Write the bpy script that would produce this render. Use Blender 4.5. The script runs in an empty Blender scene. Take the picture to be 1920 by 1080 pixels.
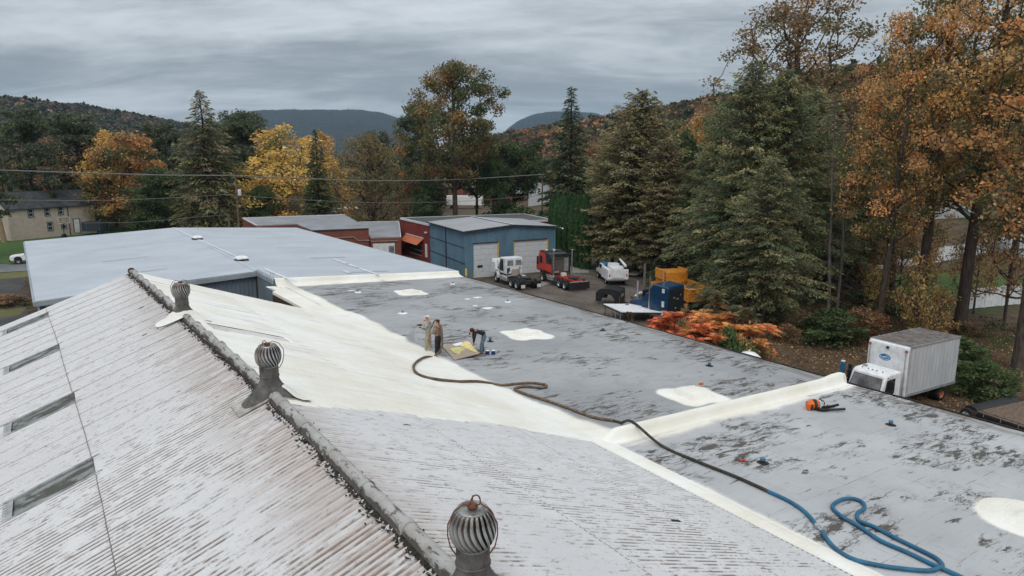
import bpy, bmesh, math, random
import numpy as np
from mathutils import Vector, Matrix, noise as mnoise
R = math.radians
PI = math.pi
random.seed(7)

# ------------------------------------------------------------------ camera
CAMH = 13.6; PITCH = R(10.75); HEAD = R(34.3)
scene = bpy.context.scene
col = scene.collection
cam_d = bpy.data.cameras.new('camera'); cam = bpy.data.objects.new('camera', cam_d); col.objects.link(cam)
cam.location = (0, 0, CAMH); cam.rotation_euler = (R(90) - PITCH, 0, -HEAD)
cam_d.sensor_width = 36; cam_d.lens = 24; cam_d.clip_start = 0.1; cam_d.clip_end = 20000
scene.camera = cam
scene.view_settings.view_transform = 'Standard'; scene.view_settings.look = 'None'
scene.view_settings.exposure = 0.22; scene.view_settings.gamma = 1; scene.view_settings.use_curve_mapping = False
scene.cycles.use_denoising = True
scene.cycles.max_bounces = 5; scene.cycles.diffuse_bounces = 3; scene.cycles.transparent_max_bounces = 6
scene.cycles.volume_bounces = 0

# ------------------------------------------------------------------ node helper
class NT:
    def __init__(s, tree):
        s.t = tree; s.t.nodes.clear()
    def n(s, typ, **kw):
        nd = s.t.nodes.new(typ)
        for k, v in kw.items():
            if k.startswith('i_'):
                key = k[2:]; key = int(key) if key.isdigit() else key
                nd.inputs[key].default_value = v
            else: setattr(nd, k, v)
        return nd
    def l(s, a, b): s.t.links.new(a, b)
    def val(s, x, sock):
        if isinstance(x, (int, float)): sock.default_value = x
        elif isinstance(x, (tuple, list)): sock.default_value = (*x, 1) if len(x) == 3 and sock.type == 'RGBA' else x
        else: s.l(x, sock)
    def m(s, op, a, b=0.0, c=None, clamp=False):
        nd = s.t.nodes.new('ShaderNodeMath'); nd.operation = op; nd.use_clamp = clamp
        s.val(a, nd.inputs[0]); s.val(b, nd.inputs[1])
        if c is not None: s.val(c, nd.inputs[2])
        return nd.outputs[0]
    def mix(s, f, a, b, blend='MIX'):
        nd = s.t.nodes.new('ShaderNodeMix'); nd.data_type = 'RGBA'; nd.blend_type = blend
        s.val(f, nd.inputs[0]); s.val(a, nd.inputs[6]); s.val(b, nd.inputs[7])
        return nd.outputs[2]
    def step(s, x, lo, hi):
        nd = s.t.nodes.new('ShaderNodeMapRange'); nd.interpolation_type = 'SMOOTHSTEP'
        s.val(x, nd.inputs[0]); nd.inputs[1].default_value = lo; nd.inputs[2].default_value = hi
        return nd.outputs[0]
    def pos(s): 
        return s.t.nodes.new('ShaderNodeNewGeometry').outputs['Position']
    def sep(s, v):
        nd = s.t.nodes.new('ShaderNodeSeparateXYZ'); s.l(v, nd.inputs[0]); return nd.outputs
    def comb(s, x, y, z=0.0):
        nd = s.t.nodes.new('ShaderNodeCombineXYZ')
        for i, v in enumerate((x, y, z)): s.val(v, nd.inputs[i])
        return nd.outputs[0]
    def scale(s, v, sc, loc=(0, 0, 0), rot=(0, 0, 0)):
        nd = s.t.nodes.new('ShaderNodeMapping'); s.l(v, nd.inputs[0])
        nd.inputs['Scale'].default_value = sc; nd.inputs['Location'].default_value = loc; nd.inputs['Rotation'].default_value = rot
        return nd.outputs[0]
    def noise(s, v, sc=1.0, det=4.0, rough=0.55, dist=0.0):
        nd = s.t.nodes.new('ShaderNodeTexNoise'); s.l(v, nd.inputs['Vector'])
        nd.inputs['Scale'].default_value = sc; nd.inputs['Detail'].default_value = det
        nd.inputs['Roughness'].default_value = rough; nd.inputs['Distortion'].default_value = dist
        return nd.outputs[0]
    def voro(s, v, sc=1.0, out='Distance'):
        nd = s.t.nodes.new('ShaderNodeTexVoronoi'); s.l(v, nd.inputs['Vector']); nd.inputs['Scale'].default_value = sc
        return nd.outputs[out]
    def finish(s, color, rough=0.7, metal=0.0, bump=None, bdist=0.02, bstr=0.5, spec=0.3, coat=0.0, trans=0.0):
        p = s.t.nodes.new('ShaderNodeBsdfPrincipled')
        s.val(color, p.inputs['Base Color']); s.val(rough, p.inputs['Roughness']); s.val(metal, p.inputs['Metallic'])
        p.inputs['Specular IOR Level'].default_value = spec; p.inputs['Coat Weight'].default_value = coat
        if bump is not None:
            b = s.t.nodes.new('ShaderNodeBump'); b.inputs['Distance'].default_value = bdist; b.inputs['Strength'].default_value = bstr
            s.l(bump, b.inputs['Height']); s.l(b.outputs[0], p.inputs['Normal'])
        o = s.t.nodes.new('ShaderNodeOutputMaterial')
        s.l(p.outputs[0], o.inputs[0])
        return p

def newmat(name):
    m = bpy.data.materials.new(name); m.use_nodes = True
    return m, NT(m.node_tree)

# ------------------------------------------------------------------ world: overcast sky
world = bpy.data.worlds.new('World'); scene.world = world; world.use_nodes = True
w = NT(world.node_tree)
SUN_EL, SUN_AZ = R(48), R(215)       # azimuth clockwise from +Y
tc = w.n('ShaderNodeTexCoord')
sx = w.sep(tc.outputs['Generated'])
den = w.m('ADD', w.m('MAXIMUM', sx[2], 0.0), 0.15)
px_ = w.m('DIVIDE', sx[0], den); py_ = w.m('DIVIDE', sx[1], den)
cv = w.comb(px_, py_, 0.0)
cv = w.scale(cv, (1, 1, 1), rot=(0, 0, HEAD))          # stretch the bands across the view heading
n1 = w.noise(w.scale(cv, (0.24, 0.62, 1), loc=(3.1, 7.3, 0)), 1.0, 7, 0.56, 0.9)
n2 = w.noise(w.scale(cv, (0.8, 1.9, 1), loc=(11.0, 2.0, 0)), 1.0, 6, 0.6, 0.8)
nn = w.m('ADD', w.m('MULTIPLY', n1, 0.72), w.m('MULTIPLY', n2, 0.28))
n4 = w.noise(w.scale(cv, (2.4, 4.2, 1), loc=(1, 6, 0)), 1.0, 6, .65, 1.0)
nn = w.m('ADD', w.m('MULTIPLY', nn, .86), w.m('MULTIPLY', n4, .14))
cl = w.step(nn, 0.385, 0.62)
ccol = w.mix(cl, (0.29, 0.327, 0.355), (0.70, 0.745, 0.78))
hz = w.step(sx[2], 0.0, 0.075)
ccol = w.mix(w.m('MULTIPLY', w.m('SUBTRACT', 1.0, hz), 0.72), ccol, (0.50, 0.575, 0.63))
# overcast luminance rises with elevation
grad = w.m('ADD', 0.88, w.m('MULTIPLY', w.m('MAXIMUM', sx[2], 0.0), .95))
gv = w.n('ShaderNodeVectorMath', operation='SCALE'); w.l(ccol, gv.inputs[0]); w.l(grad, gv.inputs['Scale'])
sky = w.n('ShaderNodeTexSky', sky_type='NISHITA', sun_disc=False, sun_elevation=SUN_EL, sun_rotation=SUN_AZ)
bg1 = w.n('ShaderNodeBackground'); w.l(gv.outputs[0], bg1.inputs[0]); bg1.inputs[1].default_value = 0.93
bg2 = w.n('ShaderNodeBackground'); w.l(sky.outputs[0], bg2.inputs[0]); bg2.inputs[1].default_value = 0.05
mxs = w.n('ShaderNodeMixShader'); mxs.inputs[0].default_value = 0.12
w.l(bg1.outputs[0], mxs.inputs[1]); w.l(bg2.outputs[0], mxs.inputs[2])
wo = w.n('ShaderNodeOutputWorld'); w.l(mxs.outputs[0], wo.inputs[0])

sd = bpy.data.lights.new('sun', 'SUN'); sun = bpy.data.objects.new('sun', sd); col.objects.link(sun)
sd.energy = 1.0; sd.angle = R(28); sd.color = (1.0, 0.945, 0.87)
sdir = Vector((math.sin(SUN_AZ) * math.cos(SUN_EL), math.cos(SUN_AZ) * math.cos(SUN_EL), math.sin(SUN_EL)))
sun.rotation_euler = sdir.to_track_quat('Z', 'Y').to_euler(); sun.location = sdir * 60

# ------------------------------------------------------------------ geometry helpers
def ray(px, py):
    x = px - 960; y = 540 - py; f = 1280
    up = y * math.cos(PITCH) - f * math.sin(PITCH); fw = f * math.cos(PITCH) + y * math.sin(PITCH)
    return Vector((fw * math.sin(HEAD) + x * math.cos(HEAD), fw * math.cos(HEAD) - x * math.sin(HEAD), up))
C0 = Vector((0, 0, CAMH))
def P(px, py, z=0.0):
    r = ray(px, py); return C0 + r * ((z - CAMH) / r.z)
def PL(px, py, a, b):
    r = ray(px, py); return C0 + r * ((a - CAMH) / (r.z - b * r.x))
def D(px, py, d):
    r = ray(px, py); return C0 + r * (d / math.hypot(r.x, r.y))
RX, RZ = 3.5, 8.4                      # ridge of the gabled roof
SL = 0.366
RSA = RZ + SL * RX
FA, FB = 4.55 + .045 * 14.5, -.045     # flat roof plane z = FA + FB x
def RS(px, py): return PL(px, py, RSA, -SL)
def FR(px, py): return PL(px, py, FA, FB)
def zr(x): return RSA - SL * x
def zf(x): return FA + FB * x
def zl(x): return RZ - SL * (RX - x)

def off(y): return float(np.interp(y, [0, 6.8, 12, 16.5, 20, 24.3, 29, 35, 37], [.31, .30, .28, .24, .13, -.03, -.18, -.44, -.5]))
def tag(o, label=None, cat=None, group=None, kind=None):
    if label: o['label'] = label
    if cat: o['category'] = cat
    if group: o['group'] = group
    if kind: o['kind'] = kind
    return o
def empty(name, loc=(0, 0, 0), rz=0.0, label=None, cat=None, group=None):
    o = bpy.data.objects.new(name, None); col.objects.link(o); o.location = loc; o.rotation_euler = (0, 0, rz)
    o.empty_display_size = 0.2
    return tag(o, label, cat, group)
def link(name, me, mat=None, parent=None):
    o = bpy.data.objects.new(name, me); col.objects.link(o)
    if mat and len(me.materials) == 0: me.materials.append(mat)
    if parent: o.parent = parent
    return o
def copy_tree(o, parent=None):
    c = o.copy(); col.objects.link(c); c.parent = parent
    for ch in list(o.children): copy_tree(ch, c)
    return c

class MB:
    """collects polygons and links them as one mesh object"""
    def __init__(s): s.v = []; s.f = []
    def add(s, vs, fs, M=None):
        b = len(s.v)
        for v in vs:
            v = Vector(v); s.v.append(M @ v if M else v)
        for f in fs: s.f.append([b + i for i in f])
        return s
    def box(s, x0, x1, y0, y1, z0, z1, M=None):
        vs = [(x0,y0,z0),(x1,y0,z0),(x1,y1,z0),(x0,y1,z0),(x0,y0,z1),(x1,y0,z1),(x1,y1,z1),(x0,y1,z1)]
        return s.add(vs, [(0,3,2,1),(4,5,6,7),(0,1,5,4),(1,2,6,5),(2,3,7,6),(3,0,4,7)], M)
    def prism(s, poly, a0, a1, axis='x', M=None):
        """extrude a 2D polygon; axis x: poly in (y,z); axis y: (x,z); axis z: (x,y)"""
        def mk(p, a):
            return (a, p[0], p[1]) if axis == 'x' else ((p[0], a, p[1]) if axis == 'y' else (p[0], p[1], a))
        n = len(poly); vs = [mk(p, a0) for p in poly] + [mk(p, a1) for p in poly]
        fs = [tuple(range(n))[::-1], tuple(range(n, 2 * n))] + [(i, (i + 1) % n, n + (i + 1) % n, n + i) for i in range(n)]
        return s.add(vs, fs, M)
    def cyl(s, p0, p1, r0, r1=None, n=12, cap=True):
        p0 = Vector(p0); p1 = Vector(p1); r1 = r0 if r1 is None else r1
        d = (p1 - p0).normalized(); a = d.orthogonal().normalized(); b = d.cross(a)
        vs = []
        for p, r in ((p0, r0), (p1, r1)):
            for i in range(n):
                t = 2 * PI * i / n; vs.append(p + a * math.cos(t) * r + b * math.sin(t) * r)
        fs = [(i, (i + 1) % n, n + (i + 1) % n, n + i) for i in range(n)]
        if cap: fs += [tuple(range(n))[::-1], tuple(range(n, 2 * n))]
        return s.add(vs, fs)
    def tube(s, pts, r, n=8, cap=True):
        pts = [Vector(p) for p in pts]; rs = r if isinstance(r, (list, tuple)) else [r] * len(pts)
        vs = []; a = None
        for i, p in enumerate(pts):
            d = (pts[min(i + 1, len(pts) - 1)] - pts[max(i - 1, 0)]).normalized()
            if a is None: a = d.orthogonal().normalized()
            a = (a - d * a.dot(d)).normalized(); b = d.cross(a)
            for k in range(n):
                t = 2 * PI * k / n; vs.append(p + (a * math.cos(t) + b * math.sin(t)) * rs[i])
        fs = []
        for i in range(len(pts) - 1):
            for k in range(n):
                fs.append((i * n + k, i * n + (k + 1) % n, (i + 1) * n + (k + 1) % n, (i + 1) * n + k))
        if cap: fs += [tuple(range(n))[::-1], tuple(range((len(pts) - 1) * n, len(pts) * n))]
        return s.add(vs, fs)
    def lathe(s, prof, n=24, c=(0, 0, 0), M=None):
        vs = [(c[0] + r * math.cos(2 * PI * k / n), c[1] + r * math.sin(2 * PI * k / n), c[2] + z) for r, z in prof for k in range(n)]
        fs = [(i * n + k, i * n + (k + 1) % n, (i + 1) * n + (k + 1) % n, (i + 1) * n + k) for i in range(len(prof) - 1) for k in range(n)]
        return s.add(vs, fs, M)
    def ball(s, c, rx, ry=None, rz=None, n=12, m=8, M=None):
        ry = rx if ry is None else ry; rz = rx if rz is None else rz
        vs = [(c[0], c[1], c[2] - rz)]
        for i in range(1, m):
            a = -PI / 2 + PI * i / m
            for k in range(n):
                t = 2 * PI * k / n; vs.append((c[0] + rx * math.cos(a) * math.cos(t), c[1] + ry * math.cos(a) * math.sin(t), c[2] + rz * math.sin(a)))
        vs.append((c[0], c[1], c[2] + rz)); L = len(vs) - 1
        fs = [(0, 1 + (k + 1) % n, 1 + k) for k in range(n)]
        for i in range(m - 2):
            for k in range(n): fs.append((1 + i * n + k, 1 + i * n + (k + 1) % n, 1 + (i + 1) * n + (k + 1) % n, 1 + (i + 1) * n + k))
        fs += [(L, 1 + (m - 2) * n + k, 1 + (m - 2) * n + (k + 1) % n) for k in range(n)]
        return s.add(vs, fs, M)
    def mesh(s, name, smooth=35):
        me = bpy.data.meshes.new(name); me.from_pydata([tuple(v) for v in s.v], [], s.f); me.update()
        if smooth: 
            me.shade_smooth()
            if smooth < 180: me.set_sharp_from_angle(angle=R(smooth))
        return me
    def build(s, name, mat, parent=None, bevel=0.0, smooth=35):
        o = link(name, s.mesh(name, smooth), mat, parent)
        if bevel:
            b = o.modifiers.new('bevel', 'BEVEL'); b.width = bevel; b.segments = 2; b.limit_method = 'ANGLE'; b.angle_limit = R(40)
        return o

def np_mesh(name, V, F, mat=None, colors=None, attr='Col', smooth=False, fattr=None):
    """fast mesh: V (n,3), F (m,k) same-sized faces; colors per face (m,3); fattr dict of point floats"""
    me = bpy.data.meshes.new(name); V = np.asarray(V, np.float32); F = np.asarray(F, np.int32)
    m, k = F.shape
    me.vertices.add(len(V)); me.vertices.foreach_set('co', V.ravel())
    me.loops.add(m * k); me.loops.foreach_set('vertex_index', F.ravel())
    me.polygons.add(m); me.polygons.foreach_set('loop_start', np.arange(0, m * k, k, dtype=np.int32))
    if smooth: me.polygons.foreach_set('use_smooth', np.ones(m, bool))
    me.update(calc_edges=True)
    if colors is not None:
        a = me.attributes.new(attr, 'FLOAT_COLOR', 'FACE'); c = np.ones((m, 4), np.float32); c[:, :3] = colors
        a.data.foreach_set('color', c.ravel())
    if fattr:
        for nm, arr in fattr.items():
            a = me.attributes.new(nm, 'FLOAT', 'POINT'); a.data.foreach_set('value', np.asarray(arr, np.float32).ravel())
    if mat: me.materials.append(mat)
    return me
def vnoise(x, y, s=1.0, seed=0):
    """smooth 2D value noise (numpy)"""
    rs = np.random.RandomState(seed); T = rs.rand(64, 64)
    x = np.asarray(x) * s + 100.3; y = np.asarray(y) * s + 57.7
    xi = np.floor(x).astype(int); yi = np.floor(y).astype(int); fx = x - xi; fy = y - yi
    fx = fx * fx * (3 - 2 * fx); fy = fy * fy * (3 - 2 * fy)
    g = lambda a, b: T[a % 64, b % 64]
    return (g(xi, yi) * (1 - fx) + g(xi + 1, yi) * fx) * (1 - fy) + (g(xi, yi + 1) * (1 - fx) + g(xi + 1, yi + 1) * fx) * fy
def fbm(x, y, s=1.0, seed=0, o=4):
    r = 0; a = 1; t = 0
    for i in range(o): r = r + a * vnoise(x, y, s * 2 ** i, seed + i); t += a; a *= .5
    return r / t
def sstep(x, a, b):
    t = np.clip((x - a) / (b - a), 0, 1); return t * t * (3 - 2 * t)

# ------------------------------------------------------------------ materials
def plain(name, c, rough=0.6, metal=0.0, var=0.12, sc=3.0, dirt=0.0, dirtc=(0.09, 0.075, 0.06), spec=0.3, coat=0.0, bump=0.0):
    m, t = newmat(name)
    p = t.n('ShaderNodeTexCoord').outputs['Object']
    n = t.noise(p, sc, 5, 0.6)
    dark = tuple(v * (1 - var) for v in c); lite = tuple(min(1, v * (1 + var)) for v in c)
    cc = t.mix(t.step(n, 0.3, 0.7), dark, lite)
    if dirt > 0:
        n2 = t.noise(p, sc * 0.7, 7, 0.7, 0.5); cc = t.mix(t.m('MULTIPLY', t.step(n2, 0.48, 0.72), dirt), cc, dirtc)
    rr = t.m('ADD', rough - 0.08, t.m('MULTIPLY', n, 0.16))
    t.finish(cc, rr, metal, bump=n if bump else None, bdist=bump, spec=spec, coat=coat)
    return m
M = {}
M['white_paint'] = plain('white_paint', (0.72, 0.73, 0.74), 0.4, dirt=0.3)
M['white_clean'] = plain('white_clean', (0.8, 0.81, 0.82), 0.4, dirt=0.1)
M['red_paint'] = plain('red_paint', (0.62, 0.055, 0.025), 0.35, dirt=0.2, coat=0.3)
M['blue_paint'] = plain('blue_paint', (0.005, 0.04, 0.10), 0.3, dirt=0.12, coat=0.4)
M['blue_bright'] = plain('blue_bright', (0.02, 0.2, 0.45), 0.45, dirt=0.15)
M['yellow_paint'] = plain('yellow_paint', (0.72, 0.28, 0.035), 0.5, dirt=0.35)
M['yellow_post'] = plain('yellow_post', (0.75, 0.5, 0.08), 0.5, dirt=0.3)
M['black_rubber'] = plain('black_rubber', (0.018, 0.018, 0.019), 0.8, dirt=0.3)
M['black_metal'] = plain('black_metal', (0.025, 0.026, 0.03), 0.45, dirt=0.25)
M['dark_frame'] = plain('dark_frame', (0.05, 0.047, 0.045), 0.7, dirt=0.5)
M['chrome'] = plain('chrome', (0.62, 0.62, 0.63), 0.22, 0.9, dirt=0.15)
M['alu'] = plain('alu', (0.5, 0.51, 0.52), 0.45, 0.6, dirt=0.3)
M['glass_dark'] = plain('glass_dark', (0.03, 0.035, 0.04), 0.12, spec=0.8)
M['glass_grey'] = plain('glass_grey', (0.2, 0.21, 0.22), 0.15, spec=0.9, var=0.5, sc=1.2)
M['orange_plastic'] = plain('orange_plastic', (0.72, 0.14, 0.02), 0.4, dirt=0.15)
M['red_tool'] = plain('red_tool', (0.5, 0.06, 0.03), 0.5)
M['rust'] = plain('rust', (0.16, 0.07, 0.04), 0.85, var=0.4, sc=8)
M['old_wood'] = plain('old_wood', (0.17, 0.12, 0.09), 0.9, var=0.4, sc=6, dirt=0.5)
M['new_wood'] = plain('new_wood', (0.42, 0.3, 0.2), 0.8, var=0.2, sc=5)
M['pole_wood'] = plain('pole_wood', (0.15, 0.115, 0.09), 0.9, var=0.3, sc=4)
M['log_wood'] = plain('log_wood', (0.32, 0.23, 0.15), 0.9, var=0.3, sc=6)
M['wire'] = plain('wire', (0.2, 0.2, 0.19), 0.7)
M['wire_dark'] = plain('wire_dark', (0.08, 0.08, 0.08), 0.7)
M['concrete'] = plain('concrete', (0.35, 0.33, 0.31), 0.9, var=0.2, sc=2, dirt=0.4)
M['tan_box'] = plain('tan_box', (0.38, 0.3, 0.24), 0.7, dirt=0.3)
M['skin'] = plain('skin', (0.45, 0.25, 0.17), 0.6)
M['hair'] = plain('hair', (0.05, 0.022, 0.012), 0.8)
M['jeans'] = plain('jeans', (0.1, 0.14, 0.19), 0.9, var=0.3, sc=9)
M['black_cloth'] = plain('black_cloth', (0.022, 0.022, 0.024), 0.9, var=0.3, sc=7)
M['boot'] = plain('boot', (0.16, 0.09, 0.06), 0.8)
M['boot_foam'] = plain('boot_foam', (0.5, 0.4, 0.25), 0.8)
M['lamp_white'] = plain('lamp_white', (0.75, 0.75, 0.72), 0.4)
M['house_roof'] = plain('house_roof', (0.055, 0.056, 0.06), 0.95, var=0.35, sc=0.8, dirt=0.35, dirtc=(0.12, 0.12, 0.125))
M['red_roof'] = plain('red_roof', (0.25, 0.07, 0.05), 0.9, var=0.25, sc=1)
M['grey_roof'] = plain('grey_roof', (0.27, 0.28, 0.3), 0.9, var=0.12, sc=0.5, dirt=0.35, dirtc=(0.14, 0.14, 0.14))
M['black_roof'] = plain('black_roof', (0.10, 0.10, 0.105), 0.9, var=0.2, sc=0.7, dirt=0.3, dirtc=(0.17, 0.17, 0.16))
M['trim_white'] = plain('trim_white', (0.62, 0.64, 0.66), 0.6, dirt=0.2)
M['trim_dark'] = plain('trim_dark', (0.05, 0.045, 0.042), 0.7)
M['door_white'] = plain('door_white', (0.62, 0.65, 0.68), 0.5, var=0.06, dirt=0.18)
M['awning'] = plain('awning', (0.50, 0.15, 0.07), 0.8, var=0.15)
M['net'] = plain('net', (0.05, 0.055, 0.06), 0.9)
M['tarp'] = plain('tarp', (0.75, 0.77, 0.8), 0.5, var=0.1)
M['debris'] = plain('debris', (0.035, 0.03, 0.025), 0.95, var=0.6, sc=14)
M['brown_edge'] = plain('brown_edge', (0.06, 0.035, 0.025), 0.9)

def mat_panel():
    m, t = newmat('box_panel'); p = t.pos(); n = t.noise(t.scale(p, (1.4, 1.4, .5)), 1, 5, .6); n2 = t.noise(t.scale(p, (6, 6, .6)), 1, 5, .7)
    c = t.mix(t.step(n, .3, .7), (0.5, 0.51, 0.53), (0.62, 0.63, 0.65)); c = t.mix(t.m('MULTIPLY', t.step(n2, .5, .75), .3), c, (0.36, 0.36, 0.36))
    t.finish(c, .45, .1); return m
M['box_panel'] = mat_panel(); M['box_side'] = plain('box_side', (0.45, 0.45, 0.46), .6)
M['alu_corner'] = plain('alu_corner', (0.48, 0.48, 0.49), .45, .2, dirt=.2)
M['truck_roof'] = plain('truck_roof', (0.17, 0.145, 0.13), .9, var=.4, sc=2.5, dirt=.5, dirtc=(.3, .28, .26))
M['truck_roof2'] = plain('truck_roof_bow', (0.21, 0.185, 0.17), .9, var=.4, sc=3)
M['orange_rim'] = plain('orange_rim', (0.45, 0.16, 0.07), .7, var=.3, dirt=.4)
def mat_lap(name, c, pitch, axis_z=True, var=0.1):
    m, t = newmat(name); g = t.sep(t.pos())
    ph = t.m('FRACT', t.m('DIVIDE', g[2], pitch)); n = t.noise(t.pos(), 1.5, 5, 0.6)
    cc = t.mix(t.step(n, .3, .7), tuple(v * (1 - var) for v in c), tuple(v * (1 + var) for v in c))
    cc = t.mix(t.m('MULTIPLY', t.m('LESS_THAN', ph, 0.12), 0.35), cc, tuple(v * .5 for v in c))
    t.finish(cc, 0.75, bump=ph, bdist=0.015)
    return m
M['tan_siding'] = mat_lap('tan_siding', (0.56, 0.465, 0.39), 0.16)
M['white_siding'] = mat_lap('white_siding', (0.5, 0.52, 0.55), 0.16)
def mat_brick(name, c1, c2, mortar, paint=False):
    m, t = newmat(name); g = t.sep(t.pos())
    u = t.m('ADD', g[0], t.m('MULTIPLY', g[1], 1.0))
    b = t.n('ShaderNodeTexBrick'); t.l(t.comb(u, g[2]), b.inputs['Vector'])
    b.inputs['Scale'].default_value = 1; b.inputs['Brick Width'].default_value = 0.3; b.inputs['Row Height'].default_value = 0.1
    b.inputs['Mortar Size'].default_value = 0.008; b.inputs['Color1'].default_value = (*c1, 1); b.inputs['Color2'].default_value = (*c2, 1); b.inputs['Mortar'].default_value = (*mortar, 1)
    n = t.noise(t.pos(), 0.9, 6, .65)
    cc = t.mix(t.m('MULTIPLY', t.step(n, .45, .75), 0.5), b.outputs[0], tuple(v * .5 for v in c1))
    t.finish(cc, 0.85, bump=b.outputs['Fac'], bdist=-0.01)
    return m
M['brick'] = mat_brick('brick', (0.27, 0.075, 0.045), (0.2, 0.06, 0.04), (0.22, 0.14, 0.11))
M['brick_red'] = mat_brick('brick_red', (0.235, 0.04, 0.03), (0.2, 0.036, 0.028), (0.17, 0.04, 0.03))

def mat_metal_siding(name, c, streak=0.35, darkc=(0.06, 0.085, 0.11)):
    m, t = newmat(name); p = t.pos()
    n = t.noise(t.scale(p, (2.2, 2.2, 0.35)), 1.0, 5, .6); n2 = t.noise(p, .5, 4, .6)
    cc = t.mix(t.step(n2, .3, .7), tuple(v * .85 for v in c), tuple(v * 1.12 for v in c))
    cc = t.mix(t.m('MULTIPLY', t.step(n, .5, .75), streak), cc, darkc)
    t.finish(cc, 0.5, 0.1)
    return m
M['blue_siding'] = mat_metal_siding('blue_siding', (0.13, 0.225, 0.30))
M['grey_siding'] = mat_metal_siding('grey_siding', (0.16, 0.2, 0.235))
M['fascia_grey'] = mat_metal_siding('fascia_grey', (0.33, 0.37, 0.4), 0.2, (0.15, 0.16, 0.17))

def mat_metal_roof(name, c):
    m, t = newmat(name); p = t.pos(); g = t.sep(p)
    n = t.noise(t.scale(p, (0.12, 0.9, 1)), 1.0, 5, .6); n2 = t.noise(p, .25, 4, .6); n3 = t.noise(t.scale(p, (0.5, 3.0, 1)), 1.0, 6, .7)
    cc = t.mix(t.step(n2, .3, .7), tuple(v * .93 for v in c), tuple(v * 1.06 for v in c))
    cc = t.mix(t.m('MULTIPLY', t.step(n, .45, .7), .3), cc, tuple(v * .78 for v in c))
    cc = t.mix(t.m('MULTIPLY', t.step(n3, .6, .78), .35), cc, tuple(v * .6 for v in c))
    t.finish(cc, 0.55, 0.0, spec=0.35)
    return m
M['metal_roof'] = mat_metal_roof('metal_roof', (0.475, 0.515, 0.565))
M['metal_roof_grey'] = mat_metal_roof('metal_roof_grey', (0.36, 0.37, 0.385))

def mat_galv():
    m, t = newmat('galvanised_rusty'); p = t.n('ShaderNodeTexCoord').outputs['Object']
    n = t.noise(t.scale(p, (1, 1, 1)), 5, 6, .65); n2 = t.noise(t.scale(p, (7, 7, 2.2)), 1, 5, .7); n3 = t.noise(p, 2.2, 4, .6)
    cc = t.mix(t.step(n, .3, .7), (0.22, 0.215, 0.205), (0.50, 0.50, 0.49))
    cc = t.mix(t.m('MULTIPLY', t.step(n2, .47, .66), .8), cc, (0.10, 0.055, 0.038))
    cc = t.mix(t.m('MULTIPLY', t.step(n3, .5, .7), .5), cc, (0.1, 0.09, 0.08))
    t.finish(cc, 0.5, 0.55)
    return m
M['galv'] = mat_galv()
def mat_stack():
    m, t = newmat('grimy_stack_metal'); p = t.n('ShaderNodeTexCoord').outputs['Object']
    n = t.noise(p, 4, 6, .65); n2 = t.noise(t.scale(p, (6, 6, 1.5)), 1, 5, .7)
    cc = t.mix(t.step(n, .3, .7), (0.085, 0.08, 0.075), (0.2, 0.19, 0.18))
    cc = t.mix(t.m('MULTIPLY', t.step(n2, .5, .7), .5), cc, (0.09, 0.05, 0.035))
    t.finish(cc, 0.7, 0.3)
    return m
M['stack'] = mat_stack()

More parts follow.
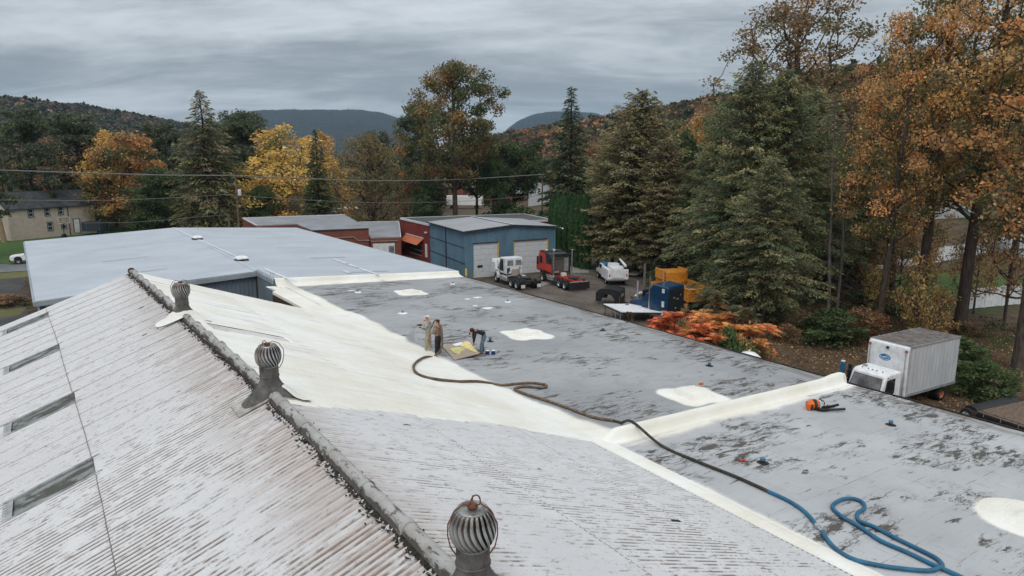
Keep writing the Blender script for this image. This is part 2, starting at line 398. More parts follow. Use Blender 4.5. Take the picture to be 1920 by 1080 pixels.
PITCHC = 0.13125
def mat_corr():
    m, t = newmat('painted_corrugated_sheet'); p = t.pos(); g = t.sep(p)
    val = t.m('ADD', 0.5, t.m('MULTIPLY', -0.5, t.m('COSINE', t.m('MULTIPLY', g[1], 2 * PI / PITCHC))))
    lo = t.noise(t.scale(p, (0.22, 0.28, 0.2)), 1, 4, .6)
    md = t.noise(t.scale(p, (1.7, 3.6, 1.2)), 1, 7, .72)
    fi = t.noise(t.scale(p, (3.6, 16.0, 3.0)), 1, 5, .72)
    grain = t.noise(p, 38, 3, .7)
    base = t.mix(t.step(lo, .3, .7), (0.60, 0.59, 0.595), (0.69, 0.685, 0.69))
    base = t.mix(t.m('MULTIPLY', t.step(grain, .35, .75), .18), base, (0.42, 0.40, 0.39))
    # dirt lying in the valleys, patchy
    patch = t.step(t.m('ADD', md, t.m('MULTIPLY', t.m('SUBTRACT', lo, .5), .7)), .475, .61)
    dv = t.m('MULTIPLY', t.m('MULTIPLY', t.step(val, .3, .8), patch), 1.0)
    base = t.mix(t.m('MULTIPLY', patch, .07), base, (0.33, 0.28, 0.25)); base = t.mix(dv, base, (0.20, 0.165, 0.145))
    base = t.mix(t.m('MULTIPLY', t.step(fi, .56, .68), .7), base, (0.20, 0.165, 0.15))
    # grime washed down from the ridge
    dx = t.m('ABSOLUTE', t.m('SUBTRACT', g[0], RX))
    rd = t.m('SUBTRACT', 1.0, t.step(dx, 0.1, 1.7))
    st = t.noise(t.scale(p, (0.7, 6.0, 0.6)), 1, 5, .65)
    rdm = t.m('MULTIPLY', t.m('MULTIPLY', rd, t.step(st, .3, .6)), t.m('ADD', .36, t.m('MULTIPLY', val, .45)))
    base = t.mix(t.m('MINIMUM', rdm, 1.0), base, (0.285, 0.2, 0.15))
    # dark scars where the coating flaked off
    vo = t.n('ShaderNodeTexVoronoi'); t.l(t.scale(p, (0.75, 1.9, 0.0)), vo.inputs['Vector']); vo.inputs['Scale'].default_value = 1.0
    vc = t.sep(vo.outputs['Color'])
    sc = t.m('MULTIPLY', t.m('LESS_THAN', t.m('ADD', vo.outputs['Distance'], t.m('MULTIPLY', fi, .05)), t.m('MULTIPLY', vc[0], .14)), t.m('GREATER_THAN', vc[1], .45))
    base = t.mix(sc, base, (0.035, 0.035, 0.038))
    v2 = t.n('ShaderNodeTexVoronoi'); t.l(t.scale(p, (5, 11, 0.0)), v2.inputs['Vector']); v2c = t.sep(v2.outputs['Color'])
    base = t.mix(t.m('MULTIPLY', t.m('LESS_THAN', v2.outputs['Distance'], t.m('MULTIPLY', v2c[0], .2)), t.m('GREATER_THAN', v2c[1], .7)), base, (0.12, 0.10, 0.095))
    t.finish(base, 0.75, bump=t.m('ADD', t.m('MULTIPLY', grain, .35), t.m('MULTIPLY', fi, .3)), bdist=0.006, spec=.2)
    return m
M['corr'] = mat_corr()

FOAMC = (0.80, 0.775, 0.69)
def foam_nodes(t, p):
    n = t.noise(t.scale(p, (1.1, 3.4, 1)), 1, 5, .6); n2 = t.noise(p, .35, 4, .6); n3 = t.noise(p, 9, 4, .6)
    c = t.mix(t.step(n2, .32, .68), (0.80, 0.76, 0.665), (0.90, 0.885, 0.835))
    c = t.mix(t.m('MULTIPLY', t.step(n, .45, .75), .28), c, (0.69, 0.625, 0.49))
    c = t.mix(t.m('MULTIPLY', t.step(n3, .66, .8), .25), c, (0.62, 0.55, 0.43))
    h = t.m('ADD', t.m('MULTIPLY', n3, .5), t.m('MULTIPLY', n, .6)); h = t.m('ADD', h, t.m('MULTIPLY', t.noise(t.scale(p, (2, 26, 2)), 1, 3, .6), .25))
    return c, h
def memb_nodes(t, p, base1, base2, wear=1.0):
    g = t.sep(p)
    lo = t.noise(t.scale(p, (0.16, 0.2, 0)), 1, 3, .6); sm = t.noise(t.scale(p, (0.9, 1.6, 0)), 1, 6, .65)
    c = t.mix(t.step(lo, .3, .7), base1, base2)
    c = t.mix(t.m('MULTIPLY', t.step(sm, .45, .75), .35), c, tuple(v * .72 for v in base1))
    # worn-through streaks running with the rolls and peeled patches
    warp = t.noise(t.scale(p, (1.3, 1.3, 0)), 1, 3, .6)
    st = t.noise(t.scale(p, (0.95, 3.3, 0), rot=(0, 0, R(9))), 1, 9, .74, .35)
    ms = t.step(t.noise(t.scale(p, (0.21, 0.27, 0), loc=(4, 9, 0)), 1, 4, .6), .39, .65)
    big = t.noise(t.scale(p, (0.42, 0.85, 0), loc=(2, 5, 0), rot=(0, 0, R(-6))), 1, 10, .72, .5)
    cr = t.m('ABSOLUTE', t.m('SUBTRACT', t.noise(t.scale(p, (0.5, 1.9, 0), loc=(9, 3, 0)), 1, 8, .7, .3), .5))
    crk = t.m('MULTIPLY', t.m('SUBTRACT', 1, t.step(cr, .004, .016)), t.step(ms, .35, .8))
    k = t.m('MAXIMUM', t.step(t.m('ADD', st, t.m('MULTIPLY', ms, .13)), .65, .675), t.step(t.m('ADD', big, t.m('MULTIPLY', ms, .05)), .69, .705))
    k = t.m('MAXIMUM', k, t.m('MULTIPLY', crk, .8))
    c2 = t.mix(t.noise(p, 14, 3, .6), (0.035, 0.03, 0.026), (0.12, 0.105, 0.09))
    halo = t.m('MAXIMUM', t.step(t.m('ADD', st, t.m('MULTIPLY', ms, .13)), .59, .67), t.step(big, .6, .7))
    c = t.mix(t.m('MULTIPLY', halo, .45 * wear), c, (0.24, 0.225, 0.2))
    c = t.mix(t.m('MULTIPLY', k, .9 * wear), c, c2)
    # roll seams every 0.92 m plus butt joints
    ysh = t.m('ADD', g[1], t.m('MULTIPLY', t.m('SUBTRACT', warp, .5), .12))
    fr = t.m('FRACT', t.m('DIVIDE', ysh, .92))
    seam = t.m('LESS_THAN', t.m('ABSOLUTE', t.m('SUBTRACT', fr, .5)), .012)
    sn = t.step(t.noise(t.scale(p, (0.8, 0.5, 0), loc=(7, 1, 0)), 1, 5, .7), .46, .62)
    c = t.mix(t.m('MULTIPLY', t.m('MULTIPLY', seam, sn), .7), c, (0.12, 0.115, 0.11))
    row = t.m('FLOOR', t.m('DIVIDE', ysh, .92)); off = t.m('FRACT', t.m('MULTIPLY', t.m('SINE', t.m('MULTIPLY', row, 12.9)), 43.7))
    fx = t.m('FRACT', t.m('ADD', t.m('DIVIDE', g[0], 1.35), off))
    c = t.mix(t.m('MULTIPLY', t.m('MULTIPLY', t.m('LESS_THAN', fx, .016), sn), .5), c, (0.15, 0.145, 0.14))
    # weathered band at the eave edge
    eb = t.m('MULTIPLY', t.step(g[0], 26.9, 28.2), t.step(t.noise(t.scale(p, (4.0, .5, 0)), 1, 6, .7), .38, .6))
    c = t.mix(t.m('MULTIPLY', eb, .85), c, (0.14, 0.115, 0.095))
    h = t.m('ADD', t.m('MULTIPLY', sm, .5), t.m('MULTIPLY', k, -.6))
    h = t.m('ADD', h, t.m('MULTIPLY', t.step(fr, .46, .5), .35))
    return c, h
def mat_roof(name, b1, b2, wear=1.0):
    m, t = newmat(name); p = t.pos()
    c1, h1 = memb_nodes(t, p, b1, b2, wear); c2, h2 = foam_nodes(t, p)
    a = t.n('ShaderNodeAttribute', attribute_name='foam').outputs['Fac']
    nz = t.noise(p, 11, 5, .75)
    f = t.step(t.m('ADD', a, t.m('MULTIPLY', t.m('SUBTRACT', nz, .5), .35)), .12, .88)
    t.finish(t.mix(f, c1, c2), 0.8, bump=t.m('ADD', t.m('MULTIPLY', h1, t.m('SUBTRACT', 1, f)), t.m('MULTIPLY', h2, f)), bdist=.03, bstr=.6, spec=.2)
    return m
M['memb_near'] = mat_roof('roof_membrane_near', (0.405, 0.41, 0.42), (0.50, 0.505, 0.515))
M['memb_far'] = mat_roof('roof_membrane_far', (0.30, 0.305, 0.315), (0.395, 0.40, 0.41), 1.0)
def mat_foam():
    m, t = newmat('spray_foam'); p = t.pos(); c, h = foam_nodes(t, p)
    t.finish(c, .75, bump=h, bdist=.07, bstr=.8, spec=.2); return m
M['foam'] = mat_foam()
M['foam_tan'] = plain('foam_tan', (0.55, 0.4, 0.2), .8, var=.2, sc=9, bump=.01)
M['foam_yellow'] = plain('foam_yellow', (0.72, 0.6, 0.28), .8, var=.2, sc=6, bump=.02)

def mat_leaf(name, trans=0.35, hv=0.12, gain=1.0):
    m, t = newmat(name)
    a = t.n('ShaderNodeAttribute', attribute_name='Col').outputs['Color']
    oi = t.n('ShaderNodeObjectInfo').outputs['Random']
    hs = t.n('ShaderNodeHueSaturation'); t.l(a, hs.inputs['Color'])
    t.l(t.m('MULTIPLY', t.m('ADD', 1 - hv, t.m('MULTIPLY', oi, 2 * hv)), gain), hs.inputs['Value'])
    t.l(t.m('ADD', .49, t.m('MULTIPLY', oi, .02)), hs.inputs['Hue']); hs.inputs['Saturation'].default_value = .9
    p = t.n('ShaderNodeBsdfPrincipled'); t.l(hs.outputs[0], p.inputs['Base Color']); p.inputs['Roughness'].default_value = .65; p.inputs['Specular IOR Level'].default_value = .2
    tr = t.n('ShaderNodeBsdfTranslucent'); t.l(hs.outputs[0], tr.inputs[0])
    mx = t.n('ShaderNodeMixShader'); mx.inputs[0].default_value = trans
    t.l(p.outputs[0], mx.inputs[1]); t.l(tr.outputs[0], mx.inputs[2])
    o = t.n('ShaderNodeOutputMaterial'); t.l(mx.outputs[0], o.inputs[0])
    return m
M['leaf'] = mat_leaf('leaf', .35, .12, 2.4); M['needle'] = mat_leaf('needle', .25, .12, 2.7); M['canopy'] = mat_leaf('far_canopy', .2, .0, 2.0)
def mat_bark(name, c):
    m, t = newmat(name); p = t.n('ShaderNodeTexCoord').outputs['Object']
    n = t.noise(t.scale(p, (9, 9, 1.6)), 1, 6, .7)
    t.finish(t.mix(t.step(n, .3, .7), tuple(v * .5 for v in c), tuple(v * 1.5 for v in c)), .9, bump=n, bdist=.03); return m
M['bark'] = mat_bark('bark', (0.085, 0.065, 0.052)); M['bark_grey'] = mat_bark('bark_grey', (0.15, 0.125, 0.11)); M['bark_dark'] = mat_bark('bark_dark', (0.04, 0.032, 0.028))

def mat_ground():
    m, t = newmat('ground'); p = t.pos(); g = t.sep(p)
    n = t.noise(p, .12, 5, .6); n2 = t.noise(p, .9, 7, .7); n3 = t.noise(p, 6, 4, .7)
    c = t.mix(t.step(n2, .35, .65), (0.055, 0.04, 0.026), (0.13, 0.085, 0.05))
    c = t.mix(t.m('MULTIPLY', t.step(n3, .5, .75), .5), c, (0.2, 0.15, 0.10))
    c = t.mix(t.m('MULTIPLY', t.step(n, .5, .62), .75), c, t.mix(n2, (0.03, 0.055, 0.016), (0.07, 0.09, 0.03)))
    t.finish(c, .95, bump=n2, bdist=.15); return m
M['ground'] = mat_ground()
def mat_grass(name, a, b):
    m, t = newmat(name); p = t.pos(); n = t.noise(p, .5, 6, .7); n2 = t.noise(p, 9, 4, .7)
    c = t.mix(t.step(n, .3, .7), a, b); c = t.mix(t.m('MULTIPLY', t.step(n2, .5, .8), .4), c, tuple(v * 1.6 for v in b))
    t.finish(c, .95, bump=n2, bdist=.05); return m
M['lawn'] = mat_grass('lawn', (0.045, 0.09, 0.02), (0.075, 0.13, 0.03))
M['grass_dry'] = mat_grass('grass_dry', (0.11, 0.115, 0.04), (0.17, 0.15, 0.07))
def mat_yard(name, a, b, c3):
    m, t = newmat(name); p = t.pos(); n = t.noise(p, .18, 6, .65, .6); n2 = t.noise(p, 1.4, 7, .7); n3 = t.noise(p, 12, 3, .7)
    wet = t.step(t.noise(t.scale(p, (.35, .12, 0), rot=(0, 0, .5)), 1, 5, .6), .5, .64)
    c = t.mix(t.step(n, .35, .65), a, b); c = t.mix(t.m('MULTIPLY', t.step(n2, .5, .7), .5), c, c3)
    c = t.mix(t.m('MULTIPLY', t.step(n3, .5, .8), .3), c, tuple(v * 1.5 for v in b))
    c = t.mix(t.m('MULTIPLY', wet, .5), c, tuple(v * .5 for v in a))
    t.finish(c, t.m('SUBTRACT', .9, t.m('MULTIPLY', wet, .4)), bump=n2, bdist=.06); return m
M['yard'] = mat_yard('yard_gravel', (0.105, 0.085, 0.07), (0.17, 0.145, 0.125), (0.08, 0.06, 0.045))
M['drive'] = mat_yard('drive_gravel', (0.24, 0.225, 0.205), (0.33, 0.31, 0.285), (0.17, 0.15, 0.13))
M['asphalt'] = mat_yard('asphalt', (0.06, 0.058, 0.057), (0.10, 0.097, 0.095), (0.045, 0.04, 0.035))
M['road'] = mat_yard('road_asphalt', (0.16, 0.165, 0.175), (0.21, 0.215, 0.225), (0.12, 0.12, 0.12))
def mat_hill(name, cols, sc):
    m, t = newmat(name); p = t.pos(); n = t.noise(p, sc, 6, .75); v = t.voro(p, sc * 3.0, 'Color'); vs = t.sep(v)
    c = t.mix(t.step(n, .35, .65), cols[0], cols[1]); c = t.mix(t.m('MULTIPLY', vs[0], .6), c, cols[2])
    t.finish(c, .95, bump=t.voro(p, sc * 3.0), bdist=-6, bstr=.8); return m
M['hill'] = mat_hill('wooded_slope', [(0.022, 0.024, 0.012), (0.05, 0.042, 0.02), (0.06, 0.035, 0.015)], .05)
M['mountain'] = mat_hill('far_mountain_woods', [(0.012, 0.022, 0.022), (0.024, 0.032, 0.03), (0.016, 0.026, 0.026)], .012)

# ================================================================== SETTING: terrain
def hill_line(pts, drop):
    out = []
    for px, py, d in pts:
        v = D(px, py, d); out.append((v.x, v.y, max(2.0, v.z - drop)))
    return out
RH = hill_line([(2300, 60, 130), (1950, 75, 150), (1650, 112, 215), (1600, 133, 240), (1500, 150, 280), (1350, 180, 340), (1250, 194, 400), (1100, 218, 490), (1000, 238, 580), (930, 254, 680), (850, 268, 760)], 12)
LH = hill_line([(-700, 165, 800), (-200, 176, 880), (0, 183, 900), (100, 194, 900), (200, 216, 900), (300, 237, 900), (400, 266, 900), (480, 290, 900)], 11)
def line_h(x, y, L, W):
    h = np.zeros_like(x)
    for (x0, y0, z0), (x1, y1, z1) in zip(L[:-1], L[1:]):
        dx, dy = x1 - x0, y1 - y0; t = np.clip(((x - x0) * dx + (y - y0) * dy) / (dx * dx + dy * dy), 0, 1)
        d = np.hypot(x - x0 - t * dx, y - y0 - t * dy); zz = z0 + t * (z1 - z0)
        Wl = W * (0.5 + .5 * np.clip(np.hypot(x0 + t * dx, y0 + t * dy) / 600, 0, 1))
        h = np.maximum(h, zz * (1 - sstep(d, 0, Wl)))
    return h
def TH(x, y):
    x = np.asarray(x, float); y = np.asarray(y, float)
    h = -0.6 * sstep(x, 29, 33) * (1 - sstep(y, 27, 35)) * (1 - sstep(x, 50, 60))
    r = np.hypot(x, y)
    h = h + line_h(x, y, RH, 150) * sstep(r, 95, 190) + line_h(x, y, LH, 330) * sstep(r, 250, 500)
    return h + (fbm(x, y, .02, 3) - .5) * 6 * sstep(r, 150, 400)
def th(x, y): return float(TH(np.array([x]), np.array([y]))[0])

rings = np.concatenate([[0.5], np.geomspace(6, 5200, 130)]); NA = 420
ang = np.linspace(0, 2 * PI, NA, endpoint=False)
GX = np.outer(rings, np.sin(ang)); GY = np.outer(rings, np.cos(ang)); GZ = TH(GX, GY)
V = np.stack([GX.ravel(), GY.ravel(), GZ.ravel()], 1)
i = np.arange(len(rings) - 1)[:, None] * NA; j = np.arange(NA)[None, :]
F = np.stack([(i + j).ravel(), (i + NA + j).ravel(), (i + NA + (j + 1) % NA).ravel(), (i + (j + 1) % NA).ravel()], 1)[:, ::-1]
link('ground', np_mesh('ground', V, F, M['ground'], smooth=True))['kind'] = 'structure'

def patch(name, pts, mat, z=0.02, rag=0.5, seed=1):
    """a flat sheet with a ragged outline"""
    rs = random.Random(seed); out = []
    n = len(pts)
    for a in range(n):
        p, q = Vector(pts[a]), Vector(pts[(a + 1) % n]); L = (q - p).length; k = max(1, int(L / 2.0))
        nrm = Vector((q.y - p.y, p.x - q.x)).normalized() if L > 0 else Vector((0, 0))
        for b in range(k):
            v = p.lerp(q, b / k); out.append(v + nrm * rs.uniform(-rag, rag))
    me = bpy.data.meshes.new(name); me.from_pydata([(v.x, v.y, z) for v in out], [], [tuple(range(len(out)))]); me.update()
    if me.polygons[0].normal.z < 0: me.flip_normals()
    bm = bmesh.new(); bm.from_mesh(me); bmesh.ops.triangulate(bm, faces=bm.faces); bm.to_mesh(me); bm.free()
    o = link(name, me, mat); o['kind'] = 'structure'; return o
g2 = lambda px, py: P(px, py, 0).xy
patch('yard', [(28.4, 33.5), (33, 33.5), (46, 34), (60, 42), (62, 52), (64, 60), (66, 72), (60, 80), (52, 78), (52, 64), (36, 64), (28.4, 66)], M['yard'], .02, .8, 3)
patch('driveway', [tuple(g2(x, y)) for x, y in ((1042, 515), (1105, 512), (1112, 498), (1090, 478), (1078, 462), (1045, 452), (1036, 470), (1032, 492))], M['drive'], .045, .35, 4)
patch('concrete_apron', [tuple(g2(x, y)) for x, y in ((985, 535), (1015, 527), (1038, 531), (1005, 541))], M['drive'], .05, .1, 5)
patch('asphalt_lot', [(-45, 40), (-2.6, 40), (-2.6, 101), (-60, 112)], M['asphalt'], .02, .5, 6)
patch('grass_strip', [(-60, 101), (-2.3, 96.5), (-2.3, 101.5), (-60, 107)], M['grass_dry'], .03, .3, 7)
patch('grass_verge', [(-40, 77), (-2.3, 73), (-2.3, 76.5), (-40, 82)], M['grass_dry'], .03, .5, 17)
patch('road', [(-80, 111), (-1.8, 102), (24, 108), (24, 115), (-1.8, 110), (-80, 121)], M['road'], .035, .05, 8)
patch('front_lawn', [(-80, 121.4), (-1.8, 110.4), (24, 115.4), (40, 150), (-60, 175)], M['lawn'], .03, .3, 9)
patch('lawn', [(34, 128), (52, 122), (62, 150), (42, 165)], M['lawn'], .04, .6, 10)
patch('garden_lawn', [tuple(g2(x, y)) for x, y in ((1690, 560), (1925, 552), (2010, 540), (2010, 470), (1900, 480), (1760, 500), (1640, 525))], M['lawn'], .04, .6, 11)

# far mountains
def mountain(name, pts, d, depth):
    xs = np.array([p[0] for p in pts], float); ys = np.array([p[1] for p in pts], float)
    px = np.linspace(xs[0], xs[-1], 220); py = np.interp(px, xs, ys)
    py = np.convolve(np.pad(py, 6, mode='edge'), np.ones(13) / 13, 'valid')
    nr = 26; V = []
    for k in range(nr):
        t = k / (nr - 1)
        for a, b in zip(px, py):
            v = D(a, b, d); h = v.z; rr = 1 - (1 - t) * depth / d
            z = -20 + (h + 20) * math.sin(t * PI / 2) ** 0.9
            z += (vnoise(a * .05, t * 9, 1, 5) - .5) * 40 * t * (1 - t) + (vnoise(a * .9, t * 60, 1, 6) - .5) * 5
            V.append((v.x * rr, v.y * rr, z))
    # back slope
    for a, b in zip(px, py):
        v = D(a, b, d); V.append((v.x * 1.3, v.y * 1.3, -20))
    n = len(px); F = [(r * n + c, r * n + c + 1, (r + 1) * n + c + 1, (r + 1) * n + c) for r in range(nr) for c in range(n - 1)]
    o = link(name, np_mesh(name, V, F, M['mountain'], smooth=True)); o['kind'] = 'structure'
mountain('mountain', [(270, 300), (340, 262), (390, 240), (430, 221), (465, 213), (500, 210.5), (600, 210), (690, 211), (715, 215), (740, 222), (765, 236), (800, 262), (840, 300)], 3600, 1700)
mountain('mountain', [(900, 300), (930, 262), (960, 236), (975, 227), (1000, 217), (1030, 212), (1075, 211), (1110, 214), (1160, 225), (1200, 260), (1230, 300)], 3900, 1500)
mountain('mountain', [(-200, 240), (100, 236), (330, 235), (420, 240), (470, 262), (520, 300)], 4600, 1500)

# ================================================================== GABLED ROOF BUILDING
gb = empty('corrugated_roof_building', (RX, 18, 0), 0, 'long shed under a weathered white corrugated gable roof, half of one slope sprayed cream', 'building')
def rel(o, parent):
    """keep world coordinates in the mesh, parent to an Empty placed elsewhere"""
    o.parent = parent; o.matrix_parent_inverse = Matrix.Translation(-parent.location) if parent.rotation_euler.z == 0 else parent.matrix_basis.inverted()
    return o
SHW = 1.05; NW = 8
def sheet_mesh(name, L, side, nseg=8, wz=0.02, lip=.012):
    """side +1: falls with +x ; y from 0 to SHW, x from 0 to L*side"""
    n0 = NW * nseg; sg = SHW / n0; ys = np.concatenate([[-sg], np.linspace(0, SHW, n0 + 1), [SHW + sg]]); ny = n0 + 2
    z = wz * np.cos(2 * PI * ys / PITCHC); z[0] -= .0035; z[-1] -= .0035
    V = []; 
    for k, xx in enumerate((0, L)):
        for a, b in zip(ys, z): V.append((side * xx, a, -SL * xx + b + (.012 * k)))
    for a, b in zip(ys, z): V.append((side * L, a, -SL * L + b + .012))
    for a, b in zip(ys, z): V.append((side * (L - .004), a, -SL * L + b + .012 - lip))
    n = ny + 1; F = []
    for r in (0, 2):
        for c in range(ny):
            f = (r * n + c, r * n + c + 1, (r + 1) * n + c + 1, (r + 1) * n + c)
            F.append(f[::-1] if side > 0 else f)
    return np_mesh(name, V, F, M['corr'], smooth=True)
rows_l = [(0.0, 3.32), (3.32, 3.1), (6.42, 3.1)]; rows_r = [(0.0, 3.55), (3.55, 3.55), (7.1, 3.45)]
rsd = random.Random(5)
Y0 = -4.2
glass_spots = [33.9, 27.6, 21.6, 16.4, 10.9, 5.0]
for side, rows in ((-1, rows_l), (1, rows_r)):
    for x0, L in rows:
        me = sheet_mesh('roof_sheet', L + .12, side)
        for k in range(39):
            y = Y0 + k * SHW
            if y + SHW > 36.6: continue
            if side == -1 and x0 == 3.32 and any(abs(y + SHW / 2 - g) < SHW * .5 for g in glass_spots): continue
            if side == 1 and y > 20 : pass
            o = bpy.data.objects.new('roof_sheet', me); col.objects.link(o)
            o.location = (RX + side * x0, y, RZ - SL * x0 + rsd.uniform(0, .002) + .004)
            o.rotation_euler = (R(rsd.uniform(-.07, .07)), 0, 0)
            rel(o, gb)
ylast = Y0 + SHW * int((36.6 - Y0) / SHW)
# translucent rooflights in the second row (frame, ribbed pane)
def mat_pane():
    m, t = newmat('rooflight_glass'); p = t.pos()
    n = t.noise(t.scale(p, (1.2, 2.6, 1)), 1, 6, .7, .5)
    c = t.mix(t.step(t.noise(p, 2, 3, .6), .3, .7), (0.16, 0.18, 0.175), (0.27, 0.29, 0.285))
    c = t.mix(t.step(n, .46, .56), c, (0.06, 0.06, 0.05))
    t.finish(c, .45, spec=.5); return m
M['pane'] = mat_pane(); M['old_frame'] = plain('rooflight_old_frame', (0.3, 0.31, 0.31), .8, var=.3, sc=3, dirt=.7, dirtc=(.08, .075, .065))
pane_me = None
for g in glass_spots:
    k = round((g - SHW / 2 - Y0) / SHW); y = Y0 + k * SHW
    rl = empty('rooflight', (RX - 3.32, y, RZ - SL * 3.32), 0); rel(rl, gb)
    if pane_me is None:
        b = MB(); n = 40
        for q in range(n):
            a0 = .1 + (SHW - .2) * q / n; a1 = .1 + (SHW - .2) * (q + 1) / n; z0 = .006 if q % 2 else -.012; z1 = -.012 if q % 2 else .006
            b.add([(-.12, a0, -SL * .12 - .03 + z0), (-1.6, a0, -SL * 1.6 - .03 + z0), (-1.6, a1, -SL * 1.6 - .03 + z1), (-.12, a1, -SL * .12 - .03 + z1)], [(0, 1, 2, 3)])
        pane_me = b.mesh('pane', 0); pane_me.materials.append(M['pane'])
        b = MB()
        for a in (0, SHW - .1):
            b.add([(-.0, a, .03), (-1.76, a, .03 - SL * 1.76), (-1.76, a + .1, .03 - SL * 1.76), (0, a + .1, .03), (-.0, a, -.05), (-1.76, a, -.05 - SL * 1.76), (-1.76, a + .1, -.05 - SL * 1.76), (0, a + .1, -.05)], [(0, 1, 2, 3), (7, 6, 5, 4), (0, 4, 5, 1), (3, 2, 6, 7), (1, 5, 6, 2)])
        b.add([(-1.6, 0, -SL * 1.6 + .02), (-1.78, 0, -SL * 1.78 + .02), (-1.78, SHW, -SL * 1.78 + .02), (-1.6, SHW, -SL * 1.6 + .02)], [(0, 1, 2, 3)])
        fr_me = b.mesh('rooflight_frame', 0); fr_me.materials.append(M['old_frame'])
        lower_me = sheet_mesh('roof_sheet', 1.5, -1)
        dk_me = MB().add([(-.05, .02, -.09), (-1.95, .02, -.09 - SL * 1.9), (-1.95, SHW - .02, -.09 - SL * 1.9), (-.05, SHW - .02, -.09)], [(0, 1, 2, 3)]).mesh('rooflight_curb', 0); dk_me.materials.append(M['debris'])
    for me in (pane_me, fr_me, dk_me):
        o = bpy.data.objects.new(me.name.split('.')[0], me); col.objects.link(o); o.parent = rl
    o = bpy.data.objects.new('roof_sheet', lower_me); col.objects.link(o); o.location = (RX - 3.32 - 1.72, y, RZ - SL * 5.04 + .004); rel(o, gb)
# sheet underside deck, walls and end verge
b = MB(); yb0, yb1 = Y0, ylast
b.add([(RX - 9.2, yb0, zl(RX - 9.2) - .45), (RX, yb0, RZ - .45), (RX, yb1, RZ - .45), (RX - 9.2, yb1, zl(RX - 9.2) - .45)], [(0, 1, 2, 3)])
b.add([(RX, yb0, RZ - .12), (13.9, yb0, zr(13.9) - .12), (13.9, yb1, zr(13.9) - .12), (RX, yb1, RZ - .12)], [(0, 1, 2, 3)])
rel(b.build('roof_deck', M['old_wood'], smooth=0), gb)
b = MB().prism([(-5.6, -1), (13.9, -1), (13.9, zr(13.9) - .13), (RX, RZ - .47), (-5.6, zl(-5.6) - .47)], yb0 + .1, yb1 - .1, 'y')
rel(b.build('wall', M['grey_siding'], smooth=0), gb)
# ridge capping in lengths, broken where the turbine vents stand
def mat_cap():
    m, t = newmat('ridge_cap_paint'); p = t.pos(); g = t.sep(p)
    n = t.noise(p, 2.6, 6, .7); n2 = t.noise(t.scale(p, (9, 3, 9)), 1, 5, .7)
    c = t.mix(t.step(n, .3, .7), (0.34, 0.325, 0.30), (0.45, 0.44, 0.425))
    lw = t.m('SUBTRACT', 1, t.step(g[2], RZ + .0, RZ + .11))
    c = t.mix(t.m('MULTIPLY', t.step(t.m('ADD', n2, t.m('MULTIPLY', lw, .2)), .54, .63), .9), c, (0.07, 0.06, 0.05))
    t.finish(c, .75, bump=n2, bdist=.01); return m
M['cap'] = mat_cap()
VENTS = [6.4, 15.1, 24.6, -2.6]
def cap_mesh(L):
    b = MB(); n = 10; r = .108
    for yy0, yy1, rr in ((0, L, r), (L - .1, L + .03, r + .016)):
        vs = []
        for y in (yy0, yy1):
            for k in range(n + 1):
                a = PI * k / n; vs.append((-rr * math.cos(a) * 1.05, y, rr * math.sin(a) + .0))
            vs.append((rr * 1.05 + .03, y, -.055)); 
            vs.insert(len(vs) - (n + 2), (-rr * 1.05 - .03, y, -.055))
        m_ = n + 3
        b.add(vs, [(k, k + 1, m_ + k + 1, m_ + k) for k in range(m_ - 1)])
        b.add([vs[k] for k in range(m_)], [tuple(range(m_))]); b.add([vs[m_ + k] for k in range(m_)], [tuple(range(m_))[::-1]])
    me = b.mesh('ridge_cap', 40); me.materials.append(M['cap']); return me
y = -4.0
while y < ylast - .2:
    nv = min([v - .36 for v in VENTS if v + .34 > y] + [99]); 
    blk = [v for v in VENTS if v - .36 <= y < v + .34]
    if blk: y = blk[0] + .34; continue
    L = min(1.5, nv - y, ylast + .1 - y)
    if L > .08:
        o = bpy.data.objects.new('ridge_cap', cap_mesh(L)); col.objects.link(o); o.location = (RX, y, RZ + .035); rel(o, gb)
        o.rotation_euler = (R(rsd.uniform(-.5, .5)), 0, R(rsd.uniform(-.4, .4)))
    y += max(L, .1)
o = MB().ball((RX, ylast + .12, RZ + .06), .16, n=9, m=6).build('ridge_end_cap', M['debris']); rel(o, gb)
M['seam'] = plain('seam_dark', (0.16, 0.13, 0.11), .9, var=.5, sc=4)  # dark brown tone for the thin tubes drawn along the sheet laps
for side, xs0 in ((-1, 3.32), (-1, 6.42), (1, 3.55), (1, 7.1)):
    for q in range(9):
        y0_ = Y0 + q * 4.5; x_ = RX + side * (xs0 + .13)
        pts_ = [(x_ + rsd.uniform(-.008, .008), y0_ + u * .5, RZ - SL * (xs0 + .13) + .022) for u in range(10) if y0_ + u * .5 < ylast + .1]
        if len(pts_) > 1 and not (side == 1 and y0_ > 15): rel(MB().tube(pts_, .007 if side < 0 else .004, 4).build('lap_seam', M['seam'], None, smooth=0), gb)
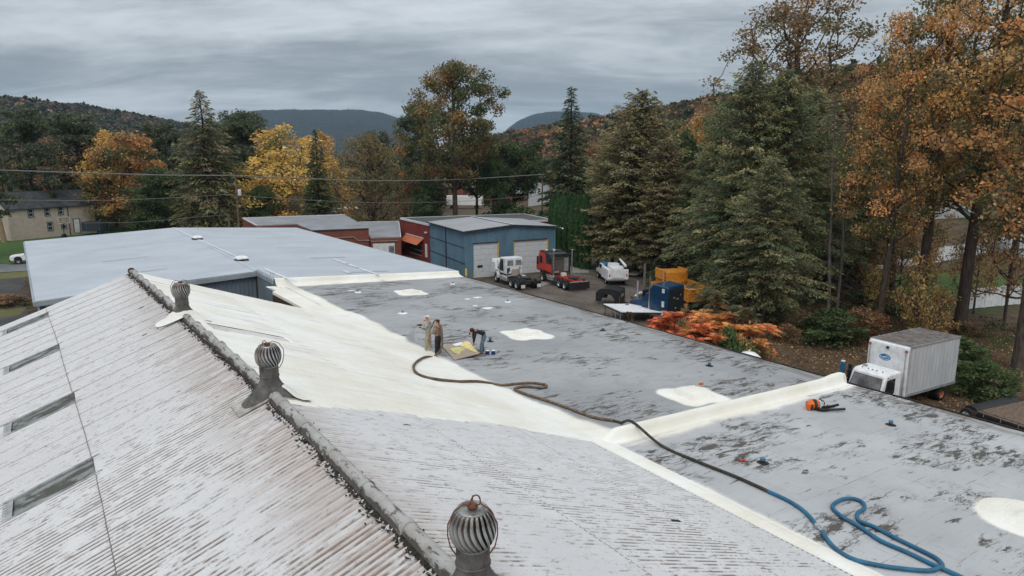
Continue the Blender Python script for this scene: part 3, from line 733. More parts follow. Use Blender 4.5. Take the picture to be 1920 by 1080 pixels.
# crust of moss and broken mortar under the capping
b = MB()
for _ in range(1300):
    y = rsd.uniform(-3, ylast); s = -1 if rsd.random() < .92 or y > 15 else 1
    if any(abs(y - v) < .34 for v in VENTS): continue
    sc = rsd.uniform(.012, .045); x = RX + s * (.16 + abs(rsd.gauss(0, .045)) + .02)
    z = RZ - SL * abs(x - RX) + .015; pts = [(x + rsd.uniform(-sc, sc) * 1.3, y + rsd.uniform(-sc, sc) * 2, z + rsd.uniform(-.3, 1) * sc) for _ in range(4)]
    b.add(pts, [(0, 1, 2), (0, 2, 3), (0, 3, 1), (1, 3, 2)])
o = b.build('moss_crust', M['debris'], smooth=0); rel(o, gb); o['kind'] = 'stuff'
b = MB()
for s in (-1, 1):
    ys = np.arange(-4, ylast, .33); 
    for a, c_ in zip(ys[:-1], ys[1:]):
        if any(v - .3 < a < v + .3 for v in VENTS): continue
        if s == 1 and a > 15: continue
        w0 = rsd.uniform(.15, .21); b.add([(RX + s * .12, a, RZ + .0), (RX + s * w0, a, RZ - SL * w0 + .022), (RX + s * rsd.uniform(.15, .2), c_, RZ - SL * .2 + .02), (RX + s * .12, c_, RZ)], [(0, 1, 2, 3)])
o = b.build('ridge_mortar', M['debris'], smooth=0); rel(o, gb); o['kind'] = 'stuff'

def warp_gable():
    """the ridge is not quite parallel to the eave: shift it, keeping the eave fixed"""
    for o in list(gb.children):
        if o.get('warped'): continue
        o['warped'] = 1
        moved = (Vector(o.location) - Vector((0, 0, 0))).length > 1e-4
        if moved:
            y = o.location.y; k = off(y)
            if o.name.startswith('roof_sheet') and o.location.x >= RX - .01 and len(o.data.vertices) and o.data.vertices[-1].co.x > 0:
                kx = (13.96 - RX - k) / (13.96 - RX); o.location.x = 13.96 - (13.96 - o.location.x) * kx; o.scale.x = kx
            else: o.location.x += k
            if o.name.startswith('roof_sheet'): o.rotation_euler.z = 0
        else:
            me = o.data; n = len(me.vertices); a = np.empty(n * 3, np.float32); me.vertices.foreach_get('co', a); a = a.reshape(-1, 3)
            of = np.interp(a[:, 1], [0, 6.8, 12, 16.5, 20, 24.3, 29, 35, 37], [.31, .30, .28, .24, .13, -.03, -.18, -.44, -.5])
            a[:, 0] += of * np.where(a[:, 0] <= RX, 1.0, np.clip((13.96 - a[:, 0]) / (13.96 - RX), 0, 1)); me.vertices.foreach_set('co', a.ravel()); me.update()
        del o['warped']
# ------------------------------------------------------------------ flat roof
fb = empty('flat_roof_building', (21, 20, 0), 0, 'low flat roofed wing with patched grey membrane and cream foam curbs', 'building')
XE = 28.3
hatches = [tuple(FR(770, 549).xy), tuple(FR(987, 627).xy), tuple(FR(1300, 742).xy)]
HR = [(1.0, .55), (1.1, .6), (1.08, .62)]
big_pad = tuple(FR(1925, 975).xy)
xbp = [FR(*q) for q in ((536, 550), (572, 571), (650, 586), (677, 596), (722, 620), (790, 656), (840, 682), (960, 742), (1060, 782), (1135, 806))]
xb_y = np.array([v.y for v in xbp])[::-1]; xb_x = np.array([v.x for v in xbp])[::-1]
ybp = [RS(*q) for q in ((556, 766), (640, 770), (740, 780), (850, 791), (950, 803), (1050, 818), (1140, 834))]
yb_x = np.array([v.x for v in ybp]); yb_y = np.array([v.y for v in ybp])
def foam_s(x, y):
    """signed distance-like: positive where the sprayed coat lies"""
    wig = (fbm(x, y, .9, 21) - .5) * .35
    left = np.where(y > 36.5, 12.9, 12.4); left = np.where(y <= 36.5, 3.58, left)
    s = np.minimum(x - left + 9 * (x < 3.7), np.interp(y, xb_y, xb_x) - x + wig)
    s = np.minimum(s, y - np.interp(x, yb_x, yb_y) + wig)
    return s
def spray(x, y):
    nz = (fbm(x, y, .8, 31) - .5)
    a = sstep(foam_s(x, y) + nz * .3, -.55, .05)
    d = 15.62 - y                       # near curb: wide overspray on the camera side
    a = np.maximum(a, np.where(d > 0, 1 - sstep(d + nz * .6, .3, 1.15), 1 - sstep(-d + nz * .4, .25, .75)) * (x > 13.5))
    a = np.maximum(a, 1 - sstep(np.abs(x - 14.0) + nz * .25, .12, .75))
    a = np.maximum(a, 1 - sstep(49.3 - y + nz * .4, .5, 1.1))
    for (hx, hy), (r, q) in zip(hatches, HR):
        d = np.hypot((x - hx) * 1.0, (y - hy) * .95); an = np.arctan2(y - hy, x - hx)
        a = np.maximum(a, 1 - sstep(d + .16 * np.cos(4 * an + .6) + nz * .5, r * .95, r * 1.3))
    d = np.hypot(x - big_pad[0], y - big_pad[1]); a = np.maximum(a, 1 - sstep(d + nz * .2, 1.0, 1.35))
    return a
def grid_mesh(name, xs, ys, zfun, mat, keep=None, attr=None, smooth=True):
    X, Y = np.meshgrid(xs, ys); X = X.ravel(); Y = Y.ravel(); nx = len(xs)
    Z = zfun(X, Y); i = np.arange(len(ys) - 1)[:, None] * nx; j = np.arange(nx - 1)[None, :]; a = (i + j).ravel()
    F = np.stack([a, a + 1, a + nx + 1, a + nx], 1)
    if keep is not None: k = keep(X, Y); F = F[(k[F].max(axis=1))]
    return np_mesh(name, np.stack([X, Y, Z], 1), F, mat, smooth=smooth, fattr={'foam': attr(X, Y)} if attr else None)
def zmem(x, y):
    return FA + FB * x + (fbm(x, y, .22, 41) - .5) * .05 + (fbm(x, y, 1.3, 42) - .5) * .012
def membrane(name, y0, y1, mat):
    xs = np.arange(13.2 if y0 < 0 else 12.41, XE + .01, .1365); ys = np.arange(y0, y1 + .001, .14)
    def keep(x, y): return (x > 13.6)
    o = link(name, grid_mesh(name, xs, ys, zmem, mat, None, spray)); return rel(o, fb)
membrane('roof_membrane', -6.02, 15.54, M['memb_near'])
membrane('roof_membrane', 15.56, 49.36, M['memb_far'])
lb = MB()
pc = [(12.22, 46.83), (12.95, 47.6), (13.5, 48.9), (13.5, 36.75), (12.3, 36.75), (12.3, 42.97)]
lb.prism(pc, 3.6, 4.52, 'z'); pt = [(x, y, zf(x) + .055) for x, y in pc]; pb = [(x - .02, y, 4.5) for x, y in pc]
rel(MB().add(pt + pb, [tuple(range(6)), tuple(range(6, 12))[::-1]] + [(i_, 6 + i_, 6 + (i_ + 1) % 6, (i_ + 1) % 6) for i_ in range(6)]).build('foam_corner', M['foam'], bevel=.03), fb)
rel(lb.build('roof_corner', M['brown_edge'], smooth=0), fb)
# sprayed coat on slope, cove and roof corner
def zbase(x):
    a, c_ = zr(x), zf(x); k = .22
    return np.maximum(a, c_) + k * np.exp(-np.abs(a - c_) / k) * .35
SK = [RS(385, 606), RS(398, 622), RS(548, 647), RS(520, 627)]
def in_sky(x, y):     # slot left bare round the rooflight
    u = (x - 3.98) / 2.6; c0 = 22.62 + .55 * u; c1 = 23.95 + .25 * u
    return np.minimum(np.minimum(x - 4.0, 6.62 - x) * 1.4, np.minimum(y - c0, c1 - y))
def zfoam(x, y):
    s = foam_s(x, y); d = np.where(y > ylast + .25, zf(x) + .0, zbase(x)) + np.where(s > 0, .042, .042) * sstep(s, -.14, .12) - .045 * (1 - sstep(s, -.2, .05))
    d = d + (fbm(x, y, 2.4, 51) - .5) * .02 + (fbm(x * .45, y * 2.2, 1.0, 52) - .5) * .035 + .006 * np.cos(2 * PI * y / PITCHC) * (x < 13.5)
    k = in_sky(x, y); d = d + .05 * sstep(k, -.3, -.02) - .16 * sstep(k, -.02, .1)
    vd = np.minimum(np.hypot(x - RX, (y - VENTS[2]) * 1.1), 9); d = d + .10 * (1 - sstep(vd, .3, 1.0))
    return d
xs = np.arange(3.58, 17.6, .1); ys = np.arange(13.6, 49.4, .11)
def keepf(x, y):
    return (y < 47.6 + (x - 12.05) * 1.0) & (foam_s(x, y) > -.2) & (in_sky(x, y) < .1) & ~((y > ylast + .02) & (x < 12.85)) & ~((y > 36.5) & (y < 42.9) & (x < 12.4))
rel(link('foam_coat', grid_mesh('foam_coat', xs, ys, zfoam, M['foam'], keepf)), gb)
# foam bead along the eave of the bare slope
def zbead(x, y):
    return zbase(x) + .055 * (1 - sstep(np.abs(x - 14.02 + (fbm(x * 0, y, 1.2, 61) - .5) * .15), .06, .34)) - .02 + (fbm(x, y, 5, 62) - .5) * .012
rel(link('foam_bead', grid_mesh('foam_bead', np.arange(13.62, 14.45, .05), np.arange(-4, 15.9, .08), zbead, M['foam'])), gb)
warp_gable()
# curb walls covered in foam
def curb(name, yc, y0, y1, x0, x1, prof, mat):
    xs = np.arange(x0, x1 + .001, .12); ys = np.arange(y0, y1 + .001, .05)
    def zz(x, y): return zmem(x, y) * 0 + FA + FB * x + prof(x, y - yc) + (fbm(x, y, 2.0, 71) - .5) * .02
    o = link(name, grid_mesh(name, xs, ys, zz, mat, None, lambda x, y: np.where(prof(x, y - yc) > .028, 1.0, sstep(prof(x, y - yc), -.02, .028) * .5 + .5 * spray(x, y))))
    return rel(o, fb)
def near_prof(x, d):
    up = .36 + .10 * sstep(x, 26.4, 27.6)
    core = 1 - sstep(np.abs(d), .10, .22)
    cove = np.exp(-np.maximum(np.abs(d) - .13, 0) / .13) * .38
    h = up * np.maximum(core, cove * (1 - core) + core) * sstep(x, 13.95, 14.8)
    return h - .03 * sstep(np.abs(d), .5, .9) - .012
curb('foam_curb', 15.56, 14.6, 16.5, 14.0, XE - .18, near_prof, M['memb_near'])
b = MB(); zc = FA + FB * (XE - .18)
b.prism([(15.3, zc - .2), (15.82, zc - .2), (15.74, zc + .25), (15.66, zc + .42), (15.46, zc + .42), (15.38, zc + .25)], XE - .22, XE - .12, 'x')
rel(b.build('foam_curb_end', M['foam'], smooth=60), fb)
# eave edge, boards, walls
b = MB(); ze = FA + FB * XE
b.box(XE - .02, XE + .06, -6, 49.4, ze - .22, ze + .035); rel(b.build('edge_flashing', M['debris']), fb)
b = MB().box(XE + .06, XE + .42, 16.4, 20.6, ze - .16, ze - .1); rel(b.build('eave_board', M['new_wood'], bevel=.01), fb)
b = MB().box(XE - .2, XE - .05, -6, 49.3, -1.2, ze - .1); b.box(13.95, 14.1, yb1, 49.3, -1, 4.3); rel(b.build('wall', M['brick'], smooth=0), fb)

# ------------------------------------------------------------------ big metal-roofed warehouse
wh = empty('metal_roof_warehouse', (13, 72, 0), 0, 'wide low warehouse with a pale ribbed metal roof and grey ribbed walls', 'building')
YF, YN, YB = 54.0, 49.4, 94.0; XL, XM, XR = -2.0, 13.0, 28.35
Z2M = 5.1; Z2L = 4.42; Z2R = 4.24
def z2(x): return np.where(np.asarray(x) < XM, Z2M + (np.asarray(x) - XM) * (Z2M - Z2L) / (XM - XL), Z2M - (np.asarray(x) - XM) * (Z2M - Z2R) / (XR - XM))
def ribbed_roof(name, x0, x1, y0, y1, zf_, pitch, mat, parent, h=.035, thick=.12):
    V = []; F = []; ys = []
    y = y0
    while y < y1:
        for o_, z_ in ((0, 0), (pitch - .09, 0), (pitch - .07, h), (pitch - .02, h)): ys.append((min(y + o_, y1), z_))
        y += pitch
    ys.append((y1, 0)); n = len(ys)
    for xx in (x0, (x0 + x1) / 2, x1):
        for a, z_ in ys:
            xq = xx + (1.1 * (YB - a) / (YB - YF) if xx == XL - .25 else 0)
            V.append((xq, a, float(zf_(xx)) + z_))
    for r in range(2):
        for c in range(n - 1): F.append((r * n + c, (r + 1) * n + c, (r + 1) * n + c + 1, r * n + c + 1))
    o = link(name, np_mesh(name, V, F, mat)); return rel(o, parent)
ribbed_roof('roof_slope', XL - .25, XM, YF - .25, YB, z2, .34, M['metal_roof'], wh)
ribbed_roof('roof_slope', XM, XR, YN, YB, z2, .34, M['metal_roof'], wh)
b = MB().add([(XM - .16, YF - .2, Z2M + .032), (XM, YF - .2, Z2M + .05), (XM + .16, YF - .2, Z2M + .03), (XM - .16, YB, Z2M + .032), (XM, YB, Z2M + .05), (XM + .16, YB, Z2M + .03)], [(0, 1, 4, 3), (1, 2, 5, 4)])
rel(b.build('ridge_flashing', M['metal_roof'], smooth=0), wh)
def siding(pts, z0, ztop, pitch=.3, depth=.04, mb=None):
    """ribbed wall along the polyline (two points), ztop a function of distance fraction"""
    b = mb or MB(); p, q = Vector((*pts[0], 0)), Vector((*pts[1], 0)); L = (q - p).length; d = (q - p) / L; n = Vector((d.y, -d.x, 0))
    s = 0; prof = []
    while s < L:
        for o_, k in ((0, 0), (pitch * .55, 0), (pitch * .65, 1), (pitch * .9, 1)):
            if s + o_ < L: prof.append((s + o_, k * depth))
        s += pitch
    prof.append((L, 0)); vs = []
    for s, k in prof: v = p + d * s + n * k; vs += [(v.x, v.y, z0), (v.x, v.y, ztop(s / L))]
    m_ = len(prof); return b.add(vs, [(2 * k, 2 * k + 2, 2 * k + 3, 2 * k + 1) for k in range(m_ - 1)])
zt = lambda xa, xb_: (lambda f: float(z2(xa + (xb_ - xa) * f)) - .12)
def wallpart(pts, z0, ztop, mat, parent, pitch=.3, name='wall'):
    return rel(siding(pts, z0, ztop, pitch).build(name, mat, smooth=0), parent)
XLF = XL + 1.1
wallpart([(XLF, YF), (XM, YF)], -.5, zt(XL, XM), M['grey_siding'], wh)
wallpart([(XM, YF), (XM, YN)], -.5, lambda f: Z2M - .12, M['grey_siding'], wh)
wallpart([(XL, YB), (XLF, YF)], -.5, lambda f: Z2L - .1, M['grey_siding'], wh)
wallpart([(XM, YN), (XR, YN)], -.5, zt(XM, XR), M['grey_siding'], wh)
wallpart([(XR, YN), (XR, YB)], -.5, lambda f: Z2R - .1, M['grey_siding'], wh)
wallpart([(XR, YB), (XL, YB)], -.5, lambda f: Z2L - .1, M['grey_siding'], wh)
def beam(b, p, q, wdt, hgt):
    p, q = Vector(p), Vector(q); d = (q - p).normalized(); sd_ = Vector((d.y, -d.x, 0)).normalized() * wdt; up = Vector((0, 0, hgt))
    vs = [p - sd_, p + sd_, p + sd_ + up, p - sd_ + up, q - sd_, q + sd_, q + sd_ + up, q - sd_ + up]
    return b.add(vs, [(0, 1, 2, 3), (7, 6, 5, 4), (0, 4, 5, 1), (1, 5, 6, 2), (2, 6, 7, 3), (3, 7, 4, 0)])
b = MB(); beam(b, (XLF - .25, YF - .3, Z2L - .38), (XM + .05, YF - .3, Z2M - .38), .07, .36); rel(b.build('fascia', M['fascia_grey'], bevel=.02), wh)
b = MB(); beam(b, (XM + .0, YF - .3, Z2M - .38), (XM + .0, YN - .0, Z2M - .38), .07, .36); rel(b.build('gutter', M['fascia_grey'], bevel=.02), wh)
b = MB(); beam(b, (XLF - .3, YF - .3, Z2L - .36), (XL - .3, YB, Z2L - .36), .08, .3); rel(b.build('gutter', M['fascia_grey'], bevel=.02), wh)
b = MB().box(XM - .12, XM + .02, YF - .14, YF + .0, -.4, Z2M - .3); rel(b.build('corner_trim', M['trim_dark']), wh)
b = MB().box(XLF - .14, XLF - .04, YF - .3, YF - .2, -.4, Z2L - .3); b.box(XLF + .3, XLF + .42, YF - .16, YF - .06, -.4, Z2L - .3); rel(b.build('downpipe', M['fascia_grey']), wh)
for px, py in ((510, 508), (517, 514), (500, 503), (505, 506), (522, 524), (490, 500), (495, 505)):
    pass
b = MB()
for k in range(16):
    y = YF - .2 - k * .29; b.cyl((XM + .02, y, Z2M), (XM + .02, y, Z2M + .16 + (.3 if k in (13, 15) else 0)), .012, n=5)
rel(b.build('snow_guard', M['trim_dark']), wh)
# foam flashing up the warehouse wall
def far_prof(x, d):
    top = np.asarray(z2(x)) - (FA + FB * x) + .05
    return np.where(d > -.0, top, top * np.exp(-np.maximum(-d - .08, 0) / .28) * (.55 + .45 * (1 - sstep(-d, .0, .22)))) - .03 * sstep(-d, .6, 1.1) - .006
curb('foam_curb', YN, 48.2, YN + .24, XM + .1, XR - .02, far_prof, M['memb_far'])
# rooflight strips and tape lines on the metal roof
def on_roof_quad(b, a, c_, wy, dz=.05, th_=.012):
    (xa, ya), (xc, yc) = a, c_
    za, zc_ = float(z2(xa)) + dz, float(z2(xc)) + dz
    b.add([(xa, ya, za), (xc, yc, zc_), (xc, yc + wy, zc_), (xa, ya + wy, za), (xa, ya, za - th_), (xc, yc, zc_ - th_), (xc, yc + wy, zc_ - th_), (xa, ya + wy, za - th_)], [(0, 1, 2, 3), (0, 4, 5, 1), (2, 6, 7, 3), (1, 5, 6, 2), (3, 7, 4, 0)])
def RL(px, py):   # pixel to left slope of warehouse; RR right slope
    m_ = (Z2M - Z2L) / (XM - XL); return PL(px, py, Z2M - XM * m_, m_)
def RR(px, py):
    m_ = (Z2M - Z2R) / (XR - XM); return PL(px, py, Z2M + XM * m_, -m_)
def ribbed_strip(a, c_, fn):
    va, vc = fn(*a), fn(*c_); b = MB(); on_roof_quad(b, (va.x, va.y - .3), (vc.x, va.y - .3), .62, .042)
    rel(b.build('rooflight_strip', M['strip'], smooth=0), wh)
M['strip'] = plain('rooflight_strip', (0.46, 0.46, 0.47), .5, dirt=.3, dirtc=(.35, .32, .3))
for a, c_ in (((157, 452), (235, 446)), ((172, 470), (254, 463.5)), ((191, 491), (281, 483)), ((262, 510), (317, 507))): ribbed_strip(a, c_, RL)
for a, c_ in (((442, 434), (500, 434)), ((480, 448), (540, 447.5)), ((523, 465), (597, 464.5)), ((582, 484), (650, 483.5)), ((655, 511), (725, 508))): ribbed_strip(a, c_, RR)
M['tape'] = plain('white_sealant', (0.66, 0.68, 0.7), .7, var=.1)
def tape(a, c_, fn, wd):
    va, vc = fn(*a), fn(*c_); b = MB(); n = 26; rs = random.Random(int(a[0]))
    for k in range(n):
        if rs.random() < .12: continue
        t0, t1 = k / n, (k + 1) / n; p, q = va.lerp(vc, t0), va.lerp(vc, t1); w0 = wd * rs.uniform(.6, 1.2)
        b.add([(p.x - w0, p.y, float(z2(p.x)) + .066), (p.x + w0, p.y, float(z2(p.x)) + .066), (q.x + w0, q.y, float(z2(q.x)) + .066), (q.x - w0, q.y, float(z2(q.x)) + .066)], [(0, 1, 2, 3)])
    o = rel(b.build('sealant_line', M['tape'], smooth=0), wh)
tape((325, 428), (470, 494), RR, .11); tape((496, 505), (556, 531), RR, .14); tape((624, 486), (722, 521), RR, .15); tape((643, 509), (656, 513), RR, .2)
def roof_unit(name, px, py, lab):
    v = RL(px, py) if px < 400 else RR(px, py); e = empty(name, (v.x, v.y, float(z2(v.x)) + .03), R(8), lab, 'roof vent', 'vents on the warehouse roof')
    MB().box(-.45, .45, -.45, .45, 0, .12).build('vent_base', M['debris'], e, bevel=.02)
    b = MB(); b.lathe([(.62, .14), (.68, .2), (.6, .3), (.42, .38), (0, .44)], 4, M=Matrix.Rotation(PI / 4, 4, 'Z')); b.add([(-.44, -.44, .14), (.44, -.44, .14), (.44, .44, .14), (-.44, .44, .14)], [(3, 2, 1, 0)])
    b.build('vent_hood', M['white_clean'], e, bevel=.03, smooth=60)
roof_unit('roof_vent', 370, 449, 'small white hooded vent on the warehouse ridge, the farther one')
roof_unit('roof_vent', 453, 489, 'small white hooded vent on the warehouse ridge, the nearer one')

# ================================================================== OBJECTS ON THE ROOFS
M['flash'] = plain('rusty_flashing', (0.4, 0.38, 0.35), .8, var=.3, sc=4, dirt=.8, dirtc=(.2, .13, .09))
def turbine(y, label, foam=0, loop=False, rot=0.0):
    e = empty('turbine_vent', (RX + off(y), y, RZ), 0, label, 'roof vent', 'turbine vents along the ridge')
    # flashing over both slopes
    b = MB(); t_ = .03
    for s in (-1, 1):
        q = [(0, -.36, .07), (s * .78, -.36, .055 - SL * .78), (s * .78, .36, .055 - SL * .78), (0, .36, .07)]
        b.add(q + [(x, yy, z - t_) for x, yy, z in q], [(0, 1, 2, 3) if s > 0 else (3, 2, 1, 0), (0, 4, 5, 1), (1, 5, 6, 2), (2, 6, 7, 3)])
    b.build('flashing', M['foam'] if foam == 1 else M['flash'], e, smooth=0)
    # saddle skirt: circle lofted into a long low saddle
    n = 28; m_ = 9; V = []
    for i_ in range(m_):
        t = i_ / (m_ - 1); tt = t ** 1.9
        for k in range(n):
            a = 2 * PI * k / n; cx, cy = math.cos(a), math.sin(a)
            x = .2 * cx * (1 - tt) + tt * .62 * math.copysign(abs(cx) ** .6, cx); yv = .2 * cy * (1 - tt) + tt * .30 * math.copysign(abs(cy) ** .6, cy)
            z0 = .42; z1 = .07 - SL * abs(x) * 1.0
            V.append((x, yv, z0 * (1 - t) ** 1.0 + z1 * t + .0))
    F = [(i_ * n + k, (i_ + 1) * n + k, (i_ + 1) * n + (k + 1) % n, i_ * n + (k + 1) % n) for i_ in range(m_ - 1) for k in range(n)]
    MB().add(V, [f[::-1] for f in F]).build('skirt', M['stack'], e, smooth=60)
    if foam:
        def layer(ang0, ang1, tlow, nm):
            Vf = []; kk = 20; mm = 8
            for i_ in range(mm):
                for k in range(kk + 1):
                    a = ang0 + (ang1 - ang0) * k / kk; ed = math.sin(PI * k / kk) ** .4 if ang1 - ang0 < 6 else 1
                    tl = tlow + .14 * (1 - ed) + .05 * math.sin(a * 3 + 1)
                    t = tl + (1.1 - tl) * i_ / (mm - 1); t_c = min(t, 1.0); tt = t_c ** 1.9; cx, cy = math.cos(a), math.sin(a)
                    ex = .02 * min(1, i_ * .7) - .006
                    x = (.2 + ex) * cx * (1 - tt) + tt * (.64 + ex + (t - t_c) * 2) * math.copysign(abs(cx) ** .6, cx); yv = (.2 + ex) * cy * (1 - tt) + tt * (.32 + ex + (t - t_c) * 1.5) * math.copysign(abs(cy) ** .6, cy)
                    Vf.append((x, yv, .42 * (1 - t_c) + (.085 - SL * abs(x)) * t_c + ex))
            Ff = [(i_ * (kk + 1) + k, i_ * (kk + 1) + k + 1, (i_ + 1) * (kk + 1) + k + 1, (i_ + 1) * (kk + 1) + k) for i_ in range(mm - 1) for k in range(kk)]
            MB().add(Vf, Ff).build(nm, M['foam'], e, smooth=80)
        if foam == 1: layer(0, 2 * PI, .5, 'foam_skirt')
        else: layer(-1.0, 1.5, .45, 'foam_skirt')
    b = MB(); b.lathe([(.205, .40), (.205, .66)], 28); b.lathe([(.21, .43), (.218, .44), (.218, .455), (.21, .465)], 28); b.build('neck', M['stack'], e, smooth=50)
    # rotating head of curved vanes
    hd_ = empty('turbine_head', (0, 0, .90), rot); hd_.parent = e
    Rr = .285; nv = 23; b = MB(); seg = 12; vs = []
    for q in range(seg + 1):
        ph = R(28) + (R(150) - R(28)) * q / seg; tw = .34 * math.cos(ph) * -1 + .16 * math.cos(ph * 2)
        rr = Rr * math.sin(ph) ** .62; z = Rr * .93 * math.cos(ph)
        for w_, ro in ((0, 1.0), (.14, 1.0), (.25, .80)): vs.append((rr * ro * math.cos(tw + w_), rr * ro * math.sin(tw + w_), z))
    fs = [(q * 3 + c, q * 3 + c + 1, q * 3 + 4 + c, q * 3 + 3 + c) for q in range(seg) for c in range(2)]
    me = b.add(vs, fs).mesh('vane', 60); me.materials.append(M['galv'])
    for k in range(nv):
        o = bpy.data.objects.new('vane', me); col.objects.link(o); o.parent = hd_; o.rotation_euler = (0, 0, 2 * PI * k / nv)
    MB().lathe([(.19, -.27), (.2, -.25), (.2, -.22), (.12, -.22)], 24).build('bottom_ring', M['galv'], hd_)
    MB().lathe([(.0, .225), (.10, .235), (.185, .25), (.195, .235), (.19, .22)], 24).build('top_plate', M['galv'], hd_)
    MB().cyl((0, 0, -.26), (0, 0, .2), .17, n=16).build('core', M['black_metal'], hd_)
    # wire brace
    b = MB(); b.lathe([(0, .29), (.05, .3), (.07, .275), (.06, .25), (0, .25)], 10, (0, 0, .9)); b.build('hub', M['rust'], e)
    for a in (.3, 2.4, 4.5):
        pts = [(rr * math.cos(a + PI / 6 + rot), rr * math.sin(a + PI / 6 + rot), .9 + z) for rr, z in ((.03, .29), (.12, .33), (.24, .28), (.33, .14), (.335, 0), (.30, -.16), (.235, -.27), (.21, -.29))]
        sm = []
        for q in range(len(pts) - 1):
            for u in (0, .5): sm.append(Vector(pts[q]).lerp(Vector(pts[q + 1]), u))
        sm.append(Vector(pts[-1])); MB().tube(sm, .0085, 6).build('brace', M['rust'], e, smooth=80)
    if loop:
        pts = [(.07 * math.cos(t) * 1.0 + .04, 0, 1.2 + .10 * math.sin(t)) for t in np.linspace(-.3, PI + .3, 12)]
        MB().tube(pts, .009, 6).build('wire_loop', M['rust'], e)
    return e
turbine(VENTS[0], 'turbine roof vent nearest the camera, rusty wire loop on top', 0, True, .2)
turbine(VENTS[1], 'turbine roof vent halfway along the ridge, cream overspray on one side', 2, False, .9)
turbine(VENTS[2], 'turbine roof vent farthest along the ridge, skirt buried in cream foam', 1, False, 1.7)

# rooflight left in the foam
b = MB(); n = 8
zz = lambda x, y: zr(x) - .055
def lens(u): return 22.70 + .55 * u, 23.87 + .25 * u
vs = []; fs = []
for k in range(n + 1):
    u = k / n; x = 4.06 + 2.5 * u; c0, c1 = lens(u)
    for q in range(7):
        v = q / 6; yv = c0 + (c1 - c0) * v; vs.append((x, yv, zr(x) - .10 + .05 * math.sin(PI * v)))
for k in range(n):
    for q in range(6): a = k * 7 + q; fs.append((a, a + 1, a + 8, a + 7))
M['rl_white'] = plain('rooflight_plastic', (0.34, 0.345, 0.35), .25, spec=.8, dirt=.25, dirtc=(.5, .42, .25))
o = MB().add(vs, [f[::-1] for f in fs]).build('foamed_rooflight', M['rl_white'], None, smooth=60)
tag(o, 'slanted plastic rooflight sunk in the cream foam below the ridge', 'rooflight')
lip = []
for k in range(13): u = k / 12; lip.append((4.0 + 2.6 * u, lens(u)[0] - .02, zr(4.0 + 2.6 * u) + .03))
M['lip'] = plain('lip_foam', (0.5, 0.36, 0.19), .8, var=.3, sc=9)
for nm, pts in (('foam_lip', lip), ('foam_lip', [(4.0, 22.68 + 1.17 * k / 6, zr(4.0) + .03) for k in range(7)])):
    MB().tube(pts, [.026 + .012 * (k % 3) for k in range(len(pts))], 6).build(nm, M['lip'], o, smooth=80)
MB().tube([(4.0 + 2.6 * k / 12, lens(k / 12)[1] + .03, zr(4.0 + 2.6 * k / 12) + .035) for k in range(13)], .012, 5).build('foam_lip', M['black_metal'], o, smooth=80)

# foam covered hatches and pads
def hatch(i_, lab, w1, w2, h, rz=0):
    x, y = hatches[i_]; r = HR[i_][0]; e = empty('roof_hatch', (x, y, FA + FB * x), rz, lab, 'roof hatch', 'foam coated hatches on the flat roof')
    xs = np.linspace(-w1, w1, 30); ys = np.linspace(-w2, w2, 30)
    def zz(X, Y):
        d = np.maximum(np.abs(X) - w1 * .72, np.abs(Y) - w2 * .72); return -.0 + h * (1 - sstep(d, -.03, .05)) + .05 * (1 - sstep(d, 0, w1 * .3)) - .02 + FB * X + (fbm(X + i_ * 5, Y, 3, 77) - .5) * .015
    o = link('hatch_curb', grid_mesh('hatch_curb', xs, ys, zz, M['foam']), None, e)
    n = 40; V = [(0, 0, .028)]; 
    for q in range(1, 9):
        for k in range(n):
            a = 2 * PI * k / n; rr = r * q / 8 * (1 + .16 * math.cos(4 * a + .6) * -.5 + .08 * (vnoise(k * .7, i_ * 3.0, 1, 8) - .5)); V.append((rr * math.cos(a), rr * math.sin(a), (.03 if q < 6 else .03 - .018 * (q - 5)) + FB * rr * math.cos(a)))
    MBx = MB().add(V, [(0, 1 + k, 1 + (k + 1) % n) for k in range(n)] + [(1 + (q - 1) * n + k, 1 + q * n + k, 1 + q * n + (k + 1) % n, 1 + (q - 1) * n + (k + 1) % n) for q in range(1, 8) for k in range(n)])
    MBx.build('foam_pad', M['foam'], e, smooth=80)
hatch(0, 'foam coated square hatch near the far curb of the grey roof', .62, .62, .17, R(12))
hatch(1, 'foam coated square hatch on the grey roof beyond the bending worker', .66, .66, .2, R(10))
hatch(2, 'foam coated square hatch beside the near foam curb with a tool on it', .72, .72, .22, R(-4))
x, y = big_pad
e = empty('foam_mound', (x, y, FA + FB * x), 0, 'round cream foam mound at the right edge of the near roof', 'foam mound')
MB().lathe([(0, .17), (.16, .16), (.22, .12), (.3, .07), (.6, .045), (.95, .03), (1.15, .005), (1.25, -.02)], 40).build('foam_pad', M['foam'], e, smooth=80)
MB().lathe([(0, .24), (.11, .23), (.13, .17), (.14, .1)], 20, (.35, -.25, -.02)).build('pipe_boot', M['foam'], e, smooth=80)

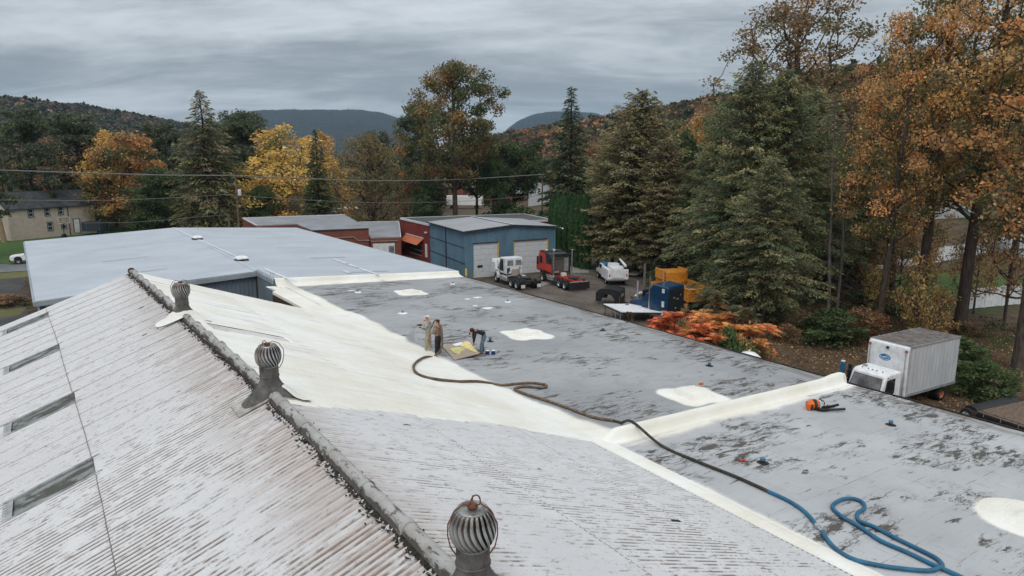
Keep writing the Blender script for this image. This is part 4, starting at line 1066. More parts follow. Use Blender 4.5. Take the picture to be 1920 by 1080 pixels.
def roof_at(px, py): v = FR(px, py); return (v.x, v.y, float(zmem(np.array([v.x]), np.array([v.y]))[0]))
M['cap_blue'] = plain('cap_blue', (0.09, 0.2, 0.32), .6, dirt=.3)
def cap_vent(px, py, lab, s=1.0, disc=True):
    e = empty('vent_cap', roof_at(px, py), 0, lab, 'vent cap', 'small blue vent caps on the grey roof')
    if disc: MB().lathe([(0, .05), (.12, .05), (.24 * s, .02), (.3 * s, .003)], 20).build('foam_collar', M['white_clean'], e, smooth=70)
    MB().lathe([(.0, .0), (.05, .0), (.05, .1), (.06, .11), (.06, .15), (.04, .17), (0, .17)], 14).build('cap', M['cap_blue'], e)
cap_vent(755, 588, 'small blue vent cap on a white collar, left of the two standing workers')
cap_vent(769 + 80, 533, 'small blue vent cap near the far foam curb', .7)
cap_vent(952, 566, 'small blue vent cap on a white collar right of the far hatch', .8)
cap_vent(671, 548, 'small blue vent cap on a white collar at the far left of the grey roof', .9)
def pipe_cap(px, py, lab, m='cap_blue', h=.17, r=.075):
    e = empty('pipe_stub', roof_at(px, py), 0, lab, 'pipe', 'short pipe stubs on the grey roof')
    MB().cyl((0, 0, 0), (0, 0, h * .7), r * .8).build('pipe', M['black_metal'], e); MB().lathe([(r, h * .5), (r * 1.1, h * .6), (r, h), (0, h * 1.05)], 14).build('cap', M[m], e)
    MB().lathe([(r * 2.5, .004), (r * 2.1, .015), (r, .04)], 16).build('collar', M['debris'], e)
pipe_cap(1330, 686, 'pipe stub with pale blue cap behind the near hatch')
pipe_cap(1670, 797, 'bright blue capped pipe stub right of the leaf blower')
pipe_cap(1430, 868, 'pale blue capped pipe stub beside the red tool')
pipe_cap(1130, 620, 'blue capped pipe stub near the right edge of the far roof', h=.14)
pipe_cap(919, 640, 'dark blue pipe stub behind the paint cans', h=.24)
def splat(px, py, lab, rx, ry):
    v = roof_at(px, py); b = MB(); n = 16; rs = random.Random(px)
    b.add([(0, 0, .045)] + [(rx * math.cos(2 * PI * k / n) * rs.uniform(.8, 1.1), ry * math.sin(2 * PI * k / n) * rs.uniform(.8, 1.1), -.004) for k in range(n)], [(0, 1 + k, 1 + (k + 1) % n) for k in range(n)])
    o = b.build('foam_blob', M['white_clean'], None, smooth=80); o.location = v; tag(o, lab, 'foam blob', 'white foam blobs on the grey roof')
splat(893, 558, 'white foam blob nearest behind the far hatch', .42, .24)
splat(912, 578, 'longest white foam blob between vent cap and dark patch', .5, .3)
splat(890, 574, 'smaller white foam blob just left of the longest one', .25, .14)
splat(658, 545, 'thin white foam blob at the far left corner of the grey roof', .4, .12)
splat(875, 561, 'white foam blob just right of the far square hatch', .3, .15)

# hose: brown taped part, then black, then blue
def smooth_pts(pts, k=5):
    out = []; pts = [Vector(p) for p in pts]
    for i_ in range(len(pts) - 1):
        p0 = pts[max(i_ - 1, 0)]; p1 = pts[i_]; p2 = pts[i_ + 1]; p3 = pts[min(i_ + 2, len(pts) - 1)]
        for q in range(k):
            t = q / k; out.append(.5 * ((2 * p1) + (-p0 + p2) * t + (2 * p0 - 5 * p1 + 4 * p2 - p3) * t * t + (-p0 + 3 * p1 - 3 * p2 + p3) * t ** 3))
    out.append(pts[-1]); return out
def on_any(px, py, r):
    a = FR(px, py)
    if a.x < 14.0: a = RS(px, py); a.z = float(zbase(np.array([a.x]))[0]) + .04
    else: a.z = float(zmem(np.array([a.x]), np.array([a.y]))[0]) + max(0, float(near_prof(np.array([a.x]), np.array([a.y - 15.56]))[0])) * (abs(a.y - 15.56) < 1)
    return Vector((a.x, a.y, a.z + r + .01))
WK = Vector((*FR(822, 668).xy, 0)); WK.z = zf(WK.x) + .02
hr = .05
hz_pts = [WK + Vector((.03, -.02, 1.52)), WK + Vector((.06, -.22, 1.42)), WK + Vector((.04, -.3, 1.0)), WK + Vector((-.02, -.38, .5))]
hz_pts += [on_any(*q, hr) for q in ((815, 671), (800, 674), (785, 680), (776, 690), (779, 702), (795, 711), (825, 717), (860, 720), (900, 722), (940, 724), (965, 722), (995, 720), (1020, 723), (1024, 727), (1010, 729), (985, 727), (965, 731), (985, 741), (1020, 752), (1060, 766), (1110, 784), (1150, 791))]
pts = smooth_pts(hz_pts); 
M['hose_brown'] = plain('taped_hose_brown', (0.15, 0.10, 0.065), .8, var=.4, sc=6); M['hose_black'] = plain('taped_hose_black', (0.05, 0.045, 0.038), .7, var=.4, sc=4); M['hose_blue'] = plain('hose_blue', (0.025, 0.135, 0.24), .5, var=.2, sc=3, dirt=.35, dirtc=(.12, .12, .12))
he = empty('spray_hose', pts[25], 0, 'long spray hose running from the worker across the roof, brown to blue', 'hose')
rsh = random.Random(3)
rel(MB().tube(pts, [hr * rsh.uniform(.88, 1.15) for _ in pts], 8).build('taped_hose', M['hose_brown'], None, smooth=80), he)
p2 = smooth_pts([on_any(*q, hr) for q in ((1150, 791), (1165, 795), (1185, 812), (1240, 838), (1310, 870), (1380, 898), (1440, 925))]); p2[0] = pts[-1]
rel(MB().tube(p2, hr * .95, 8).build('black_hose', M['hose_black'], None, smooth=80), he)
p3 = smooth_pts([p2[-1]] + [on_any(*q, hr) for q in ((1480, 944), (1510, 965), (1532, 990))])
rel(MB().tube(p3, hr, 10).build('blue_hose', M['hose_blue'], None, smooth=80), he)
p4 = [p3[-1], on_any(1541, 1001, hr)]; b = MB().tube(p4, .035, 8); b.tube([p4[0].lerp(p4[1], -.15), p4[0].lerp(p4[1], .25)], .065, 10); rel(b.build('coupling', M['alu'], None), he)
p5 = smooth_pts([p4[1]] + [on_any(*q, hr) for q in ((1550, 1015), (1568, 1034), (1600, 1053), (1650, 1065), (1700, 1072), (1740, 1075), (1760, 1070), (1766, 1064), (1755, 1052), (1725, 1036), (1680, 1014), (1640, 993), (1610, 980), (1608, 966), (1620, 958), (1617, 946), (1600, 939), (1580, 940), (1563, 949), (1562, 958), (1580, 974), (1612, 992), (1650, 1018), (1700, 1040), (1745, 1062), (1790, 1082), (1850, 1110), (1950, 1150))], 6)
for i_, v in enumerate(p5):
    if 75 < i_ < 100: pass
n5 = len(p5); 
for i_ in range(int(n5 * .70), n5): p5[i_].z += .0
rel(MB().tube(p5, hr, 10).build('blue_hose', M['hose_blue'], None, smooth=80), he)

# sheet of plywood sprayed with foam samples
bc = roof_at(862, 661); e = empty('sprayed_board', (bc[0], bc[1], bc[2] + .03), 0, 'tilted wooden board smeared with yellow foam between the workers', 'board')
cn = [Vector(roof_at(*q)) - Vector(bc) for q in ((829, 650), (852, 676), (899, 668), (880, 648))]
for k, c_ in enumerate(cn): c_.z = (.02, .03, .07, .18)[k]
vs = cn + [c_ + Vector((0, 0, .025)) for c_ in cn]
MB().add(vs, [(0, 1, 2, 3)[::-1], (4, 5, 6, 7), (0, 1, 5, 4)[::-1], (1, 2, 6, 5)[::-1], (2, 3, 7, 6)[::-1], (3, 0, 4, 7)[::-1]]).build('plywood', M['tan_box'], e, smooth=0)
def bil(u, v, dz): return cn[0].lerp(cn[3], u).lerp(cn[1].lerp(cn[2], u), v) + Vector((0, 0, .025 + dz))
def blob(nm, uv, mat, dz=.03):
    b = MB(); c_ = bil(sum(u for u, v in uv) / len(uv), sum(v for u, v in uv) / len(uv), dz)
    b.add([c_] + [bil(u, v, dz * .5) for u, v in uv] + [bil(u, v, -.002) for u, v in uv], [(0, 1 + k, 1 + (k + 1) % len(uv)) for k in range(len(uv))] + [(1 + k, 1 + len(uv) + k, 1 + len(uv) + (k + 1) % len(uv), 1 + (k + 1) % len(uv)) for k in range(len(uv))])
    b.build(nm, mat, e, smooth=60)
blob('yellow_foam', [(.14, .3), (.18, .62), (.3, .8), (.45, .62), (.68, .5), (.5, .35), (.3, .3)], plain('foam_green', (0.55, 0.52, 0.22), .8))
blob('yellow_foam', [(.55, .22), (.7, .5), (.85, .85), (.97, .95), (.97, .5), (.95, .12), (.85, .03)], M['foam_yellow'])
blob('white_paper', [(.35, .06), (.4, .22), (.68, .2), (.72, .04)], M['white_clean'], .008)

# two paint cans
for dx, lab in ((-.12, 'small dark blue can beside the board, the left one of a pair'), (.14, 'small dark blue can beside the board, the right one of a pair')):
    v = roof_at(919, 664); e = empty('paint_can', (v[0] + dx * .9, v[1] - dx * .6, v[2]), 0, lab, 'can', 'blue cans beside the board')
    b = MB(); b.cyl((0, 0, 0), (0, 0, .19), .095, n=16); b.build('can', plain('can_blue', (0.01, 0.035, 0.14), .4), e); MB().lathe([(.098, .18), (.1, .2), (.08, .195), (0, .19)], 16).build('lid', M['white_clean'], e)

# small tools
v = roof_at(1318, 728); hx, hy = hatches[2]
e = empty('drill', (v[0] - .15, v[1] - .1, v[2] + .23), R(40), 'orange and black cordless tool lying on the near foam hatch', 'tool')
MB().cyl((-.12, 0, .04), (.1, 0, .04), .035).build('tool_body', M['orange_plastic'], e); MB().cyl((.1, 0, .04), (.17, 0, .04), .018).build('chuck', M['black_metal'], e)
MB().box(-.1, -.04, -.02, .13, .01, .06).build('handle', M['black_metal'], e, bevel=.01); MB().box(-.14, 0, .11, .18, 0, .07).build('battery', M['orange_plastic'], e, bevel=.01)
e = empty('hand_grinder', roof_at(1393, 866), R(-15), 'red and black power tool lying on the near grey roof', 'tool')
MB().cyl((-.13, 0, .05), (.1, 0, .05), .04).build('tool_body', M['red_tool'], e); MB().cyl((.1, 0, .03), (.1, 0, .07), .07).build('guard', M['alu'], e); MB().cyl((.06, .03, .06), (.08, .13, .09), .015).build('handle', M['black_metal'], e)
MB().tube([(-.13, 0, .04), (-.2, .05, .05), (-.18, .12, .1), (-.1, .1, .06)], .008, 6).build('strap', M['black_metal'], e)

# backpack leaf blower lying on its side
v = Vector(roof_at(1530, 770)); q = Vector(roof_at(1590, 772)); ax = (q - v); ax.z = 0; L = ax.length
e = empty('leaf_blower', v, math.atan2(ax.y, ax.x), 'orange backpack leaf blower lying on the roof with black tubes pointing right', 'leaf blower')
b = MB(); b.cyl((-.32, .1, .19), (-.12, .1, .19), .15, .19, 16); b.cyl((-.12, .1, .19), (-.06, .1, .19), .19, .15, 16); b.build('engine_cover', M['orange_plastic'], e, bevel=.01)
MB().box(-.36, -.22, -.08, .05, .02, .3).build('fuel_tank', M['orange_plastic'], e, bevel=.04)
MB().box(-.22, -.15, -.1, .0, .06, .26).build('air_filter', M['black_metal'], e, bevel=.02)
MB().cyl((.0, .1, .2), (.1, .1, .2), .2, .17, 18).build('fan_housing', M['orange_plastic'], e)
MB().cyl((-.07, .1, .2), (.01, .1, .2), .205, n=18).build('housing_band', M['black_metal'], e)
MB().box(.11, .15, -.1, .32, .02, .38).build('back_plate', M['white_paint'], e, bevel=.02)
for yy in (0, .22): MB().tube([(.15, yy, .34), (.24, yy, .4), (.3, yy, .3), (.28, yy, .15), (.17, yy, .06)], .018, 6).build('strap', M['black_metal'], e, smooth=80)
MB().tube(smooth_pts([(.02, -.02, .1), (.12, -.14, .08), (.3, -.12, .07), (.42, -.1, .07)]), .06, 12).build('elbow', M['black_rubber'], e, smooth=80)
MB().tube([(.42, -.1, .07), (.7, -.06, .06), (1.1, 0, .055)], [.05, .045, .05], 14).build('blower_tube', M['black_metal'], e, smooth=60)
b = MB(); 
for k in range(14): b.cyl((.3 + .035 * k, .06 + .012 * k, .09), (.322 + .035 * k, .067 + .012 * k, .09), .055, n=12)
b.cyl((.78, .24, .09), (1.0, .34, .1), .05, n=12); b.tube([(.2, .05, .1), (.5, .13, .09), (.8, .25, .09)], .045, 10); b.build('flexible_tube', M['black_rubber'], e)
MB().cyl((.48, .12, .12), (.48, .12, .19), .02).build('throttle_grip', M['black_metal'], e)

# ================================================================== YARD BUILDINGS
def ewrap(name, loc, label, cat, rz=0.0, group=None): return empty(name, loc, rz, label, cat, group)
def poly_roof(name, pts, mat, parent, th_=.12, smooth=0):
    pts = [Vector(p) for p in pts]; n = len(pts); vs = pts + [p - Vector((0, 0, th_)) for p in pts]
    return rel(MB().add(vs, [tuple(range(n)), tuple(range(n, 2 * n))[::-1]] + [(i_, n + i_, n + (i_ + 1) % n, (i_ + 1) % n) for i_ in range(n)]).build(name, mat, None, smooth=0), parent)
def wallq(name, a, c, z0, za, zc_, mat, parent, th_=.15):
    a, c = Vector((*a, 0)), Vector((*c, 0)); d = (c - a).normalized(); n = Vector((d.y, -d.x, 0)) * -th_
    vs = []
    for o_ in (Vector((0, 0, 0)), n): vs += [a + o_ + Vector((0, 0, z0)), c + o_ + Vector((0, 0, z0)), c + o_ + Vector((0, 0, zc_)), a + o_ + Vector((0, 0, za))]
    return rel(MB().add(vs, [(0, 1, 2, 3), (7, 6, 5, 4), (0, 4, 5, 1), (1, 5, 6, 2), (2, 6, 7, 3), (3, 7, 4, 0)]).build(name, mat, None, smooth=0), parent)
# blue metal workshop
bl = ewrap('blue_workshop', (45, 70, 0), 'blue ribbed metal workshop with two white roller doors facing the yard', 'building')
N_ = Vector((39.1, 66.8, 0)); E_ = Vector((51.15, 65.55, 0)); NB = Vector((41.4, 79.8, 0)); EB = Vector((53.6, 76.5, 0)); AP = (N_ + E_) / 2 + Vector((.0, 0, 0)); APB = Vector((46.9, 78.2, 0))
fd = (E_ - N_).normalized(); WF = (E_ - N_).length
def onf(s, off=0.0): v = N_ + fd * s + Vector((fd.y, -fd.x, 0)) * off; return (v.x, v.y)
def ztf(sa, sb):   # gable top along the front
    def f(t): 
        s = sa + (sb - sa) * t; return 5.48 + (.46) * (1 - abs(s - WF / 2) / (WF / 2)) - .1
    return f
D1 = (1.05, 4.15); D2 = (6.35, 10.9); DT = 3.98
for sa, sb, z0, zt_ in ((0, D1[0], -.1, None), (D1[0], D1[1], DT, None), (D1[1], D2[0], -.1, None), (D2[0], D2[1], DT, None), (D2[1], WF, -.1, None)):
    rel(siding([onf(sa), onf(sb)], z0, ztf(sa, sb), .3, .035).build('wall_panel', M['blue_siding'], smooth=0), bl)
wallpart([(NB.x, NB.y), (N_.x, N_.y)], -.1, lambda f: 5.4, M['blue_siding'], bl, name='wall_panel')
wallpart([(E_.x, E_.y), (EB.x, EB.y)], -.1, lambda f: 5.4, M['blue_siding'], bl, name='wall_panel')
v3 = lambda p, z, dx=0, dy=0: (p.x + dx, p.y + dy, z)
poly_roof('roof_slope', [v3(N_, 5.5, -.3, -.35), v3(AP, 5.98, 0, -.35), v3(APB, 5.98), v3(NB, 5.5, -.3, 0)], M['metal_roof_grey'], bl)
poly_roof('roof_slope', [v3(AP, 5.98, 0, -.35), v3(E_, 5.5, .3, -.35), v3(EB, 5.5, .3, 0), v3(APB, 5.98)], M['metal_roof_grey'], bl)
b = MB(); beam(b, v3(AP, 6.0, 0, -.38), v3(APB, 6.0), .12, .05); rel(b.build('ridge_cap', M['trim_white']), bl)
b = MB()
for k in range(22): 
    q = AP.lerp(APB, k / 22); b.box(q.x - .22, q.x - .1, q.y - .12, q.y + .12, 5.97, 6.03)
rel(b.build('closure_strip', M['trim_dark'], smooth=0), bl)
b = MB(); beam(b, v3(N_, 5.36, -.32, -.37), v3(AP, 5.84, 0, -.37), .04, .16); beam(b, v3(AP, 5.84, 0, -.37), v3(E_, 5.36, .3, -.37), .04, .16); rel(b.build('fascia', M['trim_dark']), bl)
b = MB(); beam(b, v3(NB, 5.32, -.34), v3(N_, 5.32, -.34, -.35), .07, .14); rel(b.build('gutter', M['black_metal']), bl)
for z in (1.7, 3.5):
    b = MB(); beam(b, v3(NB, z, -.05), v3(N_, z, -.05), .012, .07); rel(b.build('wall_rail', M['black_metal']), bl)
b = MB(); q = N_.lerp(NB, .5); b.box(q.x - .1, q.x - .02, q.y - .06, q.y + .06, 0, 5.35); rel(b.build('downpipe', M['black_metal']), bl)
for (s0, s1) in (D1, D2):
    dr = empty('roller_door', (*onf((s0 + s1) / 2, -.12), 0), math.atan2(fd.y, fd.x)); 
    dr.parent = bl; dr.matrix_parent_inverse = Matrix.Translation(-bl.location); wd = (s1 - s0) / 2
    for k in range(6):
        z0 = k * DT / 6
        b = MB().box(-wd, wd, -.04, 0, z0 + .012, z0 + DT / 6 - .008)
        for r_ in (.3, .62): b.box(-wd, wd, -.055, -.041, z0 + DT / 6 * r_, z0 + DT / 6 * r_ + .03)
        b.build('door_panel', M['door_white'], dr, bevel=.01)
    MB().prism([(-.3, 1.0), (-.35, .85), (-.3, .72), (.3, .72), (.35, .85), (.3, 1.0)], -.085, -.058, 'y', Matrix.Translation((-wd + .85, 0, .45))).build('door_window', M['glass_dark'], dr)
    MB().box(wd, wd + .12, -.2, .0, 0, DT).build('door_trim', M['yellow_post'], dr); MB().box(-wd - .1, wd + .12, -.2, .0, DT, DT + .1).build('door_trim', M['trim_dark'], dr)
    MB().box(-wd - .05, -wd, -.22, .0, 0, 1.2 if s0 < 3 else DT).build('door_trim', M['yellow_post'], dr)
lx, ly = onf(WF / 2 + .1, -.35)
b = MB().box(lx - .16, lx + .16, ly - .1, ly + .2, 4.6, 5.25); b.box(lx - .08, lx + .08, ly - .2, ly + .1, 5.2, 5.5); rel(b.build('flood_lamp', M['black_metal'], bevel=.02), bl)
lx, ly = onf(5.0, -.12); rel(MB().box(lx - .14, lx + .14, ly - .06, ly + .05, 3.0, 3.35).build('wall_light', M['lamp_white'], bevel=.02), bl)
b = MB().tube([v3(E_, 5.3), v3(E_, 5.35, .5, -.3), v3(E_, 5.25, .7, -.4)], .03, 6); b.ball(v3(E_, 5.2, .75, -.42), .14, .14, .1); rel(b.build('yard_lamp', M['lamp_white']), bl)
bp = ewrap('bollard', (N_.x - .35, N_.y - .75, 0), 'yellow steel bollard at the corner of the blue workshop', 'bollard'); MB().lathe([(.11, 0), (.11, 1.25), (.08, 1.32), (0, 1.34)], 14).build('post', M['yellow_post'], bp)
# brick red block behind it
rb = ewrap('red_brick_building', (48, 85, 0), 'red painted brick building with black flat roof and orange awning behind blue workshop', 'building')
RA, RB_ = Vector((41.45, 80.0, 0)), Vector((42.6, 91.2, 0)); RC, RD = P(982, 400.5, 5.15), P(1037, 411.5, 5.15)
for a, c in ((RB_, RA), (RA, RD), (RD, RC), (RC, RB_)): wallq('wall', (a.x, a.y), (c.x, c.y), -.1, 4.95, 4.95, M['brick_red'], rb)
poly_roof('roof', [v3(RA, 5.06), v3(RD, 5.06), v3(RC, 5.1), v3(RB_, 5.1)], M['black_roof'], rb, .1)
for a, c in ((RB_, RA), (RD, RC), (RC, RB_), (RA, RD)):
    b = MB(); beam(b, v3(a, 4.9), v3(c, 4.9), .1, .26); rel(b.build('roof_trim', M['trim_white']), rb)
def onr(t, off=0.0): d = (RA - RB_).normalized(); v = RB_.lerp(RA, t) + Vector((d.y, -d.x, 0)) * off; return v
# awning on the wall that faces left
aw = empty('awning', v3(onr(.50), 0), 0); aw.parent = rb; aw.matrix_parent_inverse = Matrix.Translation(-rb.location)
a0, a1 = onr(.20), onr(.80); b0, b1 = onr(.20, -1.0), onr(.80, -1.0)
if b0.x > a0.x: b0, b1 = onr(.20, 1.0), onr(.80, 1.0)
def sub(o, par, root): o.parent = par; o.matrix_parent_inverse = Matrix.Translation(-par.location); return o
sub(MB().add([v3(a0, 3.0), v3(a1, 3.0), v3(b1, 2.2), v3(b0, 2.2), v3(a0, 2.9), v3(a1, 2.9), v3(b1, 2.15), v3(b0, 2.15)], [(0, 1, 2, 3), (7, 6, 5, 4), (0, 4, 5, 1), (1, 5, 6, 2), (2, 6, 7, 3), (3, 7, 4, 0)]).build('canopy', M['awning'], None, smooth=0), aw, rb)
b = MB(); beam(b, v3(a0, 3.0), v3(a1, 3.0), .12, .12); sub(b.build('awning_case', M['trim_white']), aw, rb)
wn = empty('window', v3(onr(.5), 1.3), 0); sub(wn, rb, rb)
w0, w1 = onr(.34), onr(.74); k = Vector((b0.x - a0.x, b0.y - a0.y, 0)).normalized() * .04
b = MB().add([v3(w0 + k, .6), v3(w1 + k, .6), v3(w1 + k, 2.0), v3(w0 + k, 2.0)], [(0, 1, 2, 3)]); sub(b.build('pane', M['glass_dark'], None, smooth=0), wn, rb)
b = MB()
for z in (.55, 1.2, 2.0): beam(b, v3(w0 + k, z), v3(w1 + k, z), .05, .07)
sub(b.build('window_frame', M['new_wood']), wn, rb)
d0, d1 = onr(.86), onr(.92); b = MB(); beam(b, v3(d0 + k, .6), v3(d1 + k, .6), .03, 1.8); rel(b.build('door', M['white_paint']), rb)
b = MB(); q = onr(.93, 0) + k * 5; b.box(q.x - .15, q.x + .1, q.y - .2, q.y + .2, 3.9, 4.05); rel(b.build('wall_light', M['lamp_white']), rb)
b = MB(); q = onr(.1) + k; b.box(q.x - .04, q.x + .04, q.y - .08, q.y + .08, 1, 4.8); q = onr(.62) + k; b.box(q.x - .04, q.x + .04, q.y - .04, q.y + .04, 4.1, 4.8); rel(b.build('downpipe', M['brick_red']), rb)
# low brick workshop A with mono pitch roof and annex B
wa = ewrap('brick_workshop', (31, 95, 0), 'long low brick workshop with grey mono pitch roof behind the warehouse', 'building')
A1, A2, A3, A4, A5, A6 = [Vector((*q, 0)) for q in ((28.6, 88.5), (35.9, 87.0), (37.9, 100.9), (23.5, 103.4), (23.3, 95.2), (28.6, 94.8))]
poly_roof('roof', [v3(A1, 4.38), v3(A2, 4.38), v3(A3, 5.12), v3(A4, 5.12), v3(A5, 4.75), v3(A6, 4.73)], M['grey_roof'], wa, .14)
for a, c, za, zc_ in ((A1, A2, 4.3, 4.3), (A2, A3, 4.3, 5.0), (A3, A4, 5, 5), (A4, A5, 5, 4.6), (A5, A6, 4.6, 4.6), (A6, A1, 4.6, 4.3)): wallq('wall', (a.x, a.y), (c.x, c.y), -.1, za, zc_, M['brick'], wa)
b = MB(); beam(b, v3(A3, 5.05), v3(A4, 5.05), .08, .16); beam(b, v3(A4, 5.05), v3(A5, 4.68), .08, .16); rel(b.build('roof_trim', M['trim_white']), wa)
b = MB(); beam(b, v3(A1, 4.2, 0, -.05), v3(A2, 4.2, 0, -.05), .05, .14); rel(b.build('eave_shadow_board', M['trim_dark']), wa)
b = MB().tube([v3(A1, 3.2, 0, -.12), v3(A1.lerp(A2, .72), 3.25, 0, -.12), v3(A1.lerp(A2, .8), 2.75, 0, -.12), v3(A2, 2.7, .1, -.12)], .05, 6); rel(b.build('conduit', M['concrete']), wa)
q = A1.lerp(A2, .62); rel(MB().box(q.x - .5, q.x + .5, q.y - .12, q.y - .06, 1.7, 2.3).build('window', M['white_paint']), wa)
an = ewrap('brick_annex', (40, 91, 0), 'small brick annex with white garage front between the brick workshop and red building', 'building')
B1, B2, B3, B4 = [Vector((*q, 0)) for q in ((36.0, 86.7), (39.8, 85.3), (45.0, 97.0), (39.4, 99.3))]
poly_roof('roof', [v3(B1, 3.1), v3(B2, 3.1), v3(B3, 4.05), v3(B4, 4.05)], M['grey_roof'], an, .14)
for a, c, za, zc_ in ((B1, B2, 2.96, 2.96), (B2, B3, 2.96, 3.9), (B3, B4, 3.9, 3.9), (B4, B1, 3.9, 2.96)): wallq('wall', (a.x, a.y), (c.x, c.y), -.1, za, zc_, M['brick'], an)
b = MB(); beam(b, v3(B4, 3.98), v3(B3, 3.98), .08, .13); beam(b, v3(B2, 3.0), v3(B3, 3.98), .05, .1); rel(b.build('roof_trim', M['trim_white']), an)
p, q = B1.lerp(B2, .06), B1.lerp(B2, .78); b = MB(); beam(b, v3(p, 0, 0, -.08), v3(q, 0, 0, -.08), .05, 2.25); rel(b.build('garage_front', M['white_paint']), an)
p, q = B1.lerp(B2, .57), B1.lerp(B2, .75); b = MB(); beam(b, v3(p, 0, 0, -.15), v3(q, 0, 0, -.15), .03, 1.9); rel(b.build('door', M['glass_grey']), an)
b = MB(); beam(b, v3(B1, 2.55, 0, -.15), v3(B2.lerp(B1, .1), 2.55, 0, -.15), .04, .08); rel(b.build('conduit', M['concrete']), an)

# ------------------------------------------------------------------ houses
def window(parent, x, y, z, wd, ht, nrm='y', s=-1, dark='trim_dark'):
    w_ = empty('window', (x, y, z), 0); w_.parent = parent
    def bx_(b, u0, u1, z0, z1, d0, d1):
        if nrm == 'y': b.box(u0, u1, min(s * d0, s * d1), max(s * d0, s * d1), z0, z1)
        else: b.box(min(s * d0, s * d1), max(s * d0, s * d1), u0, u1, z0, z1)
    b = MB()
    for a in ((-wd / 2 - .1, wd / 2 + .1, ht / 2, ht / 2 + .1), (-wd / 2 - .1, wd / 2 + .1, -ht / 2 - .1, -ht / 2), (-wd / 2 - .1, -wd / 2, -ht / 2, ht / 2), (wd / 2, wd / 2 + .1, -ht / 2, ht / 2)): bx_(b, *a, .0, .07)
    b.build('window_frame', M[dark], w_)
    b = MB()
    for a in ((-wd / 2, wd / 2, ht / 2 - .06, ht / 2), (-wd / 2, wd / 2, -ht / 2, -ht / 2 + .07), (-wd / 2, -wd / 2 + .06, -ht / 2, ht / 2), (wd / 2 - .06, wd / 2, -ht / 2, ht / 2), (-wd / 2, wd / 2, -.04, .04)): bx_(b, *a, .0, .05)
    b.build('sash', M['trim_white'], w_)
    b = MB(); bx_(b, -wd / 2, wd / 2, -ht / 2, ht / 2, .0, .02); b.build('pane', M['glass_dark'], w_)
def house(name, loc, rz, label, w_, d_, hw, hr, wall, roof, wins=(), chim=None, over=.35, trim='trim_white'):
    """gable roof, ridge along local x; front is -y"""
    e = empty(name, loc, rz, label, 'house')
    MB().prism([(-d_ / 2, -.3), (d_ / 2, -.3), (d_ / 2, hw), (0, hw + hr), (-d_ / 2, hw)], -w_ / 2, w_ / 2, 'x').build('wall', M[wall], e, smooth=0)
    sl = hr / (d_ / 2)
    for s in (-1, 1):
        y1 = s * (d_ / 2 + over); z1 = hw - sl * over; q = [(-w_ / 2 - over, 0, hw + hr + .02), (w_ / 2 + over, 0, hw + hr + .02), (w_ / 2 + over, y1, z1 + .02), (-w_ / 2 - over, y1, z1 + .02)]
        vs = q + [(a, c, z + .12) for a, c, z in q]; MB().add(vs, [(0, 1, 2, 3), (7, 6, 5, 4), (0, 4, 5, 1), (1, 5, 6, 2), (2, 6, 7, 3), (3, 7, 4, 0)]).build('roof_slope', M[roof], e, smooth=0)
    for s in (-1, 1):
        for t in (-1, 1): beam(MB(), (t * (w_ / 2 + over), s * (d_ / 2 + over), hw - sl * over - .12), (t * (w_ / 2 + over), 0, hw + hr - .12), .04, .2).build('verge_board', M[trim], e, smooth=0)
    for wx, wz, nrm, s, ww, wh_ in wins:
        if nrm == 'y': window(e, wx, s * (d_ / 2 + .002), wz, ww, wh_, 'y', s, 'trim_dark' if trim == 'trim_dark' else 'trim_white')
        else: window(e, s * (w_ / 2 + .002), wx, wz, ww, wh_, 'x', s, 'trim_dark' if trim == 'trim_dark' else 'trim_white')
    if chim: MB().box(chim[0] - .35, chim[0] + .35, chim[1] - .3, chim[1] + .3, hw, hw + hr + chim[2]).build('chimney', M['brick'], e)
    return e
# tan house at the left: left bottom corner px 22,455, right px 180,437
hl, hrr = P(22, 452, 0), P(183, 436, 0); hd2 = (hrr - hl); HW = hd2.length; ha = math.atan2(hd2.y, hd2.x)
nrm_ = Vector((-hd2.y, hd2.x, 0)).normalized(); mid = (hl + hrr) / 2 + nrm_ * 3.6
def onh(px): # local x on the facade for a pixel column
    v = D(px, 430, (hl.xy.length + hrr.xy.length) / 2); return (v - Vector((mid.x, mid.y, 0))).dot(hd2.normalized())
xs_ = [onh(q) for q in (46, 87, 121, 90, 125, 158, 139)]
th_ = house('tan_house', (mid.x, mid.y, 0), ha, 'two storey tan sided house with dark roof at the far left', HW, 7.2, 5.3, 2.5, 'tan_siding', 'house_roof',
      [(xs_[0], 4.45, 'y', -1, .75, 1.3), (xs_[1], 4.45, 'y', -1, .75, 1.3), (xs_[2], 4.5, 'y', -1, .75, 1.3), (xs_[3], 1.9, 'y', -1, .75, 1.4), (xs_[4], 2.0, 'y', -1, .75, 1.4), (-1, 4.2, 'x', -1, .8, 1.3), (-1, 1.7, 'x', -1, .8, 1.4)], (xs_[2] + .3, .2, .9), .3, 'trim_dark')
dd = empty('door', (xs_[5], -3.62, 1.7), 0); dd.parent = th_
MB().box(-.5, .5, -.05, 0, -1.3, 1.1).build('door_leaf', M['white_clean'], dd); 
b = MB()
for a in ((-.6, -.5, -1.3, 1.2), (.5, .6, -1.3, 1.2), (-.6, .6, 1.1, 1.2)): b.box(a[0], a[1], -.08, 0, a[2], a[3])
b.build('door_frame', M['trim_dark'], dd)
b = MB().box(xs_[6] - .06, xs_[6] + .06, -3.7, -3.6, 0, 5.2); b.box(HW / 2 - .1, HW / 2 + .04, -3.72, -3.6, 0, 5.2); b.build('corner_trim', M['trim_dark'], th_)
MB().box(HW / 2, HW / 2 + 3.0, -2.2, 2, 0, 2.9).build('lean_to', M['white_siding'], th_)
